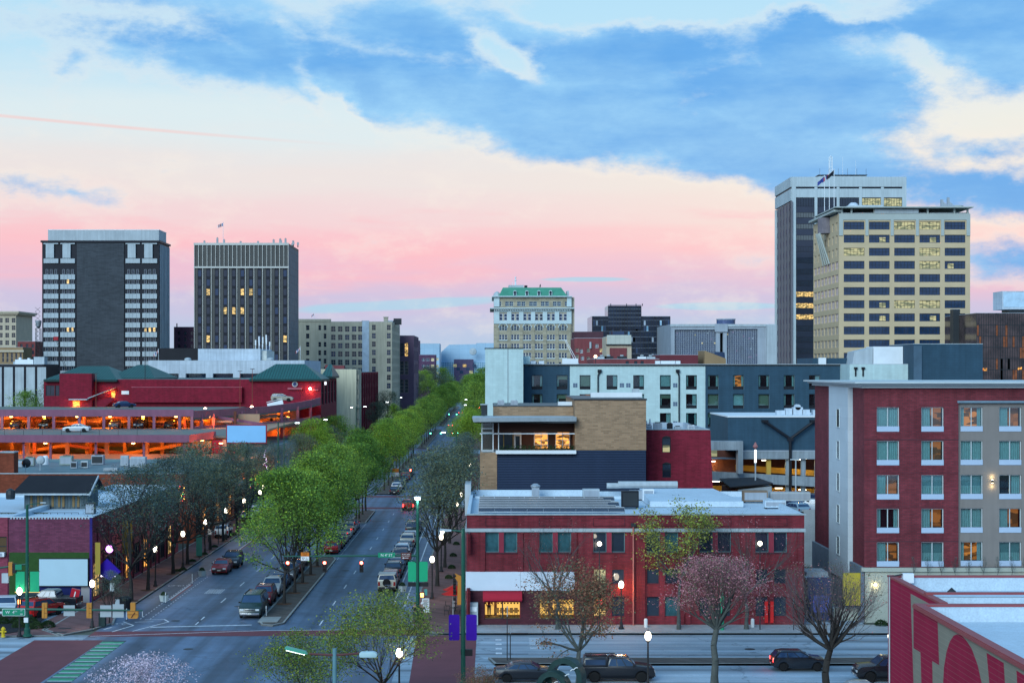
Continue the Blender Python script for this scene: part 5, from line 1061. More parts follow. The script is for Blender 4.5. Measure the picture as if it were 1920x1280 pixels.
# ================================================================== RED BRICK CORNER BUILDING
D = 146.0; RBK = M('front_red_brick', (.225,.026,.036), .8, .25, .4, 'brick', streak=.22, p=(.42,.14,.018,(.12,.03,.04))); RBD = M('dark_maroon_brick', (.085,.022,.032), .8, .15, .5, 'brick', p=(.42,.14,.015,(.06,.02,.03))); STB = M('pale_stone_band', (.34,.40,.42), .7, .1, .8, streak=.1); PIL = M('red_painted_pier', (.24,.03,.05), .75, .1)
X0, X1 = px(875), px(1508)
b = Bld('brick_building', 'two storey red brick corner building with white fascia and red awnings', 'building', X0, X1, D, D+27, pz(965), RBK, rm=RF, parapet=.45)
f_ = lambda x_: px(x_)-X0
bays = [940,1041,1142,1242,1341,1446]
for i, c in enumerate(bays):
    for s_ in (-17.2,17.2):
        b.win('front', f_(c+s_), pz(1035), 1.18, 1.75, 1, 1, .06, M('teal_frame',(.10,.20,.22)), M('teal_reflecting_glass',(.03,.10,.12),.12,.5,.8,spec=.9) if i < 2 or (i == 3 and s_ > 0) else PANE, .22)
        if i >= 2:
            lit = i == 2 and s_ < 0
            b.win('front', f_(c+s_), pz(1095), 1.14, 1.35, 1, 1, .06, M('red_frame',(.20,.03,.04)), LITY if lit else PANE, .25)
            b.win('front', f_(c+s_), pz(1156), 1.18, 1.8, 1, 1, .06, M('red_frame',(.20,.03,.04)), LITW if lit else (M('teal_reflecting_glass',(.03,.10,.12)) if s_ > 0 and i == 3 else PANE), .25)
shop = EM('shop_interior', (1,.56,.10), 1.0)
for k_, (a_, c_) in enumerate(((908,976),(1011,1078))):
    u0, u1, z0, z1 = f_(a_), f_(c_), pz(1160), pz(1122); b.hole('front', u0, z0, u1, z1, 2.6)
    w = u1-u0; h = z1-z0
    o = b.piece('shop_window', lambda m: m.box(u0,u0+.07,.05,.15,z0,z1,M('red_frame',(.2,.03,.04))).box(u1-.07,u1,.05,.15,z0,z1,M('red_frame',(.2,.03,.04))).box((u0+u1)/2-.06,(u0+u1)/2+.06,.05,.15,z0,z1,DARKF).box(u0,u1,.04,.16,z0,z0+.07,DARKF).box(u0,u1,.04,.16,z1-.07,z1,DARKF))
    def inner(m):
        m.box(u0,u1,2.5,2.58,z0,z1,EM('glowing_shop_wall',(1,.60,.14),.9)); m.box(u0,u1,.3,2.5,z0+.0,z0+.03,M('shop_floor',(.20,.15,.06)))  # back wall glows by itself to imitate the lit interior
        for i in range(22):
            for j in range(3):
                if (i+j) % 2 == 0: m.box(u0+i*w/22,u0+(i+1)*w/22,2.44,2.49,z0+h*.56+j*.14,z0+h*.56+(j+1)*.14,M('black_tile',(.02,.02,.02)))
        m.box(u0+w*.42,u1-.1,1.2,1.9,z0+.5,z0+.56,M('wood_counter',(.35,.18,.05)))
        for i in range(5):
            x_ = u0+w*(.36+.13*i); m.box(x_-.16,x_+.16,.8,1.1,z0+.42,z0+.46,M('wood_counter',(.35,.18,.05))); m.box(x_-.16,x_+.16,1.06,1.1,z0+.46,z0+.85,M('wood_counter',(.35,.18,.05)))
            for sx in (-.14,.14): m.box(x_+sx-.015,x_+sx+.015,.82,1.08,z0+.03,z0+.42,DARKF)
        m.box(u0+.35*w-.25,u0+.35*w,2.0,2.4,z0,z0+1.2,M('fridge',(.12,.06,.05)))
    b.piece('shop_interior', inner); point('shop_light', ((X0+X1)/2-b.ox - (X1-X0)/2+(u0+u1)/2, 1.6, z1-.35) if 0 else (X0+(u0+u1)/2-b.ox, D+1.3-b.oy, z1-.3), (1,.66,.25), 50, .2, b.root)
    if k_ == 0:
        b.piece('awning', lambda m: m.prism([(-.02,pz(1106.5)),(-.02,pz(1121)),(-.85,pz(1123)),(-.85,pz(1119)),(-.62,pz(1111))], u0-.12, u1+.12, M('red_canvas',(.38,.015,.035),.7,.1,3), 'x'))
        b.piece('valance', lambda m: m.box(u0-.12,u1+.12,-.62+.3,-.28,pz(1127),pz(1121),M('magenta_canvas',(.30,.02,.06))))
b.piece('fascia_board', lambda m: m.box(-.08, f_(976)-.01, -.22, 0, pz(1106), pz(1071), M('white_fascia',(.58,.64,.72),.5,.05,.5)))
b.piece('fascia_board', lambda m: m.box(f_(976)+.01, f_(1077), -.22, 0, pz(1106), pz(1071), M('white_fascia',(.58,.64,.72))))
b.piece('dark_base', lambda m: [m.box(u0,u1,-.1,0,z0,z1,RBD) for u0,u1,z0,z1 in cells(0, f_(1093), [(f_(908),pz(1160),f_(976),pz(1122)),(f_(1011),pz(1160),f_(1078),pz(1122))], 0, pz(1106.3))])
b.piece('stone_band', lambda m: m.box(-.1, X1-X0+.1, -.16, 0, pz(996.5), pz(990), STB))
b.piece('coping', lambda m: m.box(-.15, X1-X0+.15, -.15, .35, pz(965), pz(963), STB))
for x_ in (905,976,1077,1187,1205,1278,1290,1393,1500): b.piece('pilaster', lambda m: m.box(f_(x_)-.22, f_(x_)+.22, -.14 if x_ != 1187 else -.1, 0, 0 if x_ > 1080 else pz(1071), pz(997), RBK))
for c in bays:
    b.piece('pier', lambda m: m.box(f_(c)-.22, f_(c)+.22, -.06, 0, pz(1037), pz(997), PIL)); b.piece('sill', lambda m: m.box(f_(c-31), f_(c+31), -.08, 0, pz(1037.5), pz(1035.3), RBD))
    b.piece('brick_panel', lambda m: m.box(f_(c-30), f_(c+30), -.05, 0, pz(986), pz(985), RBD).box(f_(c-30), f_(c+30), -.05, 0, pz(971), pz(970), RBD).box(f_(c-30),f_(c-29),-.05,0,pz(985),pz(971),RBD).box(f_(c+29),f_(c+30),-.05,0,pz(985),pz(971),RBD))
b.piece('downpipe', lambda m: m.cyl((f_(1187),-.3,0),(f_(1187),-.3,pz(986)),.07,.07,6,M('salmon_pipe',(.42,.14,.12))).box(f_(1187)-.2,f_(1187)+.2,-.5,-.1,pz(986),pz(980),DARKF))
for i, y0 in enumerate(range(0,26,5)):                        # side wall to the avenue
    b.win('left', 2.5+y0, pz(1035), 1.3, 1.75, 1, 1, .06, DARKF, PANE, .22); b.win('left', 2.5+y0, 1, 1.8, 2.4, 2, 1, .06, DARKF, LITW if i % 2 == 0 else PANE, .22)
b.piece('stone_band', lambda m: m.box(0,27,-.16,0,pz(996.5),pz(990),STB), 'left')
b.piece('wall_lamp', lambda m: m.box(f_(1163)-.15,f_(1163)+.15,-.35,-.1,pz(1100),pz(1096),EM('orange_wall_lamp',(1,.35,.05),20))); point('wall_lamp_light', (px(1175)-b.ox, D-1.2-b.oy, pz(1103)), (1,.30,.05), 110, .1, b.root)
b.piece('neon_sign', lambda m: m.lathe([(.26,0),(.30,.02),(.26,.04)],(f_(1125),.12,pz(1129)),16,EM('red_neon',(1,.05,.05),4),'y').box(f_(1125)-.2,f_(1125)+.2,.08,.11,pz(1130),pz(1128.5),EM('red_neon',(1,.05,.05),4)))
b.piece('meter_box', lambda m: m.box(.2,1.0,-.75,-.12,.2,2.15,SPAND).box(.3,.9,-.79,-.75,1.4,1.8,WHITE))
b.piece('signboard', lambda m: [m.box(f_(x_),f_(x_+6),-.3,-.15,pz(1166),pz(1126),M('bright_red_board',(.55,.02,.02),.5)) for x_ in (1433,1443.5)])
b.piece('roof_parapet', lambda m: m.box(.3, f_(1087)+2, 25.8, 26.2, pz(965)-.4, ZZ(918,172), RF).box(.5,f_(1280),22.6,22.8,pz(965)-.4,ZZ(930,168.6),RF).box(-.5,.1,22,27,pz(965)-2,ZZ(905,170),SPAND))
b.piece('roof_monitor', lambda m: m.hexa([(f_(1245),13,pz(965)-.4),(f_(1436),13,pz(965)-.4),(f_(1405),24,pz(965)-.4),(f_(1245),24,pz(965)-.4),(f_(1245),13,pz(965)+.15),(f_(1436),13,pz(965)+.15),(f_(1405),24,pz(965)+.6),(f_(1245),24,pz(965)+.6)], RF))
b.piece('roof_duct', lambda m: m.cyl((f_(1200),25,pz(965)+.9),(f_(1330),25,pz(965)+.9),.38,.38,10,SPAND).cyl((f_(1175),25,pz(965)+.8),(f_(1205),25,pz(965)+.8),.3,.3,10,SPAND))
b.finish()
SP = M('solar_dark', (.035,.045,.07), .25, .2, 1, metal=.3); AL = M('aluminium_rail', (.55,.58,.60), .3, .1, metal=.6)
for k_ in range(7):
    t = thing('solar_rack', 'long tilted rack of dark panels with bright rails, %s from the street side' % order[k_], 'solar panels', (f_(890)+X0+.3, D+3.6+k_*2.1, pz(965)-.42), 0, 'solar racks on the brick building roof')
    n = 9; L2 = f_(1172)-f_(890) - (k_ % 3)*.6
    for i in range(n):
        x0_ = L2*i/n; m = MB(); m.hexa([(x0_+.03,0,.30),(x0_+L2/n-.03,0,.30),(x0_+L2/n-.03,1.0,.62),(x0_+.03,1.0,.62),(x0_+.03,0,.34),(x0_+L2/n-.03,0,.34),(x0_+L2/n-.03,1.0,.66),(x0_+.03,1.0,.66)], SP); m.build('panel', t)
    m = MB(); m.box(0,L2,-.05,.03,.33,.42,AL).box(0,L2,.97,1.06,.66,.74,AL); m.build('rail', t)
    m = MB(); [m.box(x_,x_+.06,.9,1.0,0,.6,AL) for x_ in [L2*i/n for i in range(n+1)]]; m.build('strut', t)
GAL = M('galvanised', (.40,.44,.48))
for i,(x_,y_,w_,h_,m_) in enumerate(((1004,170,.75,1.15,GAL),(1108,170,1.7,1.0,SPAND),(1181,158,1.6,1.7,GR),(1197,168,1.8,1.0,CB),(1215,166,1.1,1.3,WHITE),(1415,165,2.4,1.2,M('rusty_unit',(.22,.15,.10))),(1480,166,4.0,1.0,SPAND),(1452,158,2.0,.8,RF))):
    m = MB(); m.box(-w_/2,w_/2,-.6,.6,.15,h_,m_).box(-w_/2+.1,w_/2-.1,-.63,-.6,.3,h_-.15,CB if m_ is not GR else DARKF).box(-w_/2+.1,-w_/2+.2,-.5,.5,0,.15,DARKF).box(w_/2-.2,w_/2-.1,-.5,.5,0,.15,DARKF)
    if i == 0: m.lathe([(.4,h_),(.5,h_+.08),(.5,h_+.2),(.2,h_+.4)],(0,0,0),12,GAL)
    tag(m.build('rooftop_unit', loc=(XX(x_,y_), y_, pz(965)-.45)), 'roof unit on the red brick building: ' + ['tall galvanised exhaust fan','low grey box in the middle','black cabinet by the end of the solar racks','grey unit with a coil behind the black cabinet','small white cube','rusty brown unit among the branches','long pale unit at the right end','flat white hatch at the right'][i], 'roof unit', 'plant on the red brick building')
# alley things on the right of the brick building
D = 152.0
t = thing('carport', 'black carport with a pale roof in the alley beside the red brick building', 'carport', (XX(1512,D), D, 0))
m = MB(); m.box(0,2.3,0,5,3.3,3.5,RF).box(.2,2.2,1,4,3.5,3.9,SPAND); m.build('roof', t); m = MB(); m.box(0,2.3,.2,4.8,0,3.3,GR); m.build('wall', t)
m = MB(); m.box(0,2.1,0,.3,.2,4.0,M('dark_blue_poster',(.015,.03,.10),.6,.5,1.5)).box(.5,1.9,-.03,0,.9,2.4,M('blue_mural_figure',(.08,.10,.35),.6,.6,3)).box(3.2,4.9,0,.3,1.5,4.4,M('yellow_mural',(.50,.38,.04),.7,.1,1)); t = thing('mural_wall', 'dark blue and yellow painted panels behind the bare round tree', 'mural', (XX(1513,148.5),148.2,0)); m.build('painted_board', t)
m = MB(); m.box(0,9.5,0,.2,.0,1.1,LIME).box(-.1,9.6,-.05,.25,1.1,1.2,STB); tag(m.build('garden_wall', loc=(XX(1560,150),149.2,0)), 'low limestone garden wall at the foot of the brick hotel', 'wall')

# ================================================================== LEFT SIDE
D = 160.0; PB = M('purple_painted_brick', (.18,.045,.085), .8, .12, .5, 'brick', streak=.08, p=(.42,.14,.012,(.085,.04,.07))); PKB = M('rose_painted_brick', (.26,.050,.085), .8, .12, .5, 'brick', p=(.42,.14,.012,(.2,.05,.07)))
X0, X1 = -52.0, -38.55
b = Bld('brick_building', 'purple painted brick building with a blank billboard on its end wall', 'building', px(15.5), X1, D, D+44, pz(969.5), PB, rm=RF, parapet=.35)
W_ = X1-px(15.5); f_ = lambda x_: px(x_)-px(15.5)
b.piece('painted_strip', lambda m: m.box(.1, f_(167), -.03, 0, pz(1046), pz(1035), M('dark_green_paint',(.03,.075,.02),.9,.15,2)).box(.1,f_(74),-.03,0,pz(1115),pz(1046),M('dark_green_paint',(.03,.075,.02))))
b.piece('painted_base', lambda m: m.box(f_(74), f_(152), -.03, 0, .1, pz(1099), M('navy_painted_base',(.012,.02,.11),.8,.2,1.2)).box(f_(152),f_(172)-.2,-.02,0,.1,pz(1099),M('pale_base',(.28,.27,.28))))
b.piece('corner_strip', lambda m: m.box(W_-.25, W_+.01, -.06, 0, 0, pz(970), M('indigo_paint',(.03,.02,.16))))
o = b.piece('billboard', lambda m: m.box(f_(74.5), f_(167), -.35, -.04, pz(1098), pz(1045.5), DARKF)); b.piece('billboard_face', lambda m: m.box(f_(75.5), f_(166), -.38, -.35, pz(1096.5), pz(1047), M('blank_billboard',(.42,.58,.66),.5,.03)))
b.piece('coping', lambda m: m.box(-.05, W_+.1, -.12, .3, pz(969.5), pz(968), RF).box(W_-.2,W_+.1,.3,44,pz(969.5),pz(968),RF)); b.piece('dentil_course', lambda m: [m.box(.2+i*.3,.35+i*.3,-.06,0,pz(972.5),pz(970),RF) for i in range(26)])
PINKW = M('rose_painted_brick', (.26,.05,.085))
def street_side(m):
    for i in range(9): m.box(4.2+i*4.6, 4.5+i*4.6, -.12, 0, 0, 4.6, RBD)
    m.box(0,44,-.1,0,4.5,4.7,RBD)
for i in range(9):
    b.win('right', 2.1+i*4.6, .4, 3.2, 3.4, 3, 2, .08, DARKF, [LITW,PANE,PANE,LITO,PANE,LITO,PANE,PANE,LITW][i], .2)
    b.win('right', 2.1+i*4.6, 5.2, .6, 2.0, 1, 1, .06, DARKF, PANE, .15)
b.piece('pilaster', street_side, 'right')
b.finish(wm_face={'right': PKB})
m = MB(); m.box(.15,.65,-.04,.04,ZZ(1077,160),ZZ(1017,160),M('yellow_banner',(.36,.26,.05),.8,.1)).cyl((-.1,0,5.7),(.65,0,5.7),.03,.03,5,DARKF).cyl((-.1,0,2.9),(.65,0,2.9),.03,.03,5,DARKF); tag(m.build('banner_sign', loc=(X1+.05, D+.3, 0)), 'tall yellow vertical banner at the corner of the purple building', 'banner')
m = MB(); m.box(-.05,.05,0,1.0,3.8,7.2,M('orange_banner',(.38,.22,.03),.8,.2,1)); o = m.build('banner_sign', loc=(X1+.9, D+9, 0), rz=R(-70)); tag(o, 'orange vertical banner further along the purple building', 'banner')
t = thing('hanging_sign', 'deep indigo diamond shaped panel hanging at the shop corner', 'sign', (X1, D+1, 0)); m = MB(); m.prism([(XX(x_,161)-X1,ZZ(y_,161)) for x_,y_ in ((187,1059),(201,1046.5),(227,1071),(206,1087),(187,1076))], -.1, .1, M('indigo_canvas',(.030,.008,.30),.8,.1)); m.build('panel', t); m = MB(); m.cyl((0,0,4.2),(.9,0,4.2),.03,.03,6,DARKF); m.build('bracket', t)
m = MB(); m.lathe([(.02,0),(.32,.05),(.36,.12),(.02,.16)],(0,0,0),14,EM('violet_neon',(.75,.25,1),5),'y'); o = m.build('neon_sign', loc=(X1+1.1,D+2.3,5.0)); tag(o, 'glowing violet neon sign above the indigo panel', 'neon sign')
m = MB(); [m.box(i*.22,i*.22+.12,0,.05,0,.35,EM('white_neon',(.9,.85,1),4)) for i in range(7)]; tag(m.build('shop_sign', loc=(X1+.3,D+2.2,2.3)), 'row of lit white letters-like marks under the indigo panel', 'shop sign')
b = Bld('brick_building', 'rose painted brick wall with an arched window and air conditioner at the left edge', 'building', px(15.5)-12, px(15.5)-.03, D-.1, D+30, pz(969.5), PKB, rm=RF, parapet=.35)
b.win('front', 12-.62*.9, pz(1042), .9, 1.9, 1, 2, .08, DARKF, M('ochre_glass',(.10,.06,.03)), .15); b.piece('air_conditioner', lambda m: m.box(11.05,11.75,-.45,.02,pz(1042),pz(1034),WHITE).box(11.12,11.55,-.47,-.45,pz(1041),pz(1035.5),CB)); b.finish()
# rooftop hut
D = 174.0; WG = M('weathered_grey_boards', (.11,.15,.17), .85, .25, 1.2, 'panel', streak=.25, p=(.25,6,.02,(.05,.07,.08)))
t = thing('rooftop_hut', 'grey timber hut with a black gable roof on the purple building', 'hut', (px(42), D, pz(969.5)-.35)); q = lambda x_: px(x_)-px(42); zr = lambda y_: ZZ(y_, D)-t.location.z
m = MB(); m.box(q(42)+.2, q(150), 0, 5, 0, zr(925), WG).box(q(150), q(165), .0, 4.5, 0, zr(925), WG); m.build('wall', t)
m = MB(); a_, c_ = q(27), q(172); zt0, zt1 = zr(926), zr(896)
m.hexa([(a_,-1.1,zt0),(c_,-1.1,zt0),(c_+.1,2.3,zt1),(a_+.9,2.3,zt1),(a_,-1.1,zt0+.14),(c_,-1.1,zt0+.14),(c_+.1,2.3,zt1+.14),(a_+.9,2.3,zt1+.14)], DS).hexa([(a_,6,zt0),(c_,6,zt0),(c_+.1,2.31,zt1),(a_+.9,2.31,zt1),(a_,6,zt0+.14),(c_,6,zt0+.14),(c_+.1,2.31,zt1+.14),(a_+.9,2.31,zt1+.14)], DS); m.build('roof', t)
m = MB(); m.box(a_,c_,-1.16,-1.1,zt0-.02,zt0+.16,SPAND).hexa([(c_+.0,-1.1,zt0-.1),(c_+.12,-1.1,zt0-.1),(c_+.22,2.3,zt1-.1),(c_+.1,2.3,zt1-.1),(c_,-1.1,zt0+.15),(c_+.12,-1.1,zt0+.15),(c_+.22,2.3,zt1+.15),(c_+.1,2.3,zt1+.15)],SPAND); m.build('fascia', t)
m = MB(); m.prism([(0.2,zt0+.1),(4.6,zt0+.1),(2.3,zt1)], q(164.5), q(165), WG, 'x'); m.build('gable', t)
for i, x_ in enumerate((59,72,78,91,99,111,119,131,138,147)):
    m = MB(); m.box(-.12,.12,-.06,0,zr(950),zr(927),[M('ochre_board',(.22,.15,.07)),WG][i % 4 == 3]).box(-.12,.12,-.05,0,.1,zr(950),PANE if i % 3 == 0 else WG); m.build('shutter', t, loc=(q(x_),-.01,0))
t = thing('rooftop_deck', 'timber rooftop deck with black railings in front of the hut', 'deck', (px(0), D-6, pz(969.5)-.35)); q = lambda x_: XX(x_,168)-px(0)
m = MB(); m.box(-8, q(150), 0, 5.9, .0, .25, WG); m.build('floor', t); 
m = MB(); [m.box(-8+i*.3,-8+i*.3+.26,-.05,0,.25,1.35,M('grey_picket',(.15,.19,.17),.9,.2,3)) for i in range(int((q(95)+8)/.3))]; m.build('picket_panel', t)['kind']='stuff'
m = MB(); m.box(-8,q(150),-.6,-.55,1.4,1.45,IRON)
for i in range(26): x_ = -7.8+i*(q(150)+7.8)/25; m.box(x_-.02,x_+.02,-.6,-.56,0,1.4,IRON)
m.build('railing', t)
tb = thing('patio_table', 'dark patio table with chairs on the rooftop deck', 'table', (XX(126,169), 169.5, pz(969.5)-.1)); m = MB(); m.box(-.8,.8,-.4,.4,.72,.76,DARKF); m.build('tabletop', tb)
for sx in (-.7,.7): m = MB(); m.box(sx-.03,sx+.03,-.3,.3,0,.72,DARKF); m.build('leg', tb)
m = MB(); m.lathe([(.45,0),(.5,.5),(.45,.9),(.1,1.1)],(0,0,0),10,DARKF); tag(m.build('grill', loc=(XX(9,169),171,ZZ(969.5,160)+.9)), 'covered dark grill on the rooftop deck at the left edge', 'grill')
m = MB(); m.box(-.45,.45,-.4,.4,0,1.15,DARKF).box(-.4,.4,-.42,-.4,.1,1.0,CB); tag(m.build('rooftop_unit', loc=(XX(170,168),168,ZZ(969.5,160)-.35)), 'dark condenser beside the rooftop hut', 'roof unit')
# --- brown brick building behind
D = 215.0; BRB = M('orange_brown_brick', (.25,.055,.028), .85, .2, .4, 'brick', streak=.1, p=(.42,.14,.015,(.12,.05,.03))); DRF = M('blue_grey_roof', (.13,.20,.22), .85, .2, .25, 'rough')
b = Bld('brick_building', 'long orange brown brick building with many units on its blue grey roof', 'building', -75, -38.6, D, D+34, ZZ(888,D), BRB, rm=DRF, parapet=.25)
for i in range(6): b.win('right', 3+i*5.4, 1, 3.2, 3, 2, 2, .1, DARKF, LITO if i % 2 else PANE); b.win('right', 3+i*5.4, 5.6, 1.2, 1.8, 1, 2, .1, DARKF, PANE)
b.piece('coping', lambda m: m.box(-.05,36.4,-.1,.3,ZZ(888,D),ZZ(886.5,D),SPAND).box(36.1,36.5,.3,34,ZZ(888,D),ZZ(886.5,D),SPAND)); b.piece('chimney', lambda m: m.box(px(-8)+75,px(24)+75,.5,2.5,ZZ(890,D),ZZ(849,D),BRB).box(px(-9)+75,px(25)+75,.4,2.6,ZZ(849,D),ZZ(847,D),STB)); 
b.piece('wall_lamp', lambda m: m.ball((px(241)+75,-.3,pz(910)),.2,EM('warm_wall_lamp',(1,.65,.3),14),8,5)); point('wall_lamp_light', (px(241)-b.ox, D-1-b.oy, pz(913)), (1,.5,.2), 60, .1, b.root)
b.finish()
D = 233.0; zf = ZZ(888,215)-.25
for i,(x_,w_,h_,y_) in enumerate(((36,13,12,233),(57,16,17,236),(85,12,17,240),(125,23,18,238),(139,12,14,230),(159,13,14,231),(184,22,18,240),(234,14,20,236),(260,28,20,233),(209,26,7,224))):
    w,h = w_*y_/F, h_*y_/F; m = MB(); mt = [SPAND,M('sage_unit',(.25,.32,.28)),WHITE,M('sage_unit',(.25,.32,.28)),CB,SPAND,CB,SPAND,SPAND,CONC][i]
    if i in (2,): m.lathe([(w/2,0),(w/2,h*.8),(w*.3,h)],(0,0,0),12,mt)
    else: m.box(-w/2,w/2,-w*.35,w*.35,.1,h,mt).box(-w/2+.1,w/2-.1,-w*.35-.04,-w*.35,.25,h-.2,DARKF if i in (4,5,6) else CB)
    if i in (3,6,4,1): m.cyl((0,0,h),(0,0,h+.1),w*.3,w*.3,12,DARKF)
    tag(m.build('rooftop_unit', loc=(XX(x_,y_), y_, zf)), 'unit on the blue grey roof: ' + ['pale box beside the brick chimney','sage green box second from the chimney','white round fan housing','largest sage green slatted condenser','small square condenser left of the tall lamp','pale square condenser with a dark grille','wide condenser with a dark grille','narrow tall pale unit behind the big one','big pale cabinet furthest right','low flat hatch in front'][i], 'roof unit', 'plant on the orange brown brick building')
for i,(x_,y_) in enumerate(((48,219),(75,226))):
    m = MB(); m.cyl((0,0,0),(0,0,1.2),.05,.05,5,SPAND).lathe([(.05,0),(.5,.15),(.62,.4)],(0,-.1,1.4),14,[DARKF,SPAND][i],'y'); tag(m.build('satellite_dish', loc=(XX(x_,y_), y_, zf)), ['dark satellite dish near the brick chimney','pale satellite dish right of the dark one'][i], 'satellite dish', 'dishes on the orange brown brick building')
# --- low dark building with neon beyond
D = 252.0
b = Bld('brick_building', 'low dark brick building with neon signs beyond the brown brick building', 'building', -75, -38.7, D, D+16, ZZ(893,D)-1.6, M('near_black_brick',(.035,.02,.03),.8,.2,.5,'brick'), rm=DRF, parapet=.25)
for i in range(3): b.win('right', 3+i*4.6, 1, 3.2, 3, 2, 2, .1, DARKF, LITO if i == 1 else PANE)
b.finish()
b = Bld('concrete_building', 'low shopfront building with a big pale slatted side wall across the next street', 'building', -75, -38.3, 293, 330, ZZ(836,297), M('pale_slatted_wall',(.36,.38,.36),.8,.1,.5,'panel',p=(40,.35,.03,(.25,.27,.26))), rm=DRF, parapet=.25)
b.piece('front_facing', lambda m: m.box(0,36.7,-.3,0,0,ZZ(890,293),M('near_black_brick',(.035,.02,.03))).box(0,36.7,-.35,0,ZZ(890,293)+.5,ZZ(838,293),DRF))
for i in range(5): b.win('right', 4+i*6.5, .6, 4, 3, 3, 1, .1, DARKF, LITW if i % 2 else PANE)
b.finish()
for i,(x_,y_,z_,w_,h_,m_,lb) in enumerate(((340,212,5.6,.9,2.2,EM('red_neon',(1,.05,.05),4),'oval neon sign glowing red and gold among the bare trees'),(456,266,3.0,4.2,1.8,M('dark_window_display',(.03,.05,.06)),'dark shop window with small coloured lights under the bare trees'),(497,262,6,1.1,4.2,EM('violet_neon',(.75,.25,1),5),'tall flickering violet neon figure near the street corner'))):
    t = thing('neon_sign', lb, 'neon sign', (XX(x_,y_), y_, z_))
    m = MB()
    if i == 0:
        for k_ in range(16): a_ = k_*math.pi/8; m.ball((.45*math.cos(a_),0,1.1+1.0*math.sin(a_)),.09,m_ if k_ % 2 else EM('gold_bulb',(1,.6,.1),6),6,4)
        for k_ in range(10): m.ball((random.Random(k_).uniform(-.25,.25),-.02,1.1+random.Random(k_+40).uniform(-.6,.6)),.07,EM('gold_bulb',(1,.6,.1),6) if k_ % 3 else EM('green_bulb',(.2,1,.3),4),6,4)
        d_ = MB(); d_.lathe([(.5,0),(.5,.06)],(0,.05,1.1),16,DARKF,'y'); d_.build('backing', t)
    elif i == 1:
        m.box(0,w_,0,.1,0,h_,m_)
        for k_ in range(12): m.ball((.3+random.Random(k_).uniform(0,w_-.6),-.05,.3+random.Random(k_+9).uniform(0,1.2)),.1,[EM('white_bulb',(1,1,1),6),EM('red_neon',(1,.05,.05),4),EM('green_bulb',(.2,1,.3),4)][k_ % 3],6,4)
    else:
        rr = random.Random(5); p0 = Vector((0,0,0))
        for k_ in range(16): p1 = Vector((rr.uniform(-.4,.4),0,k_*.25)); m.cyl(p0,p1,.035,.035,5,EM('white_neon',(.9,.85,1),4) if k_ % 3 else m_); p0 = p1
    m.build('tubes', t)
# --- parking garage, orange lit
PG = M('mauve_garage_paint', (.23,.095,.150), .75, .10, .4, 'rough', streak=.08); PGP = M('dusty_rose_garage_paint', (.36,.135,.165), .75, .10, .4, 'rough', streak=.08); GI = M('garage_interior', (.42,.26,.17), .8, .1, .4); DECK = M('parking_deck', (.17,.19,.17), .85, .15, .3, 'rough'); GL = EM('sodium_lamp', (1,.42,.10), 30)
t = thing('parking_garage', 'open multi storey parking garage glowing orange behind mauve parapets', 'parking garage', (-70, 262, 0)); ox, oy = -70, 262
def gbox(nm, x0, x1, y0, y1, z0, z1, m_, nb=MB): m = MB(); m.box(x0-ox, x1-ox, y0-oy, y1-oy, z0, z1, m_); return m.build(nm, t)
xl = -125; xr_ = XX(355, 262); zdk = 11.55
gbox('deck', xl, xr_-.3, 262.3, 305, zdk-.4, zdk, DECK); gbox('deck', xr_-.3, -43.2, 275, 305, zdk-.4, zdk-.002, DECK)
gbox('parapet', xl, xr_, 261.9, 262.25, ZZ(829,262), ZZ(815,262), PG)
m = MB(); a_ = (xr_-ox, 0); c_ = (XX(405,276)-ox, 14)
m.hexa([(a_[0],-.1,ZZ(829,262)),(c_[0],c_[1],ZZ(829,262)),(c_[0]-.3,c_[1]+.3,ZZ(829,262)),(a_[0]-.2,.25,ZZ(829,262)),(a_[0],-.1,ZZ(815,262)),(c_[0],c_[1],ZZ(815,262)+.05),(c_[0]-.3,c_[1]+.3,ZZ(815,262)+.05),(a_[0]-.2,.25,ZZ(815,262))], PGP); m.build('parapet', t)
m = MB(); m.box(xl-ox, xr_-ox-.1, -.22, -.17, ZZ(815,262), ZZ(815,262)+.5, SPAND) if 0 else [m.box(xl-ox+i*3,xl-ox+i*3+.05,-.2,-.15,ZZ(815,262),ZZ(815,262)+.9,DARKF) for i in range(24)]; m.box(xl-ox,xr_-ox,-.2,-.15,ZZ(815,262)+.85,ZZ(815,262)+.9,DARKF); m.build('railing', t)
# lower storeys seen below the deck
for z in (4.2, 7.9): gbox('floor_slab', xl, -39.0, 268, 345, z-.35, z, GI)
for z in (4.2, 7.9): gbox('floor_parapet', xl, -43, 267.6, 267.95, z, z+.95, GI)
gbox('back_wall', xl, -41, 296, 296.3, 0, zdk-.4, GI); gbox('ground_slab', xl, -39, 262, 345, .02, .05, DECK)
cm = MB(); cm.box(-.3,.3,-.3,.3,0,zdk-.4,GI); cme = cm.mesh('column')
for x_ in [xl+5+i*6.4 for i in range(13)]:
    for y_ in (268.8, 282): obj('column', cme, t, (x_-ox, y_-oy, 0))
cm = MB(); cm.box(-.18,.18,-.18,.18,0,zdk-.4,PG); cme2 = cm.mesh('column')
for px_ in (45,95,180,270,345): obj('column', cme2, t, (XX(px_,263)-ox, 1, 0))
lm = MB(); lm.lathe([(.05,.12),(.28,.1),(.34,0)],(0,0,0),10,DARKF).lathe([(.30,-.01),(.25,-.12),(.05,-.16)],(0,0,0),10,GL); lme = lm.mesh('lamp')
for i in range(11):
    x_ = xl+12+i*7.0
    for y_, z_ in ((263.6,zdk-.7),(275,zdk-.8),(286,7.3),(275,7.3)):
        if y_ == 263.6 and i % 2: continue
        lo = obj('lamp', lme, t, (x_-ox+(2 if y_ > 270 else 0), y_-oy, z_)); point('lamp_light', (0,0,-.4), (1,.22,.010), 1000, .25, lo)
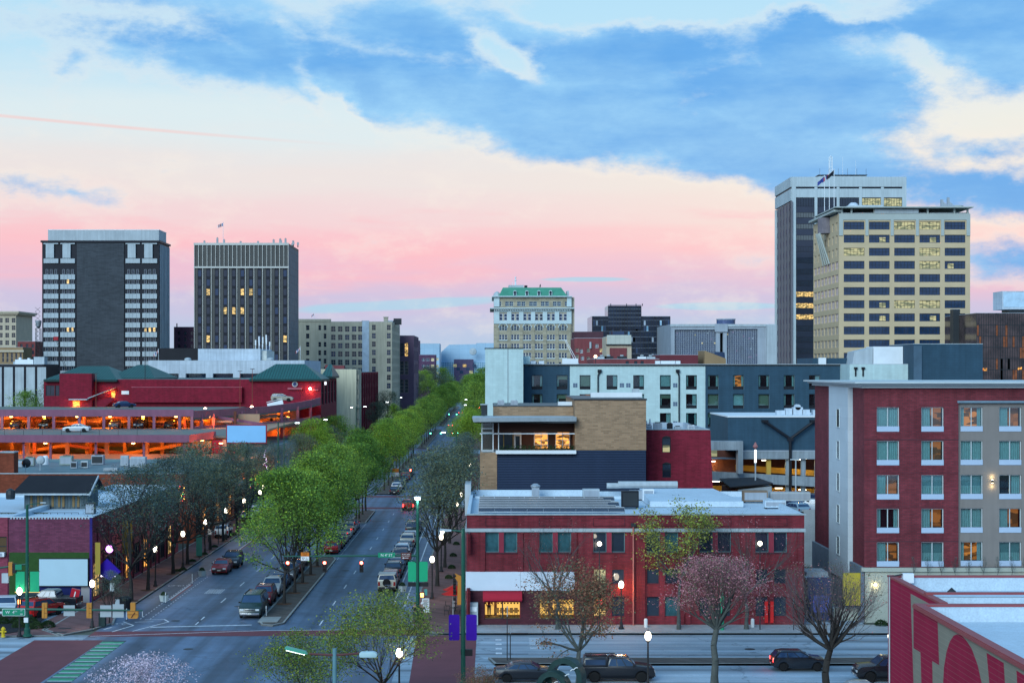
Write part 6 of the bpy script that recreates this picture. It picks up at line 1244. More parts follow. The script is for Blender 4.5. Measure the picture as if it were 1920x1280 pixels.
# upper storey between the deck and the roof parking
zu = ZZ(767.5,305); zd2 = ZZ(781,305)
xu = XX(363,305)
gbox('parapet', xl, xu, 304.9, 305.2, ZZ(780.5,305), zu, PG); gbox('deck', xl, xu-.1, 305.2, 371, zu-1.3, zu-1.0, DECK); gbox('sill_wall', xl, xu, 304.95, 305.15, zdk, ZZ(803.5,305), PG); gbox('back_wall', xl, -45, 322, 322.3, zdk-.4, zu-1.3, GI)
gbox('floor_slab', xl, -41, 305.2, 371, zdk-.41, zdk-.05, GI)
for px_ in (4,54,101,149,195,242,289,337,360):
    gbox('pier', XX(px_-2.5,305), XX(px_+2.5,305), 304.8, 305.25, zdk, ZZ(780.5,305), PG if px_ % 2 else PGP)
for i in range(11):
    x_ = xl+10+i*6.2
    lo = obj('lamp', lme, t, (x_-ox, 311-oy, zu-1.45)); point('lamp_light', (0,0,-.4), (1,.22,.010), 1000, .25, lo)
    obj('column', cm.mesh('column') if 0 else cme2, t, (x_-ox+2, 318-oy, 0)) if 0 else gbox('column', x_+2, x_+2.5, 318, 318.5, zdk, zu-1.3, GI)
    gbox('crossbeam', x_+.5, x_+4, 313, 313.4, zdk+.9, zdk+1.3, GI)
# curved ramp side, three bands rising to the street corner
path = [(363,305),(430,318),(500,335),(560,352),(585,360),(601,366)]
P_ = [(XX(a,d)-ox, d-oy) for a, d in path]
def band(nm, tops, th, m_, thick=.3):
    for i in range(len(P_)-1):
        a, c = P_[i], P_[i+1]; z0, z1 = ZZ(tops[i], path[i][1]), ZZ(tops[i+1], path[i+1][1]); m = MB()
        m.hexa([(a[0],a[1],z0-th),(c[0],c[1],z1-th),(c[0]-thick,c[1]+thick,z1-th),(a[0]-thick,a[1]+thick,z0-th),(a[0],a[1],z0),(c[0],c[1],z1),(c[0]-thick,c[1]+thick,z1),(a[0]-thick,a[1]+thick,z0)], m_); m.build(nm, t)
        m = MB(); m.hexa([(a[0],a[1]+.3,z0-th-.3),(c[0],c[1]+.3,z1-th-.3),(c[0]-6,c[1]+14,z1-th-.3),(a[0]-6,a[1]+14,z0-th-.3),(a[0],a[1]+.3,z0-th),(c[0],c[1]+.3,z1-th),(c[0]-6,c[1]+14,z1-th),(a[0]-6,a[1]+14,z0-th)], GI if nm != 'ramp_parapet' or tops[0] > 775 else DECK); m.build('ramp_slab', t)
m = MB(); m.hexa([(P_[0][0]-8,P_[0][1]+17,0),(P_[-1][0]-5,P_[-1][1]+2,0),(P_[-1][0]-5,P_[-1][1]+2.4,0),(P_[0][0]-8,P_[0][1]+17.4,0),(P_[0][0]-8,P_[0][1]+17,13),(P_[-1][0]-5,P_[-1][1]+2,14.5),(P_[-1][0]-5,P_[-1][1]+2.4,14.5),(P_[0][0]-8,P_[0][1]+17.4,13)], GI); m.build('back_wall', t)
for k_ in range(8):                                           # sloping ramps inside
    x_ = xl+6+k_*9.5-ox
    for y_, z_ in ((18,4.3),(18,8.0),(52,zdk+.2)):
        m = MB(); dz_ = 1.5 if k_ % 2 else 0; e_ = 1.5-dz_; m.hexa([(x_,y_,z_+dz_),(x_+9.4,y_,z_+e_),(x_+9.4,y_+.3,z_+e_),(x_,y_+.3,z_+dz_),(x_,y_,z_+dz_+.55),(x_+9.4,y_,z_+e_+.55),(x_+9.4,y_+.3,z_+e_+.55),(x_,y_+.3,z_+dz_+.55)], [GI,PG][k_ % 2]); m.build('inner_ramp', t)
        m = MB(); m.box(x_+4,x_+4.5,y_-2,y_-1.5,z_-.2,z_+2.9,[PG,DKB][k_ % 2]); m.build('column', t)
band('ramp_parapet', (770,766,761.5,754,749,745), 1.35, PGP); band('ramp_parapet', (799,796,790.5,785,781,778), 1.3, PGP); band('ramp_parapet', (825,823,819,814,811,808), 1.3, PG)
for i, (a, d) in enumerate(((378,308),(400,312),(453,323),(480,330),(528,342),(558,351),(582,359))):
    m = MB(); x_ = XX(a,d)-ox; m.box(x_-.28,x_+.28,d-oy-.15,d-oy+.35,0,ZZ([776,775,771,769,765,762,757][i],d),[PG,PGP][i%2]); m.build('pier', t)
for i in range(8):
    x_, d = XX(385+i*26, 322+i*6), 322+i*6
    for z_ in (zu-1.6, 10.6, 6.6): 
        if i % 2: continue
        lo = obj('lamp', lme, t, (x_-ox, d-oy, z_)); point('lamp_light', (0,0,-.4), (1,.22,.010), 1000, .25, lo)
m = MB(); m.hexa([(XX(415,325)-ox,63,12.0),(XX(520,350)-ox,88,12.4),(XX(520,350)-ox-.5,88.4,12.4),(XX(415,325)-ox-.5,63.4,12.0),(XX(415,325)-ox,63,12.9),(XX(520,350)-ox,88,13.0),(XX(520,350)-ox-.5,88.4,13.0),(XX(415,325)-ox-.5,63.4,12.9)], M('white_ramp_wall',(.55,.56,.52))); m.build('inner_ramp', t)
gbox('stair_wall', XX(398,270), XX(425,270), 270, 271, 0, ZZ(825,270), M('crimson_panel',(.28,.02,.04))); gbox('sign_panel', XX(363,268), XX(398,268), 267, 267.4, ZZ(838,268), ZZ(826,268), M('ochre_panel',(.45,.20,.04)))
gbox('street_facade', -38.9, -38.5, 366, 404, ZZ(772,380)-8, ZZ(772,380)-1, PGP)
m = MB(); m.box(0,3.4,-.05,.05,.25,1.2,WHITE).box(0,3.4,-.03,.03,1.45,1.55,WHITE); o = m.build('guard_rail', t, loc=(XX(503,352)-ox, 352-oy, ZZ(765,352)-.2)); o.rotation_euler.y = R(-14)
# --- dark red building with green hip roofs
D = 371.0; DR = M('dark_red_painted_brick', (.235,.008,.028), .7, .14, .3, 'brick', streak=.12, p=(.6,.2,.015,(.16,.012,.03))); GRN = M('green_standing_seam', (.020,.115,.100), .45, .1, .4, 'panel', p=(.55,40,.05,(.010,.060,.055))); GRD = M('green_dark_eave', (.008,.035,.035), .5)
X0, X1 = px(82), -38.1
b = Bld('red_building', 'dark red building with green hip roofs and a blank sign band above the garage', 'building', X0, X1, D, D+38, pz(711), DR, rm=DRF, parapet=.3)
f_ = lambda x_: px(x_)-X0
b.piece('sign_band', lambda m: m.box(f_(249), f_(455), -1.2, 0, pz(754), pz(726), DR).box(f_(249)-.05,f_(455)+.05,-1.25,0,pz(726),pz(725),M('rose_coping',(.35,.10,.13))))
b.piece('stair_block', lambda m: m.box(f_(118), f_(178), -3, 0, 0, pz(700), DR))
b.piece('stair_canopy', lambda m: m.hexa([(f_(172),-3.8,pz(747)),(f_(216),-1.8,pz(728)),(f_(216),0,pz(728)),(f_(172),-3.05,pz(747)),(f_(172),-3.8,pz(745)),(f_(219),-1.8,pz(726)),(f_(219),0,pz(726)),(f_(172),-3.05,pz(745))], SPAND).box(f_(138),f_(172),-4.4,-3.0,pz(749),pz(747),SPAND))
b.piece('stair_wall', lambda m: m.prism([(f_(172),pz(768)),(f_(192),pz(768)),(f_(215),pz(750)),(f_(215),pz(744)),(f_(172),pz(752))], -1.7, -1.4, DR))
b.piece('lit_panel', lambda m: m.box(f_(143),f_(156),-3.1,-3.02,pz(766),pz(751),LITO).box(f_(209),f_(216),-.1,-.02,pz(745),pz(733),LITO))
point('stair_light', (px(150)-b.ox, D-4-b.oy, pz(755)), (1,.35,.05), 250, .2, b.root); point('stair_light', (px(209)-b.ox, D-1-b.oy, pz(737)), (1,.35,.05), 180, .2, b.root)
b.piece('notice', lambda m: m.box(f_(228),f_(242),-.15,0,pz(739),pz(732.5),WHITE))
b.piece('clock', lambda m: m.lathe([(.02,0),(.30,0),(.62,.04),(.66,.16)],(f_(553),-.25,pz(720)),20,SPAND,'y').lathe([(.02,0),(.42,.01)],(f_(553),-.28,pz(720)),16,M('badge_navy',(.03,.05,.15)),'y'))
b.piece('ledge', lambda m: m.box(f_(540),f_(567),-.8,0,pz(730),pz(726.5),M('rose_coping',(.35,.1,.13))).box(f_(585),f_(597),-.6,0,pz(732),pz(729.5),M('rose_coping',(.35,.1,.13))).box(f_(541),f_(564),-.12,0,pz(748),pz(731),M('darker_red',(.17,.01,.03))))  # last box: darker red panel laid on the wall below the ledge
b.piece('wall_lamp', lambda m: m.ball((f_(582),-.5,pz(728.5)),.28,EM('hot_wall_lamp',(1,.6,.4),30),8,5)); point('wall_lamp_light', (px(582)-b.ox, D-1-b.oy, pz(733)), (1,.30,.08), 260, .2, b.root)
b.win('front', f_(94), pz(742), 2.0, 2.4, 2, 1, .1, DARKF, PANE, .2); b.win('front', f_(110), pz(742), 1.6, 2.4, 2, 1, .1, DARKF, PANE, .2)
for i in range(5): b.win('right', 4+i*7.4, pz(742)-2, 4.0, 5.2, 3, 2, .12, DARKF, PANE, .25)
b.piece('street_sign', lambda m: m.box(8,11.2,-.15,0,pz(722),pz(716),EM('cool_sign',(.9,.95,1),1.6)), 'right')
def hip(nm, x0_, x1_, y0_, y1_, ya, yb, rx):
    m = MB(); a0, a1, z0_, z1_ = f_(x0_), f_(x1_), pz(ya), pz(yb); r0, r1 = a0+rx, a1-rx; ym = (y0_+y1_)/2
    vs = [(a0,y0_,z0_),(a1,y0_,z0_),(a1,y1_,z0_),(a0,y1_,z0_),(r0,ym,z1_),(r1,ym,z1_)]; m.T = b.T('front')
    m.add(vs, [(0,1,5,4),(1,2,5),(2,3,4,5),(3,0,4)], GRN); m.add([(v[0],v[1],v[2]-.02) for v in vs[:4]]+[(v[0],v[1],v[2]-.45) for v in vs[:4]], [(0,1,5,4),(1,2,6,5),(2,3,7,6),(3,0,4,7),(4,5,6,7)], GRD)
    o = m.build(nm, b.root)
    s_ = MB(); s_.T = b.T('front'); n = int((a1-a0)/.62)
    for i in range(1, n):
        x_ = a0+(a1-a0)*i/n; k = min(1, (x_-a0)/rx if x_ < r0 else ((a1-x_)/rx if x_ > r1 else 1)); s_.cyl((x_,y0_,z0_+.03),(x_,y0_+(ym-y0_)*k,z0_+(z1_-z0_)*k+.03),.05,.05,3,GRD,False)
    s_.build('seams', b.root)
hip('hip_roof', 84, 221, -1.2, 26, 711.5, 686, 5); hip('hip_roof', 195, 279, 3, 30, 709, 685.5, 4.6) if 0 else hip('hip_roof', 185, 280, 6, 34, 709, 683.5, 4.5)
hip('hip_roof', 468, 603.5, -1.0, 18, 710.5, 682, 4.8); hip('hip_roof', 585, 607.5, 19.5, 37.5, 706, 682, 1.0)
b.finish()
D = 371
for i,(x_,h_) in enumerate(((180,8.5),(450,9),(473,9.5),(272,13))):
    y_ = 360+i; zb_ = ZZ(767,371)-.5 if i < 3 else pz(711)
    t = thing('lamp_post', ['thin rooftop lamp post beside the red stair block','thin lamp post at the right end of the sign band','second thin lamp post right of the sign band','tall lattice radio mast behind the left green roof'][i], 'lamp post' if i < 3 else 'mast', (XX(x_,y_), y_, zb_)); m = MB(); m.cyl((0,0,0),(0,0,h_),.09,.06,6,M('rusty_post',(.20,.06,.04)) if i < 3 else DARKF).box(-.5,.5,-.1,.1,h_,h_+.12,DARKF); m.build('pole', t)
for i, x_ in enumerate((314,385,472)):
    D = 352 if i < 2 else 356; lo_ = MB(); lo_.ball((0,0,0),.32,EM('hot_wall_lamp',(1,.6,.4),30),8,5).box(-.05,.05,0,.6,-.05,.05,DARKF); o = tag(lo_.build('lamp', loc=(XX([298,385,472][i],D), D, ZZ([766.5,764,760.5][i],D)-.3)), ['leftmost orange lamp on the upper garage deck','middle orange lamp on the upper garage deck','rightmost orange lamp on the upper garage deck'][i], 'lamp', 'orange lamps on the upper garage deck'); point('lamp_light', (0,-.6,-.5), (1,.3,.05), 220, .2, o)
# --- billboard in front of the garage
D = 240.0
t = thing('billboard', 'large blank pale blue billboard on a dark red post', 'billboard', (px(462), D, 0))
m = MB(); m.box(-2.95,2.95,.05,.3,pz(831),pz(795.5),M('crimson_panel',(.28,.02,.04))); m.build('frame', t); m = MB(); m.box(-2.8,2.8,0,.05,pz(829),pz(797.5),M('billboard_blue',(.24,.50,.78),.5,.03)); m.build('face', t)
m = MB(); m.box(-.2,.2,.35,.7,0,pz(831),DARKF).box(-3,3,.3,.5,pz(834),pz(832),DARKF); m.build('post', t)
# --- cream wall building and its brick neighbour
D = 470.0
b = Bld('cream_building', 'plain cream side wall with a ragged stone corner facing the street', 'building', px(600), -38.2, D, D+18, pz(692), M('cream_wall',(.58,.53,.38),.85,.08,.15,streak=.14), rm=DRF, parapet=.4)
b.piece('roof_box', lambda m: m.box(1,2.6,4,8,pz(692)-.5,pz(684),RB).box(3.2,6.5,4,8,pz(692)-.5,pz(685),RB)); b.piece('corner_pier', lambda m: [m.box(-38.2-px(600)+.01, -38.2-px(600)+.5+(i%3)*.12, 1+ (i%2)*.4, 5, i*1.4, i*1.4+1.3, M('stone_quoin',(.40,.36,.28),.9,.2,1)) for i in range(16)]); b.finish()
b = Bld('brick_building', 'red brick street front with tall windows beyond the cream wall', 'building', -55, -38.1, 490, 556, ZZ(698,490), RB, rm=DRF, parapet=.4)
for i in range(9):
    for j in range(5): b.win('right', 4+i*7.2, 2+j*4, 4.2, 2.8, 3, 1, .1, RB, PBLUE if (i+j) % 3 else PANE, .25)
b.piece('pilaster', lambda m: [m.box(.2+i*7.2,.9+i*7.2,-.3,0,0,ZZ(698,490),CRIM) for i in range(10)], 'right'); b.finish()
# behind the trees on the far right side of the avenue
b = Bld('brick_building', 'plain brick building hidden behind the street trees beyond the restaurant', 'building', -1.6, 18, 296, 430, 8.5, RB, rm=DRF)
for i in range(16): b.win('left', 6+i*8, 1, 5, 3.0, 3, 1, .1, DARKF, LITW if i % 3 == 0 else PANE)
b.finish()
# ================================================================== TREES
BARK = M('dark_bark', (.035,.032,.030), .95, .25, 2, 'bark'); BARKG = M('grey_green_bark', (.075,.085,.080), .95, .25, 2, 'bark'); BARKR = M('reddish_twigs', (.19,.105,.105), .95, .2, 2)
LG = M('fresh_green_leaf', (.165,.290,.050), .7, .25, .5, 'leaf'); LL = M('lime_leaf', (.28,.40,.04), .7, .25, .5, 'leaf'); LDK = M('dark_green_leaf', (.075,.16,.045), .7, .25, .5, 'leaf')
LOL = M('olive_grey_leaf', (.15,.17,.095), .8, .25, .6, 'leaf'); LTE = M('teal_grey_bud', (.085,.145,.135), .8, .25, .6, 'leaf'); LYE = M('yellow_green_leaf', (.30,.33,.06), .7, .25, .6, 'leaf'); LBR = M('brown_spring_leaf', (.26,.125,.075), .8, .25, .6, 'leaf'); LRD = M('reddish_bud', (.38,.17,.17), .8, .25, .6, 'leaf'); LPK = M('pink_blossom', (.62,.50,.56), .7, .15, .6, 'leaf')
def tubes(segs, mat, name):
    """segs: (p0, p1, r0, r1, sides) joined into one mesh"""
    V_, F_ = [], []; o = 0
    for p0, p1, r0, r1, n in segs:
        d = p1-p0; L_ = np.linalg.norm(d)
        if L_ < 1e-5: continue
        d = d/L_; a = np.cross(d, (0.31,0.17,0.93)); na = np.linalg.norm(a)
        if na < 1e-3: a = np.array((1.,0,0)); na = 1
        a = a/na; b_ = np.cross(d, a); t = np.arange(n)*2*math.pi/n; c, s = np.cos(t)[:,None], np.sin(t)[:,None]
        V_.append(p0+r0*(c*a+s*b_)); V_.append(p1+r1*(c*a+s*b_))
        for i in range(n): j = (i+1) % n; F_.append((o+i,o+j,o+n+j,o+n+i))
        o += 2*n
    me = bpy.data.meshes.new(name); me.from_pydata(np.vstack(V_).tolist(), [], F_); me.materials.append(mat); me.polygons.foreach_set('use_smooth',[True]*len(F_)); me.update(); return me
def leaves(pts, size, mats, rng, name, flat=.5, weights=None):
    n = len(pts); s = size*rng.uniform(.6,1.4,(n,1)); a = rng.normal(size=(n,3)); a[:,2] *= flat; a /= np.linalg.norm(a,axis=1)[:,None]+1e-9
    b_ = rng.normal(size=(n,3)); b_ -= (a*b_).sum(1)[:,None]*a; b_ /= np.linalg.norm(b_,axis=1)[:,None]+1e-9
    V_ = np.stack([pts-a*s*.5, pts+b_*s*.32, pts+a*s*.5, pts-b_*s*.32],1).reshape(-1,3)
    me = bpy.data.meshes.new(name); me.vertices.add(4*n); me.vertices.foreach_set('co', V_.ravel()); me.loops.add(4*n); me.loops.foreach_set('vertex_index', np.arange(4*n)); me.polygons.add(n)
    me.polygons.foreach_set('loop_start', np.arange(n)*4)
    for m_ in mats: me.materials.append(m_)
    me.polygons.foreach_set('material_index', rng.choice(len(mats), n, p=weights).astype(np.int32)); me.update(); me.validate(); return me
def grow(seed, h, r, fork, levels, spread, up, trunk_r, kids=(4,3,3,3), n0=7, wob=.25, min_z=None, flat=1.0, shape=None, multi=0):
    """branch skeleton filling a crown: returns thick and thin segments and twig tips"""
    rng = np.random.default_rng(seed); segs = []; tips = []
    cz = (fork+h)/2; ch = (h-fork)/2*1.15
    ph = rng.uniform(0, 6.28, 4); low = .30 if multi else .52
    def inside(p):                                            # vase shaped, lobed outline
        t = (p[2]-fork*.92)/(h-fork*.92); az = math.atan2(p[1], p[0])
        if t < -.12 or t > 1: return False
        pr = min(1, low+1.7*max(t,0))*math.sqrt(max(0, 1-(max(0, t-.42)/.58)**2))
        pr *= 1+.20*math.sin(3*az+ph[0]+3*t)+.14*math.sin(5*az+ph[1]-4*t)+.10*math.sin(2*az+9*t+ph[2])
        return math.hypot(p[0], p[1])/r < pr
    def br(p, d, L_, rad, lv):
        ns = 3 if lv < 3 else 2; q = p.copy(); dd = d.copy()
        for k in range(ns):
            dd = dd+rng.normal(size=3)*wob*.5+np.array((0,0,up*.12)); dd /= np.linalg.norm(dd)
            q2 = q+dd*L_/ns
            if not inside(q2) and lv > 1: 
                tips.append(q.copy()); 
                if lv > 2: return
                q2 = q+dd*L_/ns*.4
            ra, rb = rad*(1-.55*k/ns), rad*(1-.55*(k+1)/ns)
            segs.append((q, q2, ra, rb, 5 if lv < 2 else (4 if lv < 3 else 3)))
            q = q2
            if lv >= levels-1: tips.append(q.copy())
            if lv < levels and (k > 0 or lv > 0):
                m = kids[min(lv, len(kids)-1)]; m = m if k == ns-1 else max(1, m-2)
                for _ in range(m):
                    e = rng.normal(size=3); e -= e.dot(dd)*dd; e /= np.linalg.norm(e)+1e-9
                    nd = dd*math.cos(spread)+e*math.sin(spread)*rng.uniform(.6,1.2); nd[2] += up*.25; nd /= np.linalg.norm(nd)
                    br(q.copy(), nd, L_*rng.uniform(.58,.82), rb*rng.uniform(.5,.75), lv+1)
        tips.append(q.copy())
    p = np.zeros(3)
    base = []
    nst = max(1, multi)
    k = 4; q = p
    for i in range(k):
        q2 = np.array((rng.normal()*.05*i, rng.normal()*.05*i, fork*(i+1)/k)); segs.append((q, q2, trunk_r*(1.25 if i == 0 else 1.0-.08*i), trunk_r*(1-.08*(i+1)), 7)); q = q2
    tr_end = len(segs)
    L0 = (h-fork)*.42
    for i in range(n0):
        a = 2*math.pi*(i+rng.uniform(-.25,.25))/n0; el = rng.uniform(.25,1.25) if up < .8 else rng.uniform(.75,1.35); d = np.array((math.cos(a)*math.cos(el), math.sin(a)*math.cos(el), math.sin(el)))
        zz = rng.uniform(.78,1.0)*fork if multi == 0 else fork
        br(np.array((q[0]*zz/fork, q[1]*zz/fork, zz)), d, L0*rng.uniform(.8,1.15), trunk_r*.5, 1)
    if multi == 0:                                            # leader
        br(q.copy(), np.array((0.05,0,1.)), L0*1.2, trunk_r*.72, 0)
    return segs, tr_end, np.array(tips)
PR = {}
def proto(key, seed, h, r, fork, bark, leafm, nleaf, lsize, levels=4, spread=.65, up=.5, trunk_r=.17, jitter=.35, weights=None, twig=None, **k):
    multi_ = k.get('multi', 0); segs, te, tips = grow(seed, h, r, fork, levels, spread, up, trunk_r, **k)
    cap = 12000 if multi_ else 7000
    if len(segs) > cap: segs = segs[:te]+[s for i, s in enumerate(segs[te:]) if s[4] > 3 or i % (len(segs)//cap+1) == 0]
    me1 = tubes(segs[:te], bark, 'trunk'); big = [s for s in segs[te:] if s[4] > 3]; thin = [s for s in segs[te:] if s[4] == 3]
    crown = [('branches', tubes(big, bark, 'branches'))]
    if thin: crown.append(('twigs', tubes(thin, twig or bark, 'twigs')))
    if nleaf:
        rng = np.random.default_rng(seed+99); idx = rng.integers(0, len(tips), nleaf)
        pts = tips[idx]+rng.normal(size=(nleaf,3))*jitter*np.array((1.15,1.15,.42)); crown.append(('crown', leaves(pts, lsize, leafm, rng, 'crown', weights=weights)))
    PR[key] = (me1, crown)
def tree(key, name, label, x, y, z=0.13, rz=0, sc=1.0, scz=None, group=None, cat='tree'):
    t = thing(name, label, cat, (x, y, z), rz, group); t.scale = (sc, sc, scz or sc); me1, cr_ = PR[key]
    obj('trunk', me1, t)
    for n_, me in cr_: obj(n_, me, t)
    return t
# kinds of tree
for i in range(3): proto('green%d'%i, 11+i, [12.9,12.0,13.4][i], [4.6,4.2,4.4][i], 3.6, BARK, [LG,LL,LDK], 15000, .19, 4, .62, .55, .16, .50, (.62,.16,.22))
for i in range(2): proto('lime%d'%i, 31+i, 12.3, 4.2, 3.6, BARK, [LL,LG], 15000, .19, 4, .62, .55, .16, .50, (.75,.25))
proto('bare0', 41, 13, 4.6, 3.6, BARK, [LTE,LOL], 7500, .15, 5, .6, .55, .20, .30, (.7,.3), kids=(4,3,2,2)); proto('bare1', 44, 13, 4.2, 3.4, BARK, [LTE,LOL], 7500, .15, 5, .6, .6, .19, .30, (.6,.4), kids=(4,3,2,2))
proto('grey0', 51, 14, 4.4, 4.2, BARK, [LOL,LTE], 8000, .19, 5, .6, .5, .2, .35, (.75,.25), kids=(4,3,2,2))
proto('pinkbare', 61, 9.5, 4.4, 2.6, BARKG, [LRD], 300, .10, 5, .62, .55, .16, .2, twig=BARKG, kids=(4,3,3,2), multi=1, n0=6)
proto('yellowlace', 64, 11, 4.3, 4.0, BARKG, [LYE,LOL], 5200, .17, 4, .62, .5, .16, .28, (.7,.3), kids=(4,3,3), multi=1, n0=6)
proto('round', 71, 6.6, 3.75, 3.0, BARKG, [LRD,LOL], 12000, .075, 5, .5, .75, .20, .25, (.8,.2), kids=(3,3,3,3), multi=1, n0=12, twig=BARKR, wob=.18)
proto('roundbare', 75, 6.3, 4.0, 2.2, BARK, [LRD,LOL], 1600, .07, 5, .5, .6, .20, .2, kids=(3,3,3,3), multi=1, n0=13, twig=M('grey_twigs',(.13,.11,.115)), wob=.18)
proto('brown', 81, 9.0, 4.1, 2.4, BARKG, [LBR,LOL], 9000, .15, 4, .62, .35, .21, .30, (.75,.25), kids=(3,3,3), multi=1, n0=7)
proto('yellow', 91, 7.9, 4.6, 1.6, BARK, [LYE,LG,LOL], 13000, .13, 5, .62, .35, .15, .28, (.6,.2,.2), kids=(4,3,3,2), multi=1, n0=8)
proto('blossom', 95, 4.4, 2.9, 1.1, BARKG, [LPK], 6000, .085, 5, .6, .4, .09, .16, kids=(3,3,3,2), multi=1, n0=7)
proto('sapling', 97, 4.4, .7, 1.0, BARKG, [LTE], 250, .10, 3, .35, 1.2, .05, .1, kids=(3,3,2), n0=6)
# --- green row on the median
gr_ = 'green trees in the median row'
ys1 = [158.6,166.3,174,181,188.6]; ys1b = [203,213,223,233]; ys2 = [243.5,249,255.5,262]; ys3 = [306+i*13 for i in range(10)]; ys4 = [474+i*17 for i in range(8)]; ys5 = [655+i*26 for i in range(11)]
for i, y in enumerate(ys1):
    tree('green%d' % (i % 3) if i != 2 else 'lime0', 'street_tree', ['bright green median tree nearest the crossing, behind the green van','second green median tree from the crossing','third green median tree from the crossing','fourth green median tree, behind the orange and white sign','fifth green median tree, where the first planting strip ends'][i], -19.8+(i%2)*.1, y, .165, 1.3*i, [.92,.94,.9,.92,.92][i], [1,1.02,.98,1.04,1][i], group=gr_)
    m = MB(); m.lathe([(.75,0),(.7,.02),(.05,.04)],(0,0,0),12,MULCH); structure(m.build('tree_pit', loc=(-19.8,y,.168)))
for i, y in enumerate(ys1b): tree('green%d' % ((i+1) % 3), 'street_tree', 'green median tree beside the parked cars, %s of the four between the planting strips' % order[i], -21.2+.3, y, .0, .7+i, .84, .96, group=gr_)
for i, y in enumerate(ys2): tree(('green1','green0','green2','green1')[i], 'street_tree', 'green median tree, %s of the four just before the second crossing' % order[i], -19.8, y, .165, 2+i, .82, .97, group=gr_)
for i, y in enumerate(ys3): tree(('lime0','green0','lime1','green1')[i % 4], 'street_tree', 'median tree in the block after the second crossing, %s from that crossing' % order[i], -19.7, y, .165, i*1.1, .80, 1.0, group=gr_)
for i, y in enumerate(ys4): tree(('green2','green1')[i % 2], 'street_tree', 'darker distant median tree, %s in the third block' % order[i], -19.7, y, .165, i*1.7, .84, 1.02, group=gr_)
for i, y in enumerate(ys5): tree(('green2','green0')[i % 2], 'street_tree', 'far dark green median tree near the end of the avenue, %s in its row' % order[i], -19.7, y, .165, i*1.7, 1.15, group=gr_)
# --- left pavement
for i, (y, k) in enumerate(((160.7,'bare0'),(168.7,'bare1'),(182,'bare0'),(190.6,'bare1'),(198.5,'grey0'),(206,'bare0'),(216,'bare1'),(228,'grey0'),(240,'bare0'),(254,'bare1'))):
    tree(k, 'street_tree', 'bare dark street tree on the left pavement, %s from the corner' % order[i] if i else 'bare dark street tree nearest the corner on the left pavement, beside the litter bin', -34.95, y, .13, 2.1*i, 1.0 if i < 5 else .9, group='bare trees along the left pavement')
    m = MB(); m.lathe([(.8,0),(.7,.02),(.05,.05)],(0,0,0),12,MULCH); structure(m.build('tree_pit', loc=(-34.95,y,.132)))
for i, (k, y, s_, lb) in enumerate((('grey0',300,.78,'grey budding tree in front of the curved garage ramp'),('lime0',328,1.02,'lime green tree behind the grey budding tree on the left pavement'),('bare1',356,.8,'dark bare tree between the lime tree and the tall green tree'),('green1',372,1.0,'tall green tree left of the cream wall'),('grey0',548,1.1,'olive grey tree in front of the brick street front'),('lime1',590,.8,'brownish tree beyond the brick street front'),('grey0',500,.9,'smaller olive tree beside the brick street front'))):
    tree(k, 'street_tree', lb, -34.5, y, .13, i, s_)
for i,(x,y,s_) in enumerate(((-36.5,760,1.55),(-33,800,1.6),(-30,850,1.75),(-26,900,1.7),(-37,720,1.4))): tree(('grey0','green2')[i % 2], 'tall_tree', ['tall olive tree left of the avenue near its end','tall dark tree at the far left end of the avenue','big rounded tree left of the distant traffic lights','farthest big tree left of the avenue','olive tree in front of the plum brick block'][i], x, y, 0, i, s_)
for i,(x,y,s_) in enumerate(((-5.5,650,1.5),(-4.5,700,1.75),(-3.0,745,1.7),(-7,800,1.7),(-5,610,1.3),(-11,900,1.6))): tree(('green2','green1')[i % 2], 'tall_tree', ['tall green tree on the right near the end of the avenue','highest green tree beside the white hotel stair tower','green tree behind the highest one beside the hotel','distant green tree right of the vanishing street','shorter green tree below the highest one by the hotel','farthest dark tree right of the vanishing street'][i], x, y, 0, i, s_)
tree('lime1', 'small_tree', 'small round lime green tree on the left near the distant traffic lights', -30, 640, 0, 1, .65)
# --- right pavement
for i, (k, x, y, s_, lb) in enumerate((('grey0',-5.55,172,1.02,'large grey budding tree on the right pavement beside the tall lamp'),('bare1',-5.2,188,.92,'dark bare tree just behind the large grey one on the right pavement'),('grey0',-5.3,214,.95,'grey budding tree behind the red tail lights on the right pavement'),('bare0',-4.9,236,.9,'bare tree on the right pavement before the second crossing'),
        ('bare0',-5.0,312,.76,'bluish dark tree beside the glazed terrace corner'),('bare1',-4.8,338,.74,'dark tree behind the bluish one beside the terrace'),('lime0',-5.6,392,1.02,'lime green tree beside the restaurant canopy'),('lime1',-4.6,418,1.0,'second lime green tree behind the first by the restaurant'),('green0',-5,500,1.0,'green tree on the right pavement in the third block'))):
    tree(k, 'street_tree', lb, x, y, .13, 1.9*i, s_)
# --- in front of the corner building and on the near pavement
tree('pinkbare', 'street_tree', 'bare silvery tree before the white fascia of the brick corner building', 5.8, 143.4, .13, .4, 1.08)
tree('yellowlace', 'street_tree', 'tall tree with sparse yellow green leaves before the red brick facade', 16.3, 143.3, .13, 1.2, 1.05)
tree('pinkbare', 'street_tree', 'bare forked tree at the right end of the red brick facade', 22.2, 143.5, .13, 2.6, 1.14)
tree('sapling', 'sapling', 'slim bare columnar sapling at the foot of the brick hotel', 36.9, 147.2, .13, 0, 1.0)
tree('brown', 'street_tree', 'brown leafed tree rising behind the ring sculpture', 6.3, 118.2, .13, .3, 1.0)
tree('round', 'street_tree', 'round clipped reddish tree on the near pavement', 15.7, 116, .13, .3, 1.44)
tree('roundbare', 'street_tree', 'round bare dark tree left of the mural wall', 23.2, 114.3, .13, 1.2, 1.48)
tree('yellow', 'street_tree', 'wide tree with small yellow green leaves at the bottom centre', -7.3, 110.5, .0, 0, 1.0)
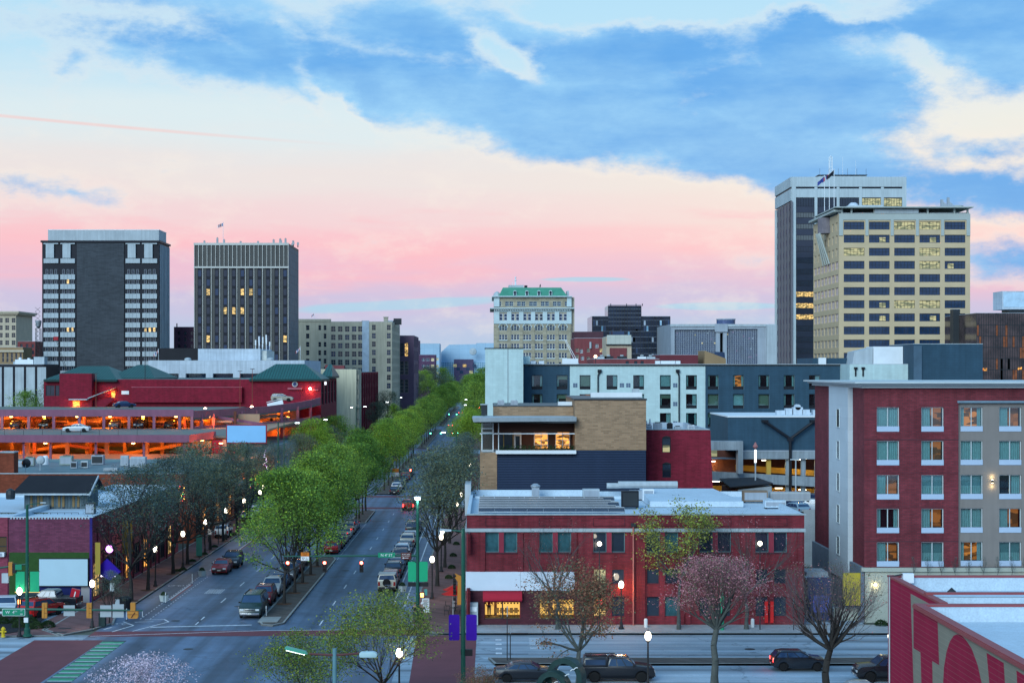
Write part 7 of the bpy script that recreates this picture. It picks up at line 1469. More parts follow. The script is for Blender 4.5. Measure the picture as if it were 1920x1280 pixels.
tree('yellow', 'street_tree', 'smaller yellow green tree behind the double street light', -11.8, 104, 0, 2.0, .80)
tree('blossom', 'blossom_tree', 'tree with pale pink blossom at the bottom left', -21.6, 100, 0, 0, 1.28)
tree('bare1', 'street_tree', 'small reddish bare tree by the lamp on the left corner', -33.9, 155.0-8, .13, 0, .36)
for i, (x, y, s_) in enumerate(((-.6,105.8,.42),(17.6,100,.40))): tree('brown', 'shrub', ['brown twiggy shrub at the foot of the purple banner pole','brown twiggy shrub at the bottom edge below the round tree'][i], x, y, 0, i, s_, cat='shrub')
for i in range(12):
    tree('sapling', 'shrub', 'bare upright shrub on the ledge of the brick hotel, %s from the left' % order[i], 37.6+i*1.25, 147.1, 4.55-.35, i, .42, group='bare shrubs on the hotel ledge', cat='shrub')
for i, (x, y, s_) in enumerate(((-105,430,1.7),(-98,425,1.8),(-110,440,1.8),(-116,430,1.6),(-90,436,1.2))): tree(('grey0','green2')[i % 2], 'tall_tree', ['olive grey tree by the left end of the red building','dark green tree touching the left green roof','tall olive tree at the left edge behind the garage','dark tree at the very left edge behind the garage','lower grey tree against the red building wall'][i], x-2, y-10, 0, i, s_*.78)
# shrubs and ground plants
SH = M('shrub_leaf', (.030,.062,.022), .8, .3, 1, 'leaf')
rng = np.random.default_rng(7)
def bush(r, n, s=.09):
    a = rng.normal(size=(n,3)); a /= np.linalg.norm(a,axis=1)[:,None]; a[:,2] = np.abs(a[:,2])*.9; return leaves(a*r*rng.uniform(.75,1.05,(n,1)), s, [SH], rng, 'shrub')
bsm = bush(.62, 1500)
for i, (x_, y_) in enumerate(((5,1163),(32,1162),(58,1163),(68,1172),(90,1170),(36,1170))):
    d = F*H/(y_+8-CY); o = obj('shrub', bsm, None, (XX(x_,d), d, .17)); tag(o, ['round clipped shrub at the left edge of the corner bed','clipped shrub below the white pickup','shrub behind the tall green pole','large round shrub right of the tall green pole','rightmost clipped shrub in front of the red car','low shrub between the lamp and the pole'][i], 'shrub', 'clipped shrubs in the corner bed')
bsm2 = bush(.45, 700)
for i, (x, y) in enumerate([(-34.9,158.3),(-34.9,184),(-34.5,185.3),(-34.9,193.5),(-34.7,200.5),(-34.9,209),(-34.8,224),(-34.9,236)]): o = obj('shrub', bsm2, None, (x, y, .14)); o.scale=(1,1,.7); tag(o, 'low ground shrub at the foot of the left pavement trees, %s from the corner' % order[i], 'shrub', 'low shrubs under the left trees')
for i, (x, y) in enumerate([(-4.5,178),(-4.4,187),(-4.5,199),(-4.4,212)]): o = obj('shrub', bsm2, None, (x, y, .14)); tag(o, 'low shrub on the right brick pavement, %s from the corner' % order[i], 'shrub', 'low shrubs on the right pavement')
o = obj('shrub', bsm2, None, (34.4,145.6,.14)); o.scale=(1.3,1.3,1.2); tag(o, 'small round shrub on the pavement below the brick hotel', 'shrub')
# ================================================================== VEHICLES
RUB = M('tyre_rubber', (.012,.012,.013), .85, .1); RIMM = M('wheel_rim', (.35,.36,.38), .35, .1, metal=.7); CGL = M('car_glass', (.02,.045,.10), .05, .3, .8, spec=.9); CHR = M('chrome_trim', (.5,.5,.52), .2, .05, metal=.9)
HL = M('headlight_lens', (.55,.58,.6), .15, .05); TL = M('tail_light_lens', (.22,.008,.010), .25, .05); TLON = EM('lit_tail_light', (1,.035,.03), 12); BLKP = M('black_plastic', (.018,.018,.02), .6, .1); PLATE = M('number_plate', (.55,.55,.50), .5, .05)
def paint(name, col): return M('paint_'+name, col, .22, .06, .8, spec=.6)
# side outlines (forward, height); greenhouse points listed separately: belt rear, roof rear, roof front, belt front
KIND = {
 'sedan': dict(L=4.7, W=1.80, H=1.44, body=[(-2.32,.42),(-2.34,.78),(-2.2,.97),(-1.55,1.02),(-.95,1.36),(-.45,1.44),(.35,1.42),(1.05,1.0),(1.9,.90),(2.25,.74),(2.34,.5),(2.3,.32)], roofz=1.0, gl=[(-1.45,1.03),(-.90,1.34),(.32,1.37),(.98,1.02)], wx=(-1.42,1.42), wr=.33),
 'hatch': dict(L=4.1, W=1.74, H=1.50, body=[(-2.0,.40),(-2.04,.85),(-1.95,1.05),(-1.65,1.42),(-1.2,1.50),(.1,1.48),(.85,1.05),(1.65,.95),(1.98,.78),(2.05,.5),(2.02,.32)], roofz=1.02, gl=[(-1.80,1.06),(-1.5,1.40),(.06,1.42),(.78,1.06)], wx=(-1.25,1.28), wr=.32),
 'suv': dict(L=4.7, W=1.88, H=1.76, body=[(-2.3,.48),(-2.34,1.0),(-2.25,1.22),(-2.0,1.68),(-1.6,1.76),(.2,1.74),(.95,1.20),(2.0,1.08),(2.3,.9),(2.36,.6),(2.32,.42)], roofz=1.18, gl=[(-2.12,1.22),(-1.88,1.64),(.14,1.67),(.86,1.22)], wx=(-1.42,1.45), wr=.38),
 'jeep': dict(L=4.2, W=1.85, H=1.84, body=[(-2.0,.55),(-2.02,1.2),(-2.0,1.24),(-1.92,1.80),(-1.8,1.84),(.35,1.82),(.72,1.25),(1.9,1.18),(1.98,1.1),(2.0,.6),(1.98,.5)], roofz=1.22, gl=[(-1.9,1.28),(-1.83,1.74),(.32,1.74),(.64,1.28)], wx=(-1.22,1.24), wr=.42),
 'van': dict(L=5.6, W=2.0, H=2.06, body=[(-2.78,.5),(-2.8,1.1),(-2.76,1.3),(-2.62,1.98),(-2.45,2.06),(1.05,2.04),(1.75,1.32),(2.5,1.12),(2.72,.98),(2.8,.6),(2.76,.42)], roofz=1.28, gl=[(-2.68,1.32),(-2.55,1.90),(1.0,1.92),(1.62,1.34)], wx=(-1.7,1.9), wr=.37),
 'pickup': dict(L=5.4, W=1.92, H=1.80, body=[(-2.66,.55),(-2.68,1.1),(-2.62,1.14),(-.78,1.14),(-.76,1.18),(-.62,1.70),(-.4,1.80),(.75,1.78),(1.35,1.22),(2.4,1.12),(2.62,.95),(2.7,.6),(2.66,.48)], roofz=1.18, gl=[(-.72,1.22),(-.52,1.70),(.70,1.70),(1.26,1.24)], wx=(-1.7,1.72), wr=.40)}
_CM = {}
def car_parts(kind, pt, lit, cap=False):
    key = (kind, pt.name, lit, cap)
    if key in _CM: return _CM[key]
    K = KIND[kind]; W2 = K['W']/2; out = K['body']; wr = K['wr']; zb = out[0][1]; bz = K['roofz']; Hh = K['H']
    def yw(z): return W2*(1-.20*max(0, (z-bz)/(Hh-bz))**1.0) if z > bz else W2*(1-.05*max(0,(bz-.35-z)/.6)) 
    low = []                                                 # bottom edge with wheel arches, front to rear
    zf = out[-1][1]-.08; zr_ = out[0][1]-.1; z0 = .28 if kind in ('sedan','hatch') else .36
    pts = list(out)+[(out[-1][0]-.05, z0)]
    for wx in (K['wx'][1], K['wx'][0]):
        R_ = wr+.07
        for k in range(7): a = math.pi*k/6; pts.append((wx+R_*math.cos(a), max(z0, wr+R_*math.sin(a)) if 0 < k < 6 else z0))
    pts.append((out[0][0]+.05, z0))
    body = MB(); n = len(pts)
    vs = [(s_*yw(z), x, z) for s_ in (-1,1) for x, z in pts]
    body.add(vs, [tuple(range(n)), tuple(range(2*n-1,n-1,-1))]+[(i,i+n,(i+1)%n+n,(i+1)%n) for i in range(n)], pt)
    if kind == 'pickup' and not cap: body.box(-W2+.12,W2-.12,-2.58,-.85,1.142,1.15,BLKP)
    if kind == 'pickup' and cap: body.hexa([(-W2+.06,-2.6,1.14),(W2-.06,-2.6,1.14),(W2-.06,-.74,1.14),(-W2+.06,-.74,1.14),(-W2+.2,-2.4,1.80),(W2-.2,-2.4,1.80),(W2-.2,-.7,1.80),(-W2+.2,-.7,1.80)], pt)
    P = [('body', body.mesh('body', bevel=.035), (0,0,0))]
    g = K['gl']; sides = []
    for s_ in (-1,1):
        m = MB(); split = [0, .34, .66, 1] if kind != 'van' else [0,.2,.4,.6,.8,1]
        for a, c in zip(split[:-1], split[1:]):
            if kind in ('sedan','hatch','jeep','pickup') and (a, c) == (.34,.66): c = .66
            lo0, lo1 = g[0][0]+(g[3][0]-g[0][0])*a+.04, g[0][0]+(g[3][0]-g[0][0])*c-.04; hi0, hi1 = g[1][0]+(g[2][0]-g[1][0])*a+.03, g[1][0]+(g[2][0]-g[1][0])*c-.03
            zl, zh = g[0][1], g[1][1]; e = .012
            q = [(s_*(yw(zl)+e),lo0,zl),(s_*(yw(zl)+e),lo1,zl),(s_*(yw(zh)+e),hi1,zh),(s_*(yw(zh)+e),hi0,zh)]
            q2 = [(v[0]-s_*.03,v[1],v[2]) for v in q]; m.hexa(q+q2, CGL)
        P.append(('side_window', m.mesh('side_window'), (0,0,0)))
    def cross(name, A, B, inset=.09, off=.012, t0=.12, t1=.9, mt=CGL):   # glass laid on a sloping edge of the outline
        (xa,za),(xb,zb_) = A, B; pa = (xa+(xb-xa)*t0, za+(zb_-za)*t0); pb = (xa+(xb-xa)*t1, za+(zb_-za)*t1)
        nx_, nz_ = -(zb_-za), (xb-xa); l = math.hypot(nx_,nz_); nx_, nz_ = nx_/l, nz_/l
        if nz_ < 0: nx_, nz_ = -nx_, -nz_
        m = MB(); wa, wb = yw(pa[1])-inset, yw(pb[1])-inset
        q = [(-wa,pa[0]+nx_*off,pa[1]+nz_*off),(wa,pa[0]+nx_*off,pa[1]+nz_*off),(wb,pb[0]+nx_*off,pb[1]+nz_*off),(-wb,pb[0]+nx_*off,pb[1]+nz_*off)]
        m.hexa(q+[(v[0],v[1]-nx_*.03,v[2]-nz_*.03) for v in q], mt); P.append((name, m.mesh(name), (0,0,0)))
    b_ = out
    if kind == 'sedan': cross('windscreen', b_[6], b_[7]); cross('rear_window', b_[3], b_[4])
    elif kind == 'hatch': cross('windscreen', b_[5], b_[6]); cross('rear_window', b_[2], b_[3])
    elif kind == 'suv': cross('windscreen', b_[5], b_[6]); cross('rear_window', b_[2], b_[3])
    elif kind == 'jeep': cross('windscreen', b_[5], b_[6]); cross('rear_window', b_[2], b_[3])
    elif kind == 'van': cross('windscreen', b_[5], b_[6]); cross('rear_window', b_[2], b_[3])
    else: cross('windscreen', b_[7], b_[8]); cross('rear_window', b_[4], b_[5])
    xr, xf = min(p[0] for p in out), max(p[0] for p in out); hz = bz*.66
    for s_ in (-1,1):
        m = MB(); m.box(s_*(W2-.30)-.17,s_*(W2-.30)+.17,xf-.10,xf+.015,hz-.07,hz+.09,HL); P.append(('headlight', m.mesh('headlight', bevel=.02), (0,0,0)))
        m = MB(); tall = .42 if kind in ('suv','van','pickup','jeep') else .2; m.box(s_*(W2-.15)-.10,s_*(W2-.15)+.10,xr-.012,xr+.12,bz-.12-tall,bz-.12,TLON if lit else TL); P.append(('tail_light', m.mesh('tail_light', bevel=.02), (0,0,0)))
        m = MB(); mx_ = g[3][0]-.12; m.box(s_*(W2+.02)-.09,s_*(W2+.02)+.09,mx_-.06,mx_+.06,bz+.02,bz+.16,BLKP); P.append(('mirror', m.mesh('mirror'), (s_*.08,0,0)))
    m = MB(); m.box(-W2+.12,W2-.12,xf-.02,xf+.06,.40,.58,CHR if kind in ('van','pickup','jeep') else BLKP).box(-.42,.42,xf-.05,xf+.012,hz-.05,hz+.07,BLKP); P.append(('front_bumper', m.mesh('front_bumper', bevel=.02), (0,0,0)))
    m = MB(); m.box(-W2+.1,W2-.1,xr-.07,xr+.03,.40,.58,CHR if kind in ('van','pickup') else BLKP); P.append(('rear_bumper', m.mesh('rear_bumper', bevel=.02), (0,0,0)))
    for yy in (xf+.065, xr-.075): m = MB(); m.box(-.17,.17,yy-.008,yy+.008,.46,.56,PLATE); P.append(('number_plate', m.mesh('number_plate'), (0,0,0)))
    if kind in ('suv','van'):
        for s_ in (-1,1): m = MB(); m.box(s_*(W2*.72)-.02,s_*(W2*.72)+.02,g[1][0]+.1,g[2][0]-.2,Hh+.0,Hh+.05,BLKP); P.append(('roof_rail', m.mesh('roof_rail'), (0,0,0)))
    if kind == 'jeep':
        m = MB(); m.lathe([(.18,.10),(.38,.13),(.40,0),(.38,-.13),(.18,-.10)],(0,xr-.17,1.02),18,RUB,'y'); P.append(('spare_wheel', m.mesh('spare_wheel', True), (0,0,0)))
        m = MB(); m.box(-W2+.05,W2-.05,-1.85,.3,Hh-.004,Hh+.02,M('soft_white_top',(.5,.5,.48))); P.append(('roof_panel', m.mesh('roof_panel'), (0,0,0)))
    t_ = MB(); t_.lathe([(wr*.62,.11),(wr*.94,.11),(wr,.07),(wr,-.07),(wr*.94,-.11),(wr*.62,-.11)],(0,0,0),18,RUB,'x'); tm = t_.mesh('wheel', True)
    r_ = MB(); r_.lathe([(wr*.62,.085),(wr*.5,.10),(wr*.15,.07),(.02,.08)],(0,0,0),14,RIMM,'x').lathe([(wr*.62,-.085),(wr*.5,-.10),(wr*.15,-.07),(.02,-.08)],(0,0,0),14,RIMM,'x')
    for k in range(5):
        a = k*2*math.pi/5; 
        for s_ in (-1,1): r_.box(s_*.088-.004,s_*.088+.016*0+.004,math.cos(a)*wr*.35-.03,math.cos(a)*wr*.35+.03,math.sin(a)*wr*.35-.03,math.sin(a)*wr*.35+.03,RUB)
    rm_ = r_.mesh('rim', False)
    u = MB(); u.box(-W2+.15,W2-.15,xr+.2,xf-.2,.26,.6,BLKP); P.append(('underbody', u.mesh('underbody'), (0,0,0)))
    _CM[key] = (P, tm, rm_, [(s_*(W2-.12), wx, wr) for s_ in (-1,1) for wx in K['wx']]); return _CM[key]
def car(kind, pt, x, y, rz, label, group=None, z=0.004, lit=False, name='parked_car', cat='car', cap=False, sc=1):
    P, tm, rm_, W_ = car_parts(kind, pt, lit, cap); t = thing(name, label, cat, (x, y, z), rz, group); t.scale = (sc,)*3
    for n_, me, lc in P: obj(n_, me, t, lc)
    for w in W_: o = obj('wheel', tm, t, w); obj('rim', rm_, o)
    return t
c_black = paint('black', (.010,.012,.018)); c_dg = paint('dark_green', (.012,.030,.030)); c_mar = paint('maroon', (.12,.010,.018)); c_sil = paint('silver', (.30,.33,.36)); c_blue = paint('dark_blue', (.014,.030,.085)); c_red = paint('red', (.28,.012,.015)); c_white = paint('white', (.55,.60,.64)); c_grey = paint('grey', (.10,.11,.13)); c_or = paint('burnt_orange', (.28,.06,.03)); c_tan = paint('champagne', (.34,.32,.26)); c_crm = paint('cream', (.42,.40,.33)); c_lb = paint('pale_blue', (.22,.33,.42)); c_bred = paint('bright_red', (.45,.012,.012)); c_sb = paint('slate_blue', (.07,.10,.15))
Rpi = math.pi
car('van', c_dg, -21.85, 152.6, Rpi, 'dark green passenger van facing the crossing at the head of the left parked row', 'cars parked left of the median')
L1 = [('suv',c_mar,160.0,'maroon wagon tucked behind the dark green van'),('suv',c_sil,166.3,'silver blue suv third in the left parked row'),('sedan',c_blue,172.4,'dark blue sedan fourth in the left parked row'),('suv',c_grey,178.5,'grey suv fifth in the left parked row under the tree'),('sedan',c_mar,185,'dark maroon sedan sixth in the left parked row under the tree'),('hatch',c_black,191.5,'black hatchback at the end of the left parked row')]
for k, c, y, lb in L1: car(k, c, -21.9, y, Rpi, lb, 'cars parked left of the median')
car('hatch', c_red, -29.9, 184, Rpi, 'small dark red hatchback on the left roadway by the planter', 'two cars on the left roadway'); car('suv', c_black, -29.6, 189.8, Rpi, 'black suv right behind the small red hatchback', 'two cars on the left roadway')
L2 = [('hatch',c_red,203.8,'dark red hatchback first in the row on the right side of the median'),('suv',c_blue,209.6,'dark blue suv second in the row on the right side of the median'),('sedan',c_tan,215.6,'champagne sedan under the leaves on the right side of the median'),('sedan',c_crm,221.6,'cream sedan with bright trim on the right side of the median'),('suv',c_tan,227.6,'beige suv fifth in the row on the right side of the median'),('sedan',c_grey,233.5,'grey sedan last in the row before the planting strip')]
for k, c, y, lb in L2: car(k, c, -19.5, y, 0, lb, 'cars parked right of the median')
L3 = [('sedan',c_black,299,'black sedan first beyond the second crossing on the median side'),('suv',c_white,305.8,'white suv second beyond the second crossing on the median side'),('suv',c_sb,312.3,'slate blue suv third beyond the second crossing on the median side'),('suv',c_black,318.6,'black suv fourth beyond the second crossing on the median side'),('sedan',c_black,330,'black sedan fifth beyond the second crossing on the median side'),('sedan',c_bred,338,'bright red sedan further up on the median side'),('suv',c_grey,347,'grey suv behind the bright red sedan'),('sedan',c_lb,322.5+32,'pale blue sedan at the upper end of the median side row')]
for i, (k, c, y, lb) in enumerate(L3): car(k, c, -17.3+ (i>3)*.0, y, 0, lb, 'cars parked beyond the second crossing')
L4 = [('jeep',c_crm,169.7,'cream off roader with a spare wheel at the head of the right parked row'),('hatch',c_or,175.2,'burnt orange hatchback behind the cream off roader'),('suv',c_black,180.8,'black suv third in the right parked row'),('sedan',c_blue,186.8,'dark blue sedan fourth in the right parked row'),('pickup',c_grey,193.0,'grey pickup fifth in the right parked row'),('suv',c_white,199.4,'white wagon sixth in the right parked row'),('sedan',c_dg,205.4,'dark green sedan seventh in the right parked row'),('suv',c_crm,211.4,'cream suv eighth in the right parked row'),('sedan',c_sil,217.6,'silver sedan ninth in the right parked row'),('van',c_dg,225.5,'tall dark green van near the far end of the right parked row'),('hatch',c_black,232.5,'black hatchback behind the tall dark green van')]
for k, c, y, lb in L4: car(k, c, -10.55, y, 0, lb, 'cars parked along the right kerb')
car('suv', c_bred, -13.2, 266.5, 0, 'red suv with glowing brake lights waiting at the second crossing', lit=True, name='moving_car'); point('brake_glow', (-13.2,263.0,.9), (1,.03,.03), 22, .3)
for i,(x,y) in enumerate(((-12.3,560),(-15.5,640),(-12,700),(-15,820))): car('sedan', c_sil if i % 2 else c_black, x, y, 0, ['distant black car on the right roadway past the third crossing','distant silver car on the right roadway','far black car near the end of the avenue','farthest silver car on the avenue'][i], lit=True, name='moving_car')
# cross street and the bottom edge
SX = -Rpi/2
car('sedan', c_black, XX(988,118), 119.4+.9, SX, 'black sedan parked at the near kerb left of the ring sculpture')
tc_ = car('pickup', c_black, XX(1160,119), 120.6, SX, 'black pickup with a roof rack and canopy parked behind the brown tree', cap=True, cat='pickup truck', name='pickup_truck', sc=1.0)
m = MB()
for x_ in (-1.9,-.5): m.box(-.75,.75,x_-.02,x_+.02,1.90,1.93,BLKP)
for s_ in (-.7,.7): m.box(s_-.02,s_+.02,-2.3,-.1,1.82,1.90,BLKP)
m.build('roof_rack', tc_)
for s_ in (-1,1): m = MB(); m.box(s_*.87-.02,s_*.87+.02,-2.35,-.9,1.28,1.66,CGL); m.build('side_window', tc_)
car('hatch', c_black, XX(1496,125.2), 125.0, SX, 'black crossover with glowing tail lights driving on the cross street', lit=True, name='moving_car', sc=1.0); point('brake_glow', (XX(1443,125),124.6,.9), (1,.05,.05), 10, .2)
car('pickup', c_black, XX(1678,119.5), 120.6, Rpi/2, 'black pickup parked at the near kerb beside the mural wall', cat='pickup truck', name='pickup_truck')
car('sedan', c_sil, XX(1618,112.4), 112.2, SX, 'silver car whose roof shows at the bottom edge by the mural wall', z=.1)
# left car park
car('suv', c_bred, -41.2, 151.6, R(-22), 'bright red wagon parked behind the corner shrubs'); car('pickup', c_white, -44.6, 152.6, R(190), 'white pickup at the left edge behind the shrubs', cat='pickup truck', name='pickup_truck')
car('pickup', c_black, -41.6, 156.9, R(84), 'black pickup in the shade below the left billboard', cat='pickup truck', name='pickup_truck'); 
t = thing('trailer', 'dark covered trailer behind the red wagon', 'trailer', (-43.5,158.0,0)); m = MB(); m.box(-1.7,1.7,-.7,.7,.5,.75,DARKF); m.prism([(-1.7,.75),(1.7,.75),(1.5,1.35),(-1.5,1.35)],-.7,.7,M('dark_tarp',(.03,.05,.06))); m.build('body', t)
for s_ in (-1,1):
    m = MB(); m.lathe([(.3,-.1),(.3,.1)],(0,s_*.75,.3),14,RUB,'y'); m.build('wheel', t)
# garage and deck cars
car('sedan', c_white, XX(144,290), 290, Rpi/2, 'white sedan parked on the open garage deck', z=zdk+.0); car('suv', c_tan, XX(527,352), 354, SX, 'champagne suv on the upper deck by the round badge', z=ZZ(753,354)); car('sedan', c_blue, XX(233,352), 352, R(-60), 'dark blue car on the upper deck below the stair canopy', z=ZZ(764,352)); car('sedan', c_white, XX(523,352), 352.5, R(60), 'white car on the middle ramp of the garage', z=ZZ(790,352))
for i, (x_, c) in enumerate(((30,c_grey),(85,c_black),(215,c_sil),(262,c_blue),(318,c_black))): car('suv' if i % 2 else 'sedan', c, XX(x_,309), 310, Rpi*(i % 2), ['grey sedan in the leftmost orange lit garage bay','black suv inside the second orange lit garage bay','silver sedan inside the middle orange lit garage bay','blue suv in the orange lit garage bay right of the white sedan','black sedan in the orange lit bay before the curved ramp'][i], z=zdk-.04)
# car park on the right
for i,(k,c,x_,y_,rz) in enumerate((('sedan',c_blue,1488,196,.3),('suv',c_grey,1525,203,.4),('suv',c_white,1520,194,1.2),('hatch',c_lb,1490,192,.4),('sedan',c_black,1462,207,.4))): car(k, c, XX(x_,y_), y_, rz, ['dark blue car on the raised deck right of the grey shed','grey suv at the back of the raised deck','white suv on the raised deck beside the hotel wall','pale blue hatchback at the front of the raised deck','black sedan at the back left of the raised deck'][i], z=ZZ(955,190)-.8)
for i,y in enumerate((246,252)): car('suv' if i else 'sedan', c_white, -36.2, y-.0, .1, ['white car parked beside the left pavement near the street corner','white suv parked beyond it near the street corner'][i], z=.14)
car('suv', c_white, -36.0, 222, .1, 'white suv half hidden behind the left pavement trees', z=.14)
# motorcycle
t = thing('motorcycle', 'dark motorcycle parked behind the cream off roader', 'motorcycle', (-10.2,165.4,0), .2)
for y_ in (-.65,.65): m = MB(); m.lathe([(.2,-.05),(.3,-.04),(.32,0),(.3,.04),(.2,.05)],(0,y_,.32),16,RUB,'x'); m.build('wheel', t)
m = MB(); m.cyl((0,-.6,.35),(0,-.1,.6),.08,.1,6,BLKP).cyl((0,-.1,.6),(0,.45,.75),.12,.1,6,c_blue).cyl((0,.45,.85),(0,.68,.35),.05,.04,6,CHR); m.build('frame', t); m = MB(); m.box(-.13,.13,-.65,.05,.72,.82,BLKP); m.build('saddle', t); m = MB(); m.cyl((-.35,.4,1.02),(.35,.4,1.02),.025,.025,6,CHR).cyl((0,.42,.7),(0,.4,1.02),.03,.03,6,CHR); m.build('handlebar', t)

# ================================================================== STREET FURNITURE
GLB = EM('lamp_globe', (1,.90,.70), 9); GLW = EM('street_lamp_lens', (.9,1,1), 16)
def acorn():
    p = MB(); p.lathe([(.24,0),(.24,.12),(.16,.2),(.13,.55),(.075,.65),(.055,3.35),(.09,3.42),(.16,3.5),(.10,3.56)],(0,0,0),12,IRON)
    g_ = MB(); g_.lathe([(.12,3.56),(.20,3.70),(.225,3.86),(.19,4.02),(.10,4.14),(.03,4.17)],(0,0,0),14,GLB)
    c = MB(); c.lathe([(.05,4.16),(.09,4.20),(.02,4.30),(.005,4.40)],(0,0,0),8,IRON); return p.mesh('pole',True), g_.mesh('globe',True), c.mesh('finial',True)
AC = acorn(); gl_ = 'acorn street lamps'
def lamp(x, y, label, z=.13, e=160, sc=1):
    t = thing('street_lamp', label, 'street lamp', (x, y, z), 0, gl_); t.scale = (sc,)*3
    for n_, me in zip(('pole','globe','finial'), AC): obj(n_, me, t)
    if e: point('lamp_light', (0,-.35,3.9), (1,.85,.65), e, .2, t)
    return t
lamp(-34.8,171.6,'acorn lamp second from the corner on the left pavement'); lamp(-34.75,144.2,'acorn lamp at the left corner beside the dark cabinet'); lamp(-39.7,137.4+1.9,'acorn lamp at the left edge in front of the planting bed', e=12)
for i, y in enumerate((187.5,202,218,234,250)): lamp(-34.9, y, 'acorn lamp on the left pavement, %s of the five further up among bare trees' % order[i], e=110)
lamp(XX(493,262),262,'acorn lamp near the far left street corner by the green tree', e=110)
lamp(-5.75,162.5,'acorn lamp beside the green banners on the right pavement'); lamp(-5.5,184,'acorn lamp behind the large grey tree on the right pavement', e=110); lamp(-4.6,228,'acorn lamp glowing through the grey tree on the right pavement', e=80); lamp(-4.4,246,'farther acorn lamp seen through the grey tree', e=80); lamp(-4,320,'small distant acorn lamp beside the bluish dark tree', e=0)
lamp(XX(1215,116),116,'acorn lamp between the brown tree and the round reddish tree'); lamp(XX(1670.5,116),116,'acorn lamp left of the mural wall'); lamp(XX(1165,143.5),143.6,'acorn lamp in front of the orange lit brick wall', z=.13, sc=1.0); lamp(XX(747,110),111,'acorn lamp glowing inside the yellow green tree', z=-.2)
for i, (x, y) in enumerate(((1124,142.9),(1425,143.2))):
    t = thing('tall_lamp', ['small round lamp glowing before the upper windows, left','small round lamp glowing before the upper windows, right'][i], 'lamp', (XX(x,y), y, .13), 0, 'round lamps on thin poles'); m = MB(); m.cyl((0,0,0),(0,0,7.3),.05,.04,6,DARKF); m.build('pole', t); m = MB(); m.ball((0,0,7.45),.2,GLB,10,6); m.build('globe', t)
# --- signals and mast arms
SGY = M('signal_yellow', (.48,.20,.035), .5, .08); SRED = EM('red_signal', (1,.10,.06), 30); SGRN = EM('green_signal', (.1,1,.55), 20); SOFF = M('signal_off', (.02,.02,.02), .4); SGN = M('sign_green', (.010,.22,.12), .5, .05); BNG = M('green_banner', (.015,.34,.16), .7, .06, 2); BNB = M('violet_banner', (.045,.004,.30), .7, .06, 2); SW = M('sign_white', (.70,.72,.72), .5, .03)
def signal(t, x, y, z, on=0, back=False, body=None):
    m = MB(); bm_ = body or BLKP
    m.box(-.17,.17,-.12,.12,-1.05,0,bm_)
    if back: m.box(-.17,.17,-.2,-.12,-.95,-.1,SGY)
    o = m.build('signal_head', t, loc=(x,y,z))
    for k in range(3):
        v = MB(); c = (0,-.13,-.19-k*.33)
        v.lathe([(.13,0),(.02,-.02)],c,14,(SRED if k == 0 else SOFF) if on == 1 else ((SGRN if k == 2 else SOFF) if on == 2 else SOFF),'y')
        h_ = [(.155*math.cos(a_),.155*math.sin(a_)) for a_ in [math.pi*q_/8 for q_ in range(9)]]
        for (a0,b0),(a1,b1) in zip(h_[:-1],h_[1:]): v.quad((a0,-.13,c[2]+b0),(a1,-.13,c[2]+b1),(a1,-.33,c[2]+b1),(a0,-.33,c[2]+b0),bm_)
        v.build('lens', o)
    return o
D = 148.0
t = thing('signal_pole', 'green signal pole with mast arm and street lamp on the right corner', 'signal pole', (px(783), D, .13)); q = lambda x_: px(x_)-px(783); zz = lambda y_: pz(y_)-.13
m = MB(); m.lathe([(.28,0),(.26,.5),(.17,.7),(.15,5),(.12,zz(932))],(0,0,0),12,GREENP); m.build('pole', t)
m = MB(); m.cyl((0,0,zz(1041)),(q(531),0,zz(1042.5)),.11,.06,8,GREENP).cyl((0,-.05,zz(1055)),(q(760),0,zz(1043)),.05,.05,6,GREENP); m.build('mast_arm', t)
m = MB(); m.box(-.28,.28,-.35,.35,zz(934),zz(930),SPAND).lathe([(.2,zz(934)-.12),(.24,zz(934)-.02)],(0,0,0),12,GLW); m.build('lamp_head', t); point('lamp_light', (0,-.4,zz(938)), (.9,1,1), 120, .2, t)
for x_ in (540,609,678): signal(t, q(x_), -.1, zz(1050), 1); point('signal_glow', (q(x_), -.7, zz(1054)), (1,.06,.04), 5, .1, t)
m = MB(); m.box(q(709),q(741),-.16,-.12,zz(1044.5),zz(1035),SGN); sg = m.build('street_name_sign', t); text('N 4', .34, SW, sg, (q(719.5),-.165,zz(1040))); text('th', .17, SW, sg, (q(726),-.165,zz(1038))); text('ST', .34, SW, sg, (q(732.5),-.165,zz(1040))); text('100', .12, SW, sg, (q(738.5),-.165,zz(1043)))
BRN = M('sign_brown', (.10,.022,.018), .5, .05); m = MB(); m.box(q(752),q(771),-.2,-.16,zz(1047.5),zz(1035),BRN); sg = m.build('district_sign', t); text('BLUFF VIEW', .135, SW, sg, (q(761.5),-.205,zz(1038))); text('ART DISTRICT', .115, SW, sg, (q(761.5),-.205,zz(1041.2)))
m = MB(); y_ = -.205; m.box(q(757),q(766),y_-.003,y_,zz(1045.3),zz(1044.5),SW); m.add([(q(757),y_-.002,zz(1043.2)),(q(757),y_-.002,zz(1046.6)),(q(754.5),y_-.002,zz(1044.9))],[(0,1,2)],SW); m.build('arrow', sg)
m = MB(); m.box(q(564.5),q(580),-.2,-.16,zz(1042),zz(1034.5),M('sign_orange',(.60,.17,.02))); sg = m.build('orange_sign', t); text('4TH ST', .14, BRN, sg, (q(572),-.205,zz(1037))); text('LANE', .12, BRN, sg, (q(572),-.205,zz(1040)))
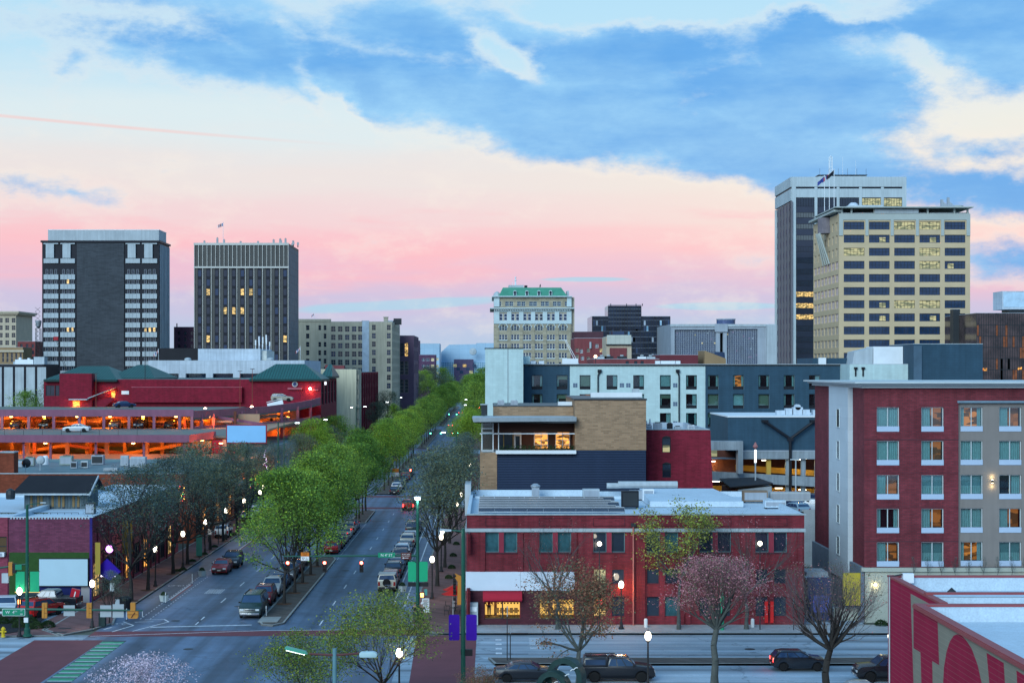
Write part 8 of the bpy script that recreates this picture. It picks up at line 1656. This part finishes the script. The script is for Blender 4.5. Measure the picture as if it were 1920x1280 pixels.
m = MB(); m.box(q(564.5),q(580),-.2,-.16,zz(1050),zz(1042.2),SW); sg = m.build('yield_sign', t); m = MB(); m.add([(q(566),-.204,zz(1044)),(q(572),-.204,zz(1044)),(q(569),-.204,zz(1049))],[(0,1,2)],BLKP); m.add([(q(567.3),-.207,zz(1044.8)),(q(570.7),-.207,zz(1044.8)),(q(569),-.207,zz(1047.6))],[(0,1,2)],SW); m.build('triangle', sg); text('TO', .1, BLKP, sg, (q(575),-.205,zz(1045))); text('BIKES', .09, BLKP, sg, (q(576),-.205,zz(1048)))
def rounded(w, h, r, n=5):
    P2 = []
    for cx_, cz_, a0 in ((w/2-r,h/2-r,0),(-w/2+r,h/2-r,90),(-w/2+r,-h/2+r,180),(w/2-r,-h/2+r,270)):
        for k in range(n+1): a_ = R(a0+90*k/n); P2.append((cx_+r*math.cos(a_), cz_+r*math.sin(a_)))
    return P2
for x_ in (773,794):
    m = MB(); m.prism(rounded(.76,1.78,.12), -.05,.0, BNG); m.build('banner', t, loc=(q(x_),0,zz(1071)))
m = MB(); m.box(q(765),q(803),.05,.3,zz(1099),zz(1091.5),BLKP); m.build('camera_box', t); m = MB(); m.cyl((q(764),0,zz(1052.5)),(q(802),0,zz(1052.5)),.025,.025,6,GREENP); m.build('banner_bracket', t)
m = MB(); m.box(q(787),q(796),-.2,.2,zz(1119),zz(1109.5),BLKP).box(q(788.5),q(794.5),-.22,-.2,zz(1118),zz(1110.5),EM('hand_signal',(1,.33,.08),8)); m.build('pedestrian_signal', t)
# near right pole with violet banners
D = 117.0; t = thing('signal_pole', 'tall green pole with two violet banners at the near right corner', 'signal pole', (px(868.5), D, .13)); q = lambda x_: px(x_)-px(868.5); zz = lambda y_: pz(y_)-.13
m = MB(); m.lathe([(.3,0),(.28,.4),(.17,.6),(.13,zz(990))],(0,0,0),12,GREENP).lathe([(.19,2.6),(.19,2.8)],(0,0,0),12,GREENP); m.build('pole', t)
m = MB(); m.cyl((0,0,zz(996)),(q(845),.3,zz(994)),.06,.045,8,GREENP); m.build('lamp_arm', t); m = MB(); m.hexa([(q(823),.15,zz(997)),(q(846),.15,zz(996)),(q(846),.5,zz(996)),(q(823),.5,zz(997)),(q(825),.2,zz(991.5)),(q(846),.25,zz(993)),(q(846),.4,zz(993)),(q(825),.45,zz(991.5))], SPAND).ball((q(829),.3,zz(997)),.14,GLW,10,6); m.build('lamp_head', t); point('lamp_light', (q(829),.3,zz(1001)), (.9,1,1), 60, .2, t)
for x_ in (851.5,884): m = MB(); m.prism(rounded(.76,1.82,.12), -.05,.0, BNB); m.build('banner', t, loc=(q(x_),0,zz(1175.5)))
m = MB(); m.cyl((q(842),0,zz(1152.5)),(q(893),0,zz(1152.5)),.025,.025,6,GREENP); m.build('banner_bracket', t)
m = MB(); m.box(q(872),q(886),-.2,.2,zz(1228),zz(1216.5),BLKP); m.build('pedestrian_signal', t); m = MB(); m.box(q(864),q(868)-.14,-.15,.15,zz(1226),zz(1216),BLKP); m.build('push_button_box', t)
# side signal head group seen edge on over the pavement
t = thing('pub_sign', 'tall orange sign board with black lamps sticking out over the right pavement', 'sign', (-2.7,150.6,0)); q2 = lambda y_: ZZ(y_,150.6)
m = MB(); m.prism([(-.35,q2(1133)),(.05,q2(1133)),(.1,q2(1080)),(-.55,q2(1074)),(-.55,q2(1082)),(-.3,q2(1090))], -.12,.12, SGY); m.build('board', t); m = MB(); m.cyl((.05,0,0),(.05,0,q2(1133)),.05,.05,6,GREENP); m.build('post', t)
for y_ in (1079,1087,1093,1100,1107,1114,1122): m = MB(); m.lathe([(.16,0),(.18,-.25),(.12,-.28)],(-.45,0,q2(y_)),10,BLKP,'x'); m.build('lamp', t)
for i,(x_,y_,dz_) in enumerate(((-3.45,151.4,0),(-3.4,154.4,0))):
    t = thing('parasol', ['nearer open red parasol outside the corner shop','farther open red parasol outside the corner shop'][i], 'parasol', (x_,y_,.13), 0, 'red parasols'); m = MB(); m.cyl((0,0,0),(0,0,2.3),.03,.03,6,WHITE); m.build('pole', t); m = MB(); m.lathe([(1.05,2.0),(1.07,1.95),(.55,2.2),(.03,2.42)],(0,0,0),8,M('red_parasol_canvas',(.60,.02,.015),.7,.05)); m.build('canopy', t)
    t = thing('cafe_table', ['round cafe table under the nearer parasol','round cafe table under the farther parasol'][i], 'table', (x_+.1,y_,.13), 0, 'cafe tables'); m = MB(); m.lathe([(.4,.72),(.4,.75)],(0,0,0),14,BLKP); m.build('tabletop', t); m = MB(); m.lathe([(.25,0),(.03,.05),(.03,.72)],(0,0,0),8,BLKP); m.build('leg', t)
    for s_ in (-1,1):
        c = thing('cafe_chair', ['chair at the %s of the nearer cafe table','chair at the %s of the farther cafe table'][i] % ('left' if s_ < 0 else 'right'), 'chair', (x_+.1+s_*.7,y_+.1,.13), 0, 'cafe chairs'); m = MB(); m.box(-.2,.2,-.2,.2,.43,.47,BLKP); m.build('seat', c); m = MB(); m.box(s_*.2-.02,s_*.2+.02,-.2,.2,.47,.9,BLKP); m.build('backrest', c)
        for a_ in (-.17,.17):
            for b2 in (-.17,.17): m = MB(); m.box(a_-.015,a_+.015,b2-.015,b2+.015,0,.43,BLKP); m.build('leg', c)
t = thing('a_frame_sign', 'white folding pavement sign with rows of print beside the lamp', 'sign', (-6.05,158.3-4.6,.13), .1)
for s_ in (-1,1):
    m = MB(); m.hexa([(-.33,s_*.3-.02,0),(.33,s_*.3-.02,0),(.33,s_*.3+.02,0),(-.33,s_*.3+.02,0),(-.33,s_*.03-.02,1.25),(.33,s_*.03-.02,1.25),(.33,s_*.03+.02,1.25),(-.33,s_*.03+.02,1.25)], SW); m.build('board', t)
m = MB(); [m.box(-.25+(k_%3)*.03,.25-(k_%2)*.1,-.02-.21*(1-z_/1.25)-.075,-.02-.21*(1-z_/1.25)-.045,z_,z_+.035,BLKP if k_ != 9 else c_red) for k_, z_ in enumerate([.1+.1*k2 for k2 in range(11)])]; m.build('print', t)
# left corner pole with green banners
D = 139.7; t = thing('signal_pole', 'tall green pole with two green banners at the left corner', 'signal pole', (px(51), D, .13)); q = lambda x_: px(x_)-px(51); zz = lambda y_: pz(y_)-.13
m = MB(); m.lathe([(.42,0),(.40,.12),(.28,.2),(.26,.6),(.18,.75),(.15,5),(.11,zz(946))],(0,0,0),12,GREENP); m.build('pole', t)
m = MB(); m.cyl((0,0,zz(946)),(q(83),0,zz(942)),.04,.03,6,GREENP).box(q(76),q(86),-.1,.1,zz(943),zz(941),SPAND); m.build('lamp_arm', t)
m = MB(); m.cyl((0,0,zz(1057)),(q(-30),0,zz(1068)),.08,.08,8,GREENP); m.build('mast_arm', t)
for x_ in (38,65): m = MB(); m.prism(rounded(.76,1.72,.05), -.05,.0, BNG); m.build('banner', t, loc=(q(x_),0,zz(1090)))
m = MB(); m.cyl((q(28),0,zz(1071)),(q(75),0,zz(1071)),.025,.025,6,GREENP).cyl((q(28),0,zz(1109.5)),(q(75),0,zz(1109.5)),.03,.03,6,EM('glowing_gold_rod',(1,.65,.2),1.2)); m.build('banner_bracket', t)  # lower rod is given a glow of its own, though no lamp
m = MB(); m.box(q(17),q(24),-.2,.2,zz(1078),zz(1053),SGY).box(q(24),q(31),-.18,.18,zz(1073),zz(1056),BLKP); m.build('signal_head', t)
m = MB(); m.box(q(4),q(16),-.15,.15,zz(1092),zz(1074),SPAND); m.build('speaker_box', t); m = MB(); m.box(q(30),q(42),-.25,-.2,zz(1067),zz(1057),SGN); m.build('street_name_sign', t)
m = MB(); m.box(q(34),q(40.5),-.2,.1,zz(1132),zz(1122),BLKP).box(q(35),q(39.5),-.22,-.2,zz(1131),zz(1123),EM('hand_signal',(1,.33,.08),8)); m.build('pedestrian_signal', t); m = MB(); m.box(-.2,.15,-.32,-.18,1.2,1.6,SW); m.build('notice', t)
# near mast arm with signal backs, pole outside the frame on the left
D = 114.6; t = thing('signal_mast', 'horizontal signal arm carrying orange backed signals across the lower left', 'signal pole', (-36.2, D, .1)); q = lambda x_: px(x_)+36.2; zz = lambda y_: pz(y_)-.1
m = MB(); m.cyl((0,0,zz(1140)),(q(267.5),0,zz(1144)),.12,.055,8,GREENP); m.build('mast_arm', t); m = MB(); m.lathe([(.35,0),(.3,.5),(.18,.7),(.14,10)],(0,0,0),12,GREENP); m.build('pole', t)
for x_ in (84,167.5):
    m = MB(); m.box(-.17,.17,-.10,.14,-.55,.5,SGY).box(-.17,.0,-.13,-.10,-.5,.45,SGY); [m.box(-.175,.175,-.12,-.10,z_-.01,z_+.01,BRN) for z_ in (-.2,.15)]; m.build('signal_head', t, loc=(q(x_),0,zz(1143)))
m = MB(); m.box(-.17,.17,-.10,.14,-.05,.52,SGY); m.prism([(-.38,-.05),(.38,-.05),(.38,-.45),(.30,-.58),(-.30,-.58),(-.38,-.45)],-.10,.14,SGY); [m.box(-.38,.38,-.12,-.10,z_-.012,z_+.012,BRN) for z_ in (-.05,-.3)]; m.cyl((-.1,-.12,-.5),(.15,-.12,-.15),.03,.03,6,BRN); m.build('signal_head', t, loc=(q(249.5),0,zz(1143)))
for x_, y_, w_, h_ in ((129,1144.5,21,20),(197.5,1145.5,21,22),(221,1145,21,25)): m = MB(); w, h = w_*D/F, h_*D/F; m.box(-w/2,w/2,.0,.03,-h/2,h/2,M('sign_back_grey',(.36,.40,.42),.4,.06,metal=.2)); m.build('sign_back', t, loc=(q(x_),.1,zz(y_)))
m = MB(); w, h = 43*D/F, 13.5*D/F; m.prism(rounded(w,h,.07),-.2,-.15,SW); m.prism(rounded(w-.05,h-.05,.06),-.206,-.2,SGN); sg = m.build('street_name_sign', t, loc=(q(27),0,zz(1146.5))); text('W  4', .30, SW, sg, (-.25,-.21,0)); text('TH', .14, SW, sg, (.15,-.21,.07)); text('ST', .12, SW, sg, (.55,-.21,.12)); text('000', .12, SW, sg, (.55,-.21,-.12))
m = MB(); m.cyl((0,0,0),(0,0,.45),.02,.02,5,SW); m.build('finial', t, loc=(q(267),0,zz(1149)-.25))
# double headed street light in the foreground
D = 66.0; t = thing('street_light', 'double headed green street light in the bottom centre', 'street light', (px(627.5), D, 0)); q = lambda x_: px(x_)-px(627.5); zz = pz
m = MB(); m.cyl((0,0,0),(0,0,zz(1215)),.13,.085,12,M('pale_teal_pole',(.12,.24,.28),.5)); m.build('pole', t)
m = MB(); m.cyl((0,0,zz(1227.5)),(q(674),0,zz(1224)),.05,.045,8,M('rusty_arm',(.12,.05,.05))).cyl((0,0,zz(1227.5)),(q(580),0,zz(1225)),.05,.045,8,M('rusty_arm',(.12,.05,.05))); m.build('arm', t)
m = MB(); m.prism([(q(674),zz(1229)),(q(676),zz(1231)),(q(705),zz(1231)),(q(708),zz(1227)),(q(706),zz(1222.5)),(q(700),zz(1220.5)),(q(678),zz(1221)),(q(674),zz(1223.5))],-.14,.14,M('pale_lamp_housing',(.42,.58,.62),.4)).cyl((q(688),0,zz(1220.5)),(q(688),0,zz(1219)),.05,.05,8,SPAND); m.build('lamp_head', t, bevel=.03)
m = MB(); m.prism([(q(534),zz(1213)),(q(537),zz(1211)),(q(574),zz(1220)),(q(577),zz(1225)),(q(570),zz(1225)),(q(536),zz(1216.5))],-.14,.14,M('green_lamp_housing',(.08,.36,.26),.4)); m.build('lamp_head', t)
for k_ in range(9): m = MB(); m.box(q(538+k_*4)-.02,q(540+k_*4),-.1,.1,zz(1216.8+k_*.95)-.04,zz(1216.2+k_*.95),EM('led_cell',(.9,1,.95),5)); m.build('led', t)
# small things
def post(name, label, x, y, h, w, hh, m_, cat, z=.13, z2=None, pole=DARKF, d=.04, rz=0):
    t = thing(name, label, cat, (x, y, z), rz); m = MB(); m.cyl((0,0,0),(0,0,h),.04,.035,6,pole); m.build('post', t); m = MB(); m.box(-w/2,w/2,-d-.04,-.04,(z2 or h)-hh,(z2 or h),m_); m.build('panel', t); return t
post('parking_sign', 'white parking sign on a post by the litter bin', -34.6, 151.2, 3.0, .42, .75, SW, 'sign'); post('bus_stop_sign', 'green and blue bus stop panel under the trees', -34.55, 196, 2.9, .7, 2.5, M('bus_panel_green',(.08,.28,.20)), 'sign'); post('parking_sign', 'small white sign further up the left kerb', -34.5, 203, 2.9, .45, .7, SW, 'sign')
post('parking_sign', 'small teal sign on the lamp post side of the right pavement', -6.3, 160.5, 1.2, .3, .6, M('teal_sign',(.08,.28,.26)), 'sign'); post('traffic_sign', 'thin sign post on the cross street median', XX(951,128), 128, 4.2, .05, .8, SPAND, 'sign', z=.16); post('traffic_sign', 'shorter thin post beside the first on the cross street median', XX(957,128), 128.4, 2.6, .05, .6, SPAND, 'sign', z=.16); post('parking_sign', 'grey sign post at the right end of the brick facade', 26.2, 143.0, 2.8, .05, .5, SPAND, 'sign')
t = thing('bus_shelter', 'small bus shelter with a flat roof on the left pavement', 'bus shelter', (-35.9,214,.13)); m = MB(); m.box(-1,1,-1.6,1.6,2.4,2.6,M('dark_tan',(.10,.09,.07))); m.build('roof', t); [MB().box(x_-.05,x_+.05,y_-.05,y_+.05,0,2.4,DARKF).build('post', t) for x_ in (-.9,.9) for y_ in (-1.5,1.5)]
t = thing('litter_bin', 'dark slatted litter bin at the left corner', 'litter bin', (-34.3,157.4-2.2,.13)); m = MB(); m.lathe([(.5,0),(.6,.95),(.62,1.05)],(0,0,0),10,BLKP); m.build('bin_body', t); m = MB(); m.lathe([(.60,1.05),(.35,1.25),(.05,1.28)],(0,0,0),10,IRON); m.build('lid', t)
m = MB(); m.box(-.28,.28,-.25,.25,0,1.1,M('dark_green_cabinet',(.02,.04,.04))).box(-.3,.3,-.27,.27,1.1,1.15,IRON); tag(m.build('litter_bin', loc=(-34.1,145.2,.13)), 'small dark cabinet bin beside the corner lamp', 'litter bin')
t = thing('newspaper_box', 'tall dark kiosk box beside the parking sign', 'kiosk', (-34.4,152.6,.13)); m = MB(); m.box(-.25,.25,-.25,.25,.3,1.5,BLKP).box(-.2,.2,-.27,-.25,.8,1.35,SPAND); m.build('box_body', t); m = MB(); m.box(-.05,.05,-.05,.05,0,.3,BLKP); m.build('leg', t)
m = MB(); m.box(-.4,.4,-.3,.3,0,1.8,M('coke_red_vending',(.45,.015,.03),.4)).box(-.05,.05,-.32,-.3,.2,1.6,SW); o = m.build('leaning_board', loc=(-39.7,156.6,.1)); o.rotation_euler = (0,R(14),R(10)); tag(o, 'red board with a white stripe leaning by the car park', 'board')
t = thing('fire_hydrant', 'yellow fire hydrant at the left edge', 'fire hydrant', (XX(1.5,138.6),139.3,.13)); m = MB(); m.lathe([(.2,0),(.16,.08),(.14,.6),(.19,.62),(.19,.68),(.1,.82),(.04,.86)],(0,0,0),12,M('hydrant_yellow',(.60,.42,.02),.5)); m.build('barrel', t); m = MB(); m.cyl((-.26,0,.45),(.26,0,.45),.07,.07,8,M('hydrant_yellow',(.6,.42,.02))).cyl((0,-.24,.42),(0,0,.42),.08,.08,8,M('hydrant_yellow',(.6,.42,.02))); m.build('nozzle', t)
PLW = M('planter_white', (.42,.48,.48), .7)
for i,(x,y) in enumerate(((-31.9,161.4),(-31.6,181),(-9.0,168.5),(-8.9,186))):
    t = thing('planter', ['white planter box at the start of the bike lane','white planter box behind the small red hatchback','planter beside the cream off roader','planter further along the right bike lane'][i], 'planter', (x,y,.004), 0, 'bike lane planters'); m = MB(); m.lathe([(.36,0),(.46,.55),(.48,.6),(.40,.6)],(0,0,0),4,PLW); m.build('pot', t); o = obj('foliage', bsm2, t, (0,0,.55)); o.scale=(.7,.7,1.0)
for i,(x,y) in enumerate(((-31.5,160.2),(-31.5,174.5),(-31.2,186),(-32.9,149.4),(-20.5,151.0))):
    m = MB(); m.cyl((0,0,0),(0,0,1.05),.045,.045,8,SW).cyl((0,0,.7),(0,0,.8),.048,.048,8,SPAND).cyl((0,0,0),(0,0,.04),.12,.12,10,BLKP); tag(m.build('delineator_post', loc=(x,y,.01)), ['white flexible post beside the first planter','white flexible post at the end of the red strip','white flexible post in front of the red hatchback','white flexible post at the corner by the crossing','white flexible post beside the green van'][i], 'bollard', 'white flexible posts')
for i, x_ in enumerate((1211,1273,1411)):
    m = MB(); m.lathe([(.16,0),(.16,.65),(.1,.75)],(0,0,0),10,SW); tag(m.build('bollard', loc=(XX(x_,144.6),144.6,.13)), ['pale bollard at the foot of the brick wall, left','pale bollard under the tall yellow green tree','white bollard near the red boards'][i], 'bollard')
m = MB(); m.lathe([(.17,0),(.15,6.1),(.10,6.3)],(0,0,0),10,M('bright_green_post',(.02,.26,.14),.5)); tag(m.build('green_post', loc=(XX(1354,143),143,.13)), 'bright green post standing in the round reddish tree', 'post')
# traffic lights and lamps further up the avenue
def farlight(x, y, h, arm, on, label, head=True):
    t = thing('signal_pole', label, 'signal pole', (x, y, .13)); m = MB(); m.cyl((0,0,0),(0,0,h),.16,.10,8,GREENP); m.build('pole', t); m = MB(); m.cyl((0,0,5.9),(arm,0,6.0),.10,.06,6,GREENP); m.build('mast_arm', t)
    for k in (.62,.98): signal(t, arm*k, -.1, 6.3, on)
    return t
farlight(-20.3, 268, 8, 7.5, 1, 'signal pole with two red lights hanging before the second crossing'); t = thing('street_name_sign', 'small orange and white sign beside the second crossing signals', 'sign', (-15.4,267.7,5.9)); MB().box(-.5,.5,0,.05,0,.6,M('sign_orange',(.6,.17,.02))).build('upper_panel', t); MB().box(-.5,.5,0,.05,-.62,-.02,SW).build('lower_panel', t)
farlight(-20.5, 436, 9, 7.5, 2, 'signal pole with green lights at the third crossing'); farlight(-6.5, 438, 9, -3.5, 2, 'right hand signal pole with green lights at the third crossing'); farlight(-20.5, 617, 9, 8, 2, 'distant signal pole with green lights at the fourth crossing'); farlight(-6.5, 880, 9, -8, 2, 'farthest signal pole with green lights near the end of the avenue'); farlight(-6.3, 640, 9, -4, 2, 'right hand signal pole at the fourth crossing')
farlight(XX(515,262)+.3, 264, 14, 4.5, 0, 'tall green signal pole at the far left street corner'); 
for i,(x,y,h,s_) in enumerate(((-36.5,292,13,1),(-35.5,436,12.5,1),(-35.5,450,12,-1),(-34.9,520,12,1),(-34.9,600,12,1),(-6,560,12,-1),(-5.5,620,12,-1),(-6,700,12,-1),(-5,480,12,-1),(-36.5,342,12,1),(-6.2,300,11,-1),(-22,236,10.4,-1))):
    t = thing('street_light', 'tall cobra head street light along the avenue, ' + ['by the slatted wall','in front of the cream wall','just beyond the cream wall','before the brick street front','past the brick street front','right side past the lime trees','right side beyond the third block','right side near the end','right side by the hotel tower','behind the lime green left tree','beside the bluish dark tree','rising from the median trees'][i], 'street light', (x,y,.13), 0, 'tall street lights'); m = MB(); m.cyl((0,0,0),(0,0,h),.12,.07,8,GREENP).cyl((0,0,h-.5),(s_*2.4,0,h),.05,.04,6,GREENP); m.build('pole', t); m = MB(); m.box(min(s_*1.9,s_*2.8),max(s_*1.9,s_*2.8),-.2,.2,h-.02,h+.14,SPAND).box(min(s_*2.0,s_*2.7),max(s_*2.0,s_*2.7),-.15,.15,h-.09,h-.021,GLW); m.build('lamp_head', t)
rr = random.Random(2)
for i in range(26):
    y = rr.uniform(560,980); s_ = rr.choice((-1,1)); x = -19.5+s_*rr.uniform(9,17); 
    m = MB(); m.ball((0,0,0),.28,rr.choice([GLW,GLB,GLB,SRED]),6,4).cyl((0,.2,-4),(0,.2,0),.06,.06,4,DARKF); tag(m.build('street_lamp', loc=(x,y,4.4)), 'tiny glowing lamp far up the avenue among the distant trees', 'street lamp', 'tiny lamps far up the avenue')
# ring sculpture
t = thing('ring_sculpture', 'dark green sculpture of two thick interlocked rings on a post', 'sculpture', (XX(1060,108),108,0)); TQ = M('verdigris_bronze', (.022,.050,.048), .4, .25, 1.5)
def ring(c, R_, th, w, rz):
    m = MB(); n = 40; m.T = Matrix.Translation(c) @ Matrix.Rotation(rz,4,'Z'); vs = []
    for i in range(n):
        a = 2*math.pi*i/n
        for r_, y_ in ((R_,-w/2),(R_,w/2),(R_-th,w/2),(R_-th,-w/2)): vs.append((r_*math.cos(a), y_, r_*math.sin(a)))
    fs = [(i*4+k, ((i+1)%n)*4+k, ((i+1)%n)*4+(k+1)%4, i*4+(k+1)%4) for i in range(n) for k in range(4)]; m.add(vs, fs, TQ); return m.build('ring', t)
ring((.08,.3,ZZ(1270,108)), 1.28, .36, .75, R(-28)); ring((-.75,-.3,ZZ(1287,108)), 1.12, .34, .75, R(-28)); m = MB(); m.lathe([(.5,0),(.25,.3),(.2,1.2)],(0,0,0),12,TQ); m.build('base', t)
m = MB(); 
for cx_, cz_ in ((.0,ZZ(1262,108)),(-.75,ZZ(1276,108)),(.55,ZZ(1250,108))): p_ = [Vector((cx_-.25+k*.12,-.55,cz_-.13+k*.055+(.03 if k % 2 else -.02))) for k in range(5)]; [m.cyl(a,b_,.035,.035,5,SW) for a, b_ in zip(p_[:-1],p_[1:])]
m.build('bright_wave', t)

# ================================================================== PEOPLE
def skin(name, verts, edges, mat, parent, loc=(0,0,0), sub=1):
    me = bpy.data.meshes.new(name); me.from_pydata([v[:3] for v in verts], edges, []); o = bpy.data.objects.new(name, me); COL.objects.link(o); o.parent = parent; o.location = loc
    o.modifiers.new('s','SKIN'); sv = me.skin_vertices[0].data
    for i, v in enumerate(verts): sv[i].radius = (v[3], v[4] if len(v) > 4 else v[3]); sv[i].use_root = (i == 0)
    s_ = o.modifiers.new('d','SUBSURF'); s_.levels = sub; s_.render_levels = sub; me.materials.append(mat); return o
SKN = M('skin', (.38,.22,.15), .6, .05)
def person(label, x, y, z, rz, top, legs, hair, pose='stand', hat=None):
    t = thing('person', label, 'person', (x,y,z), rz)
    sit = pose == 'sit'; st = .22 if pose == 'walk' else 0; hz = .48 if sit else .93
    kn = ((-.1,-.42,hz),(.1,-.42,hz)) if sit else ((-.1,-st,.50),(.1,st*.3,.50)); an = ((-.1,-.45,.08),(.1,-.45,.08)) if sit else ((-.1,-st*1.2,.08),(.1,st*1.6,.10))
    ha = ((-.30,-.18,hz+.06),(.30,-.14,hz+.04)); el = ((-.31,.02,hz+.24),(.31,.02,hz+.24)); sh = hz+.50
    B = [(0,0,hz,.14,.10),(0,0,hz+.25,.125,.09),(0,0,sh,.14,.09),(0,0,sh+.09,.055),(0,-.01,sh+.16,.06),(0,-.02,sh+.26,.085,.10),(0,-.01,sh+.35,.065,.08)]
    E_ = [(0,1),(1,2),(2,3),(3,4),(4,5),(5,6)]
    for s_ in (0,1):
        k = len(B); sg_ = -1 if s_ == 0 else 1
        B += [(sg_*.19,0,sh-.03,.055),(*el[s_],.042),(*ha[s_],.028)]; E_ += [(2,k),(k,k+1),(k+1,k+2)]
        pk = len(B); B += [(ha[s_][0],ha[s_][1]-.04,ha[s_][2]-.07,.035,.018)]; E_ += [(k+2,pk)]
        for f in range(4): B += [(ha[s_][0]+(f-1.5)*.018,ha[s_][1]-.06,ha[s_][2]-.14-.012*(f in (1,2)),.0085)]; E_ += [(pk,len(B)-1)]
        B += [(ha[s_][0]-sg_*.045,ha[s_][1]-.07,ha[s_][2]-.08,.009)]; E_ += [(k+2,len(B)-1)]
        k = len(B); B += [(sg_*.09,0,hz-.04,.085),(*kn[s_],.058),(*an[s_],.038),(an[s_][0],an[s_][1]-.15,.04,.035,.03)]; E_ += [(0,k),(k,k+1),(k+1,k+2),(k+2,k+3)]
    skin('body', B, E_, SKN, t)
    skin('shirt', [(0,0,hz+.02,.165,.125),(0,0,hz+.25,.15,.115),(0,0,sh,.155,.11),(-.19,0,sh-.03,.072),(el[0][0],el[0][1],el[0][2],.058),(ha[0][0],ha[0][1]+.02,ha[0][2]+.04,.045),(.19,0,sh-.03,.072),(el[1][0],el[1][1],el[1][2],.058),(ha[1][0],ha[1][1]+.02,ha[1][2]+.04,.045)], [(0,1),(1,2),(2,3),(3,4),(4,5),(2,6),(6,7),(7,8)], top, t)
    skin('trousers', [(0,0,hz+.02,.16,.12),(-.09,0,hz-.04,.105),(*kn[0],.078),(an[0][0],an[0][1],an[0][2]+.03,.06),(.09,0,hz-.04,.105),(*kn[1],.078),(an[1][0],an[1][1],an[1][2]+.03,.06)], [(0,1),(1,2),(2,3),(0,4),(4,5),(5,6)], legs, t)
    for s_ in (0,1): m = MB(); m.ball((an[s_][0],an[s_][1]-.06,.05),.065,BLKP,8,5).box(an[s_][0]-.05,an[s_][0]+.05,an[s_][1]-.2,an[s_][1]+.05,.0,.06,BLKP); m.build('shoe', t)
    m = MB(); m.ball((0,.015,sh+.31),.118,hair,10,6); m.build('hair' if not hat else 'hat', t)
    m = MB(); [m.ball((sx*.035,-.118,sh+.26),.013,BLKP,6,4) for sx in (-1,1)]; m.ball((0,-.13,sh+.235),.016,SKN,6,4).box(-.025,.025,-.122,-.112,sh+.19,sh+.198,c_mar); m.build('face', t); return t
HR = M('dark_hair', (.02,.014,.01), .8); cW = M('white_shirt', (.62,.66,.70), .8); cD = M('dark_clothes', (.02,.022,.03), .9); cJ = M('denim', (.05,.07,.13), .9); cR = M('rust_shirt', (.25,.06,.04), .9)
person('person in a white shirt walking on the left pavement near the kerb', XX(432,221), 221, .13, R(200), cW, cD, HR, 'walk')
person('person in dark clothes sitting on a bench by the left shopfronts', XX(300,201)-.2, 201, .13, R(60), cD, cJ, HR, 'sit')
t = thing('bench', 'dark bench by the left shopfronts under the seated person', 'bench', (XX(300,201)-.3,201.05,.13), R(60)); m = MB(); m.box(-.8,.8,-.1,.35,.40,.45,BLKP); m.build('seat', t); m = MB(); m.box(-.8,.8,.33,.38,.45,.85,BLKP); m.build('backrest', t)
for s_ in (-.7,.7): m = MB(); m.box(s_-.03,s_+.03,-.08,.33,0,.40,BLKP); m.build('leg', t)
person('person in dark clothes and a white cap waiting at the foot of the signal pole', -6.1, 146.9, .13, R(20), cD, cD, SW, 'stand', hat=1)
person('person in black standing beside the one with the white cap', -6.75, 147.2, .13, R(-40), cD, cJ, HR, 'stand')
person('person in a rust coloured shirt inside the lit corner shop window', XX(917,147.6), 147.7, pz(1160) if 0 else ZZ(1160,146)+.03, R(160), cR, cJ, HR, 'stand')
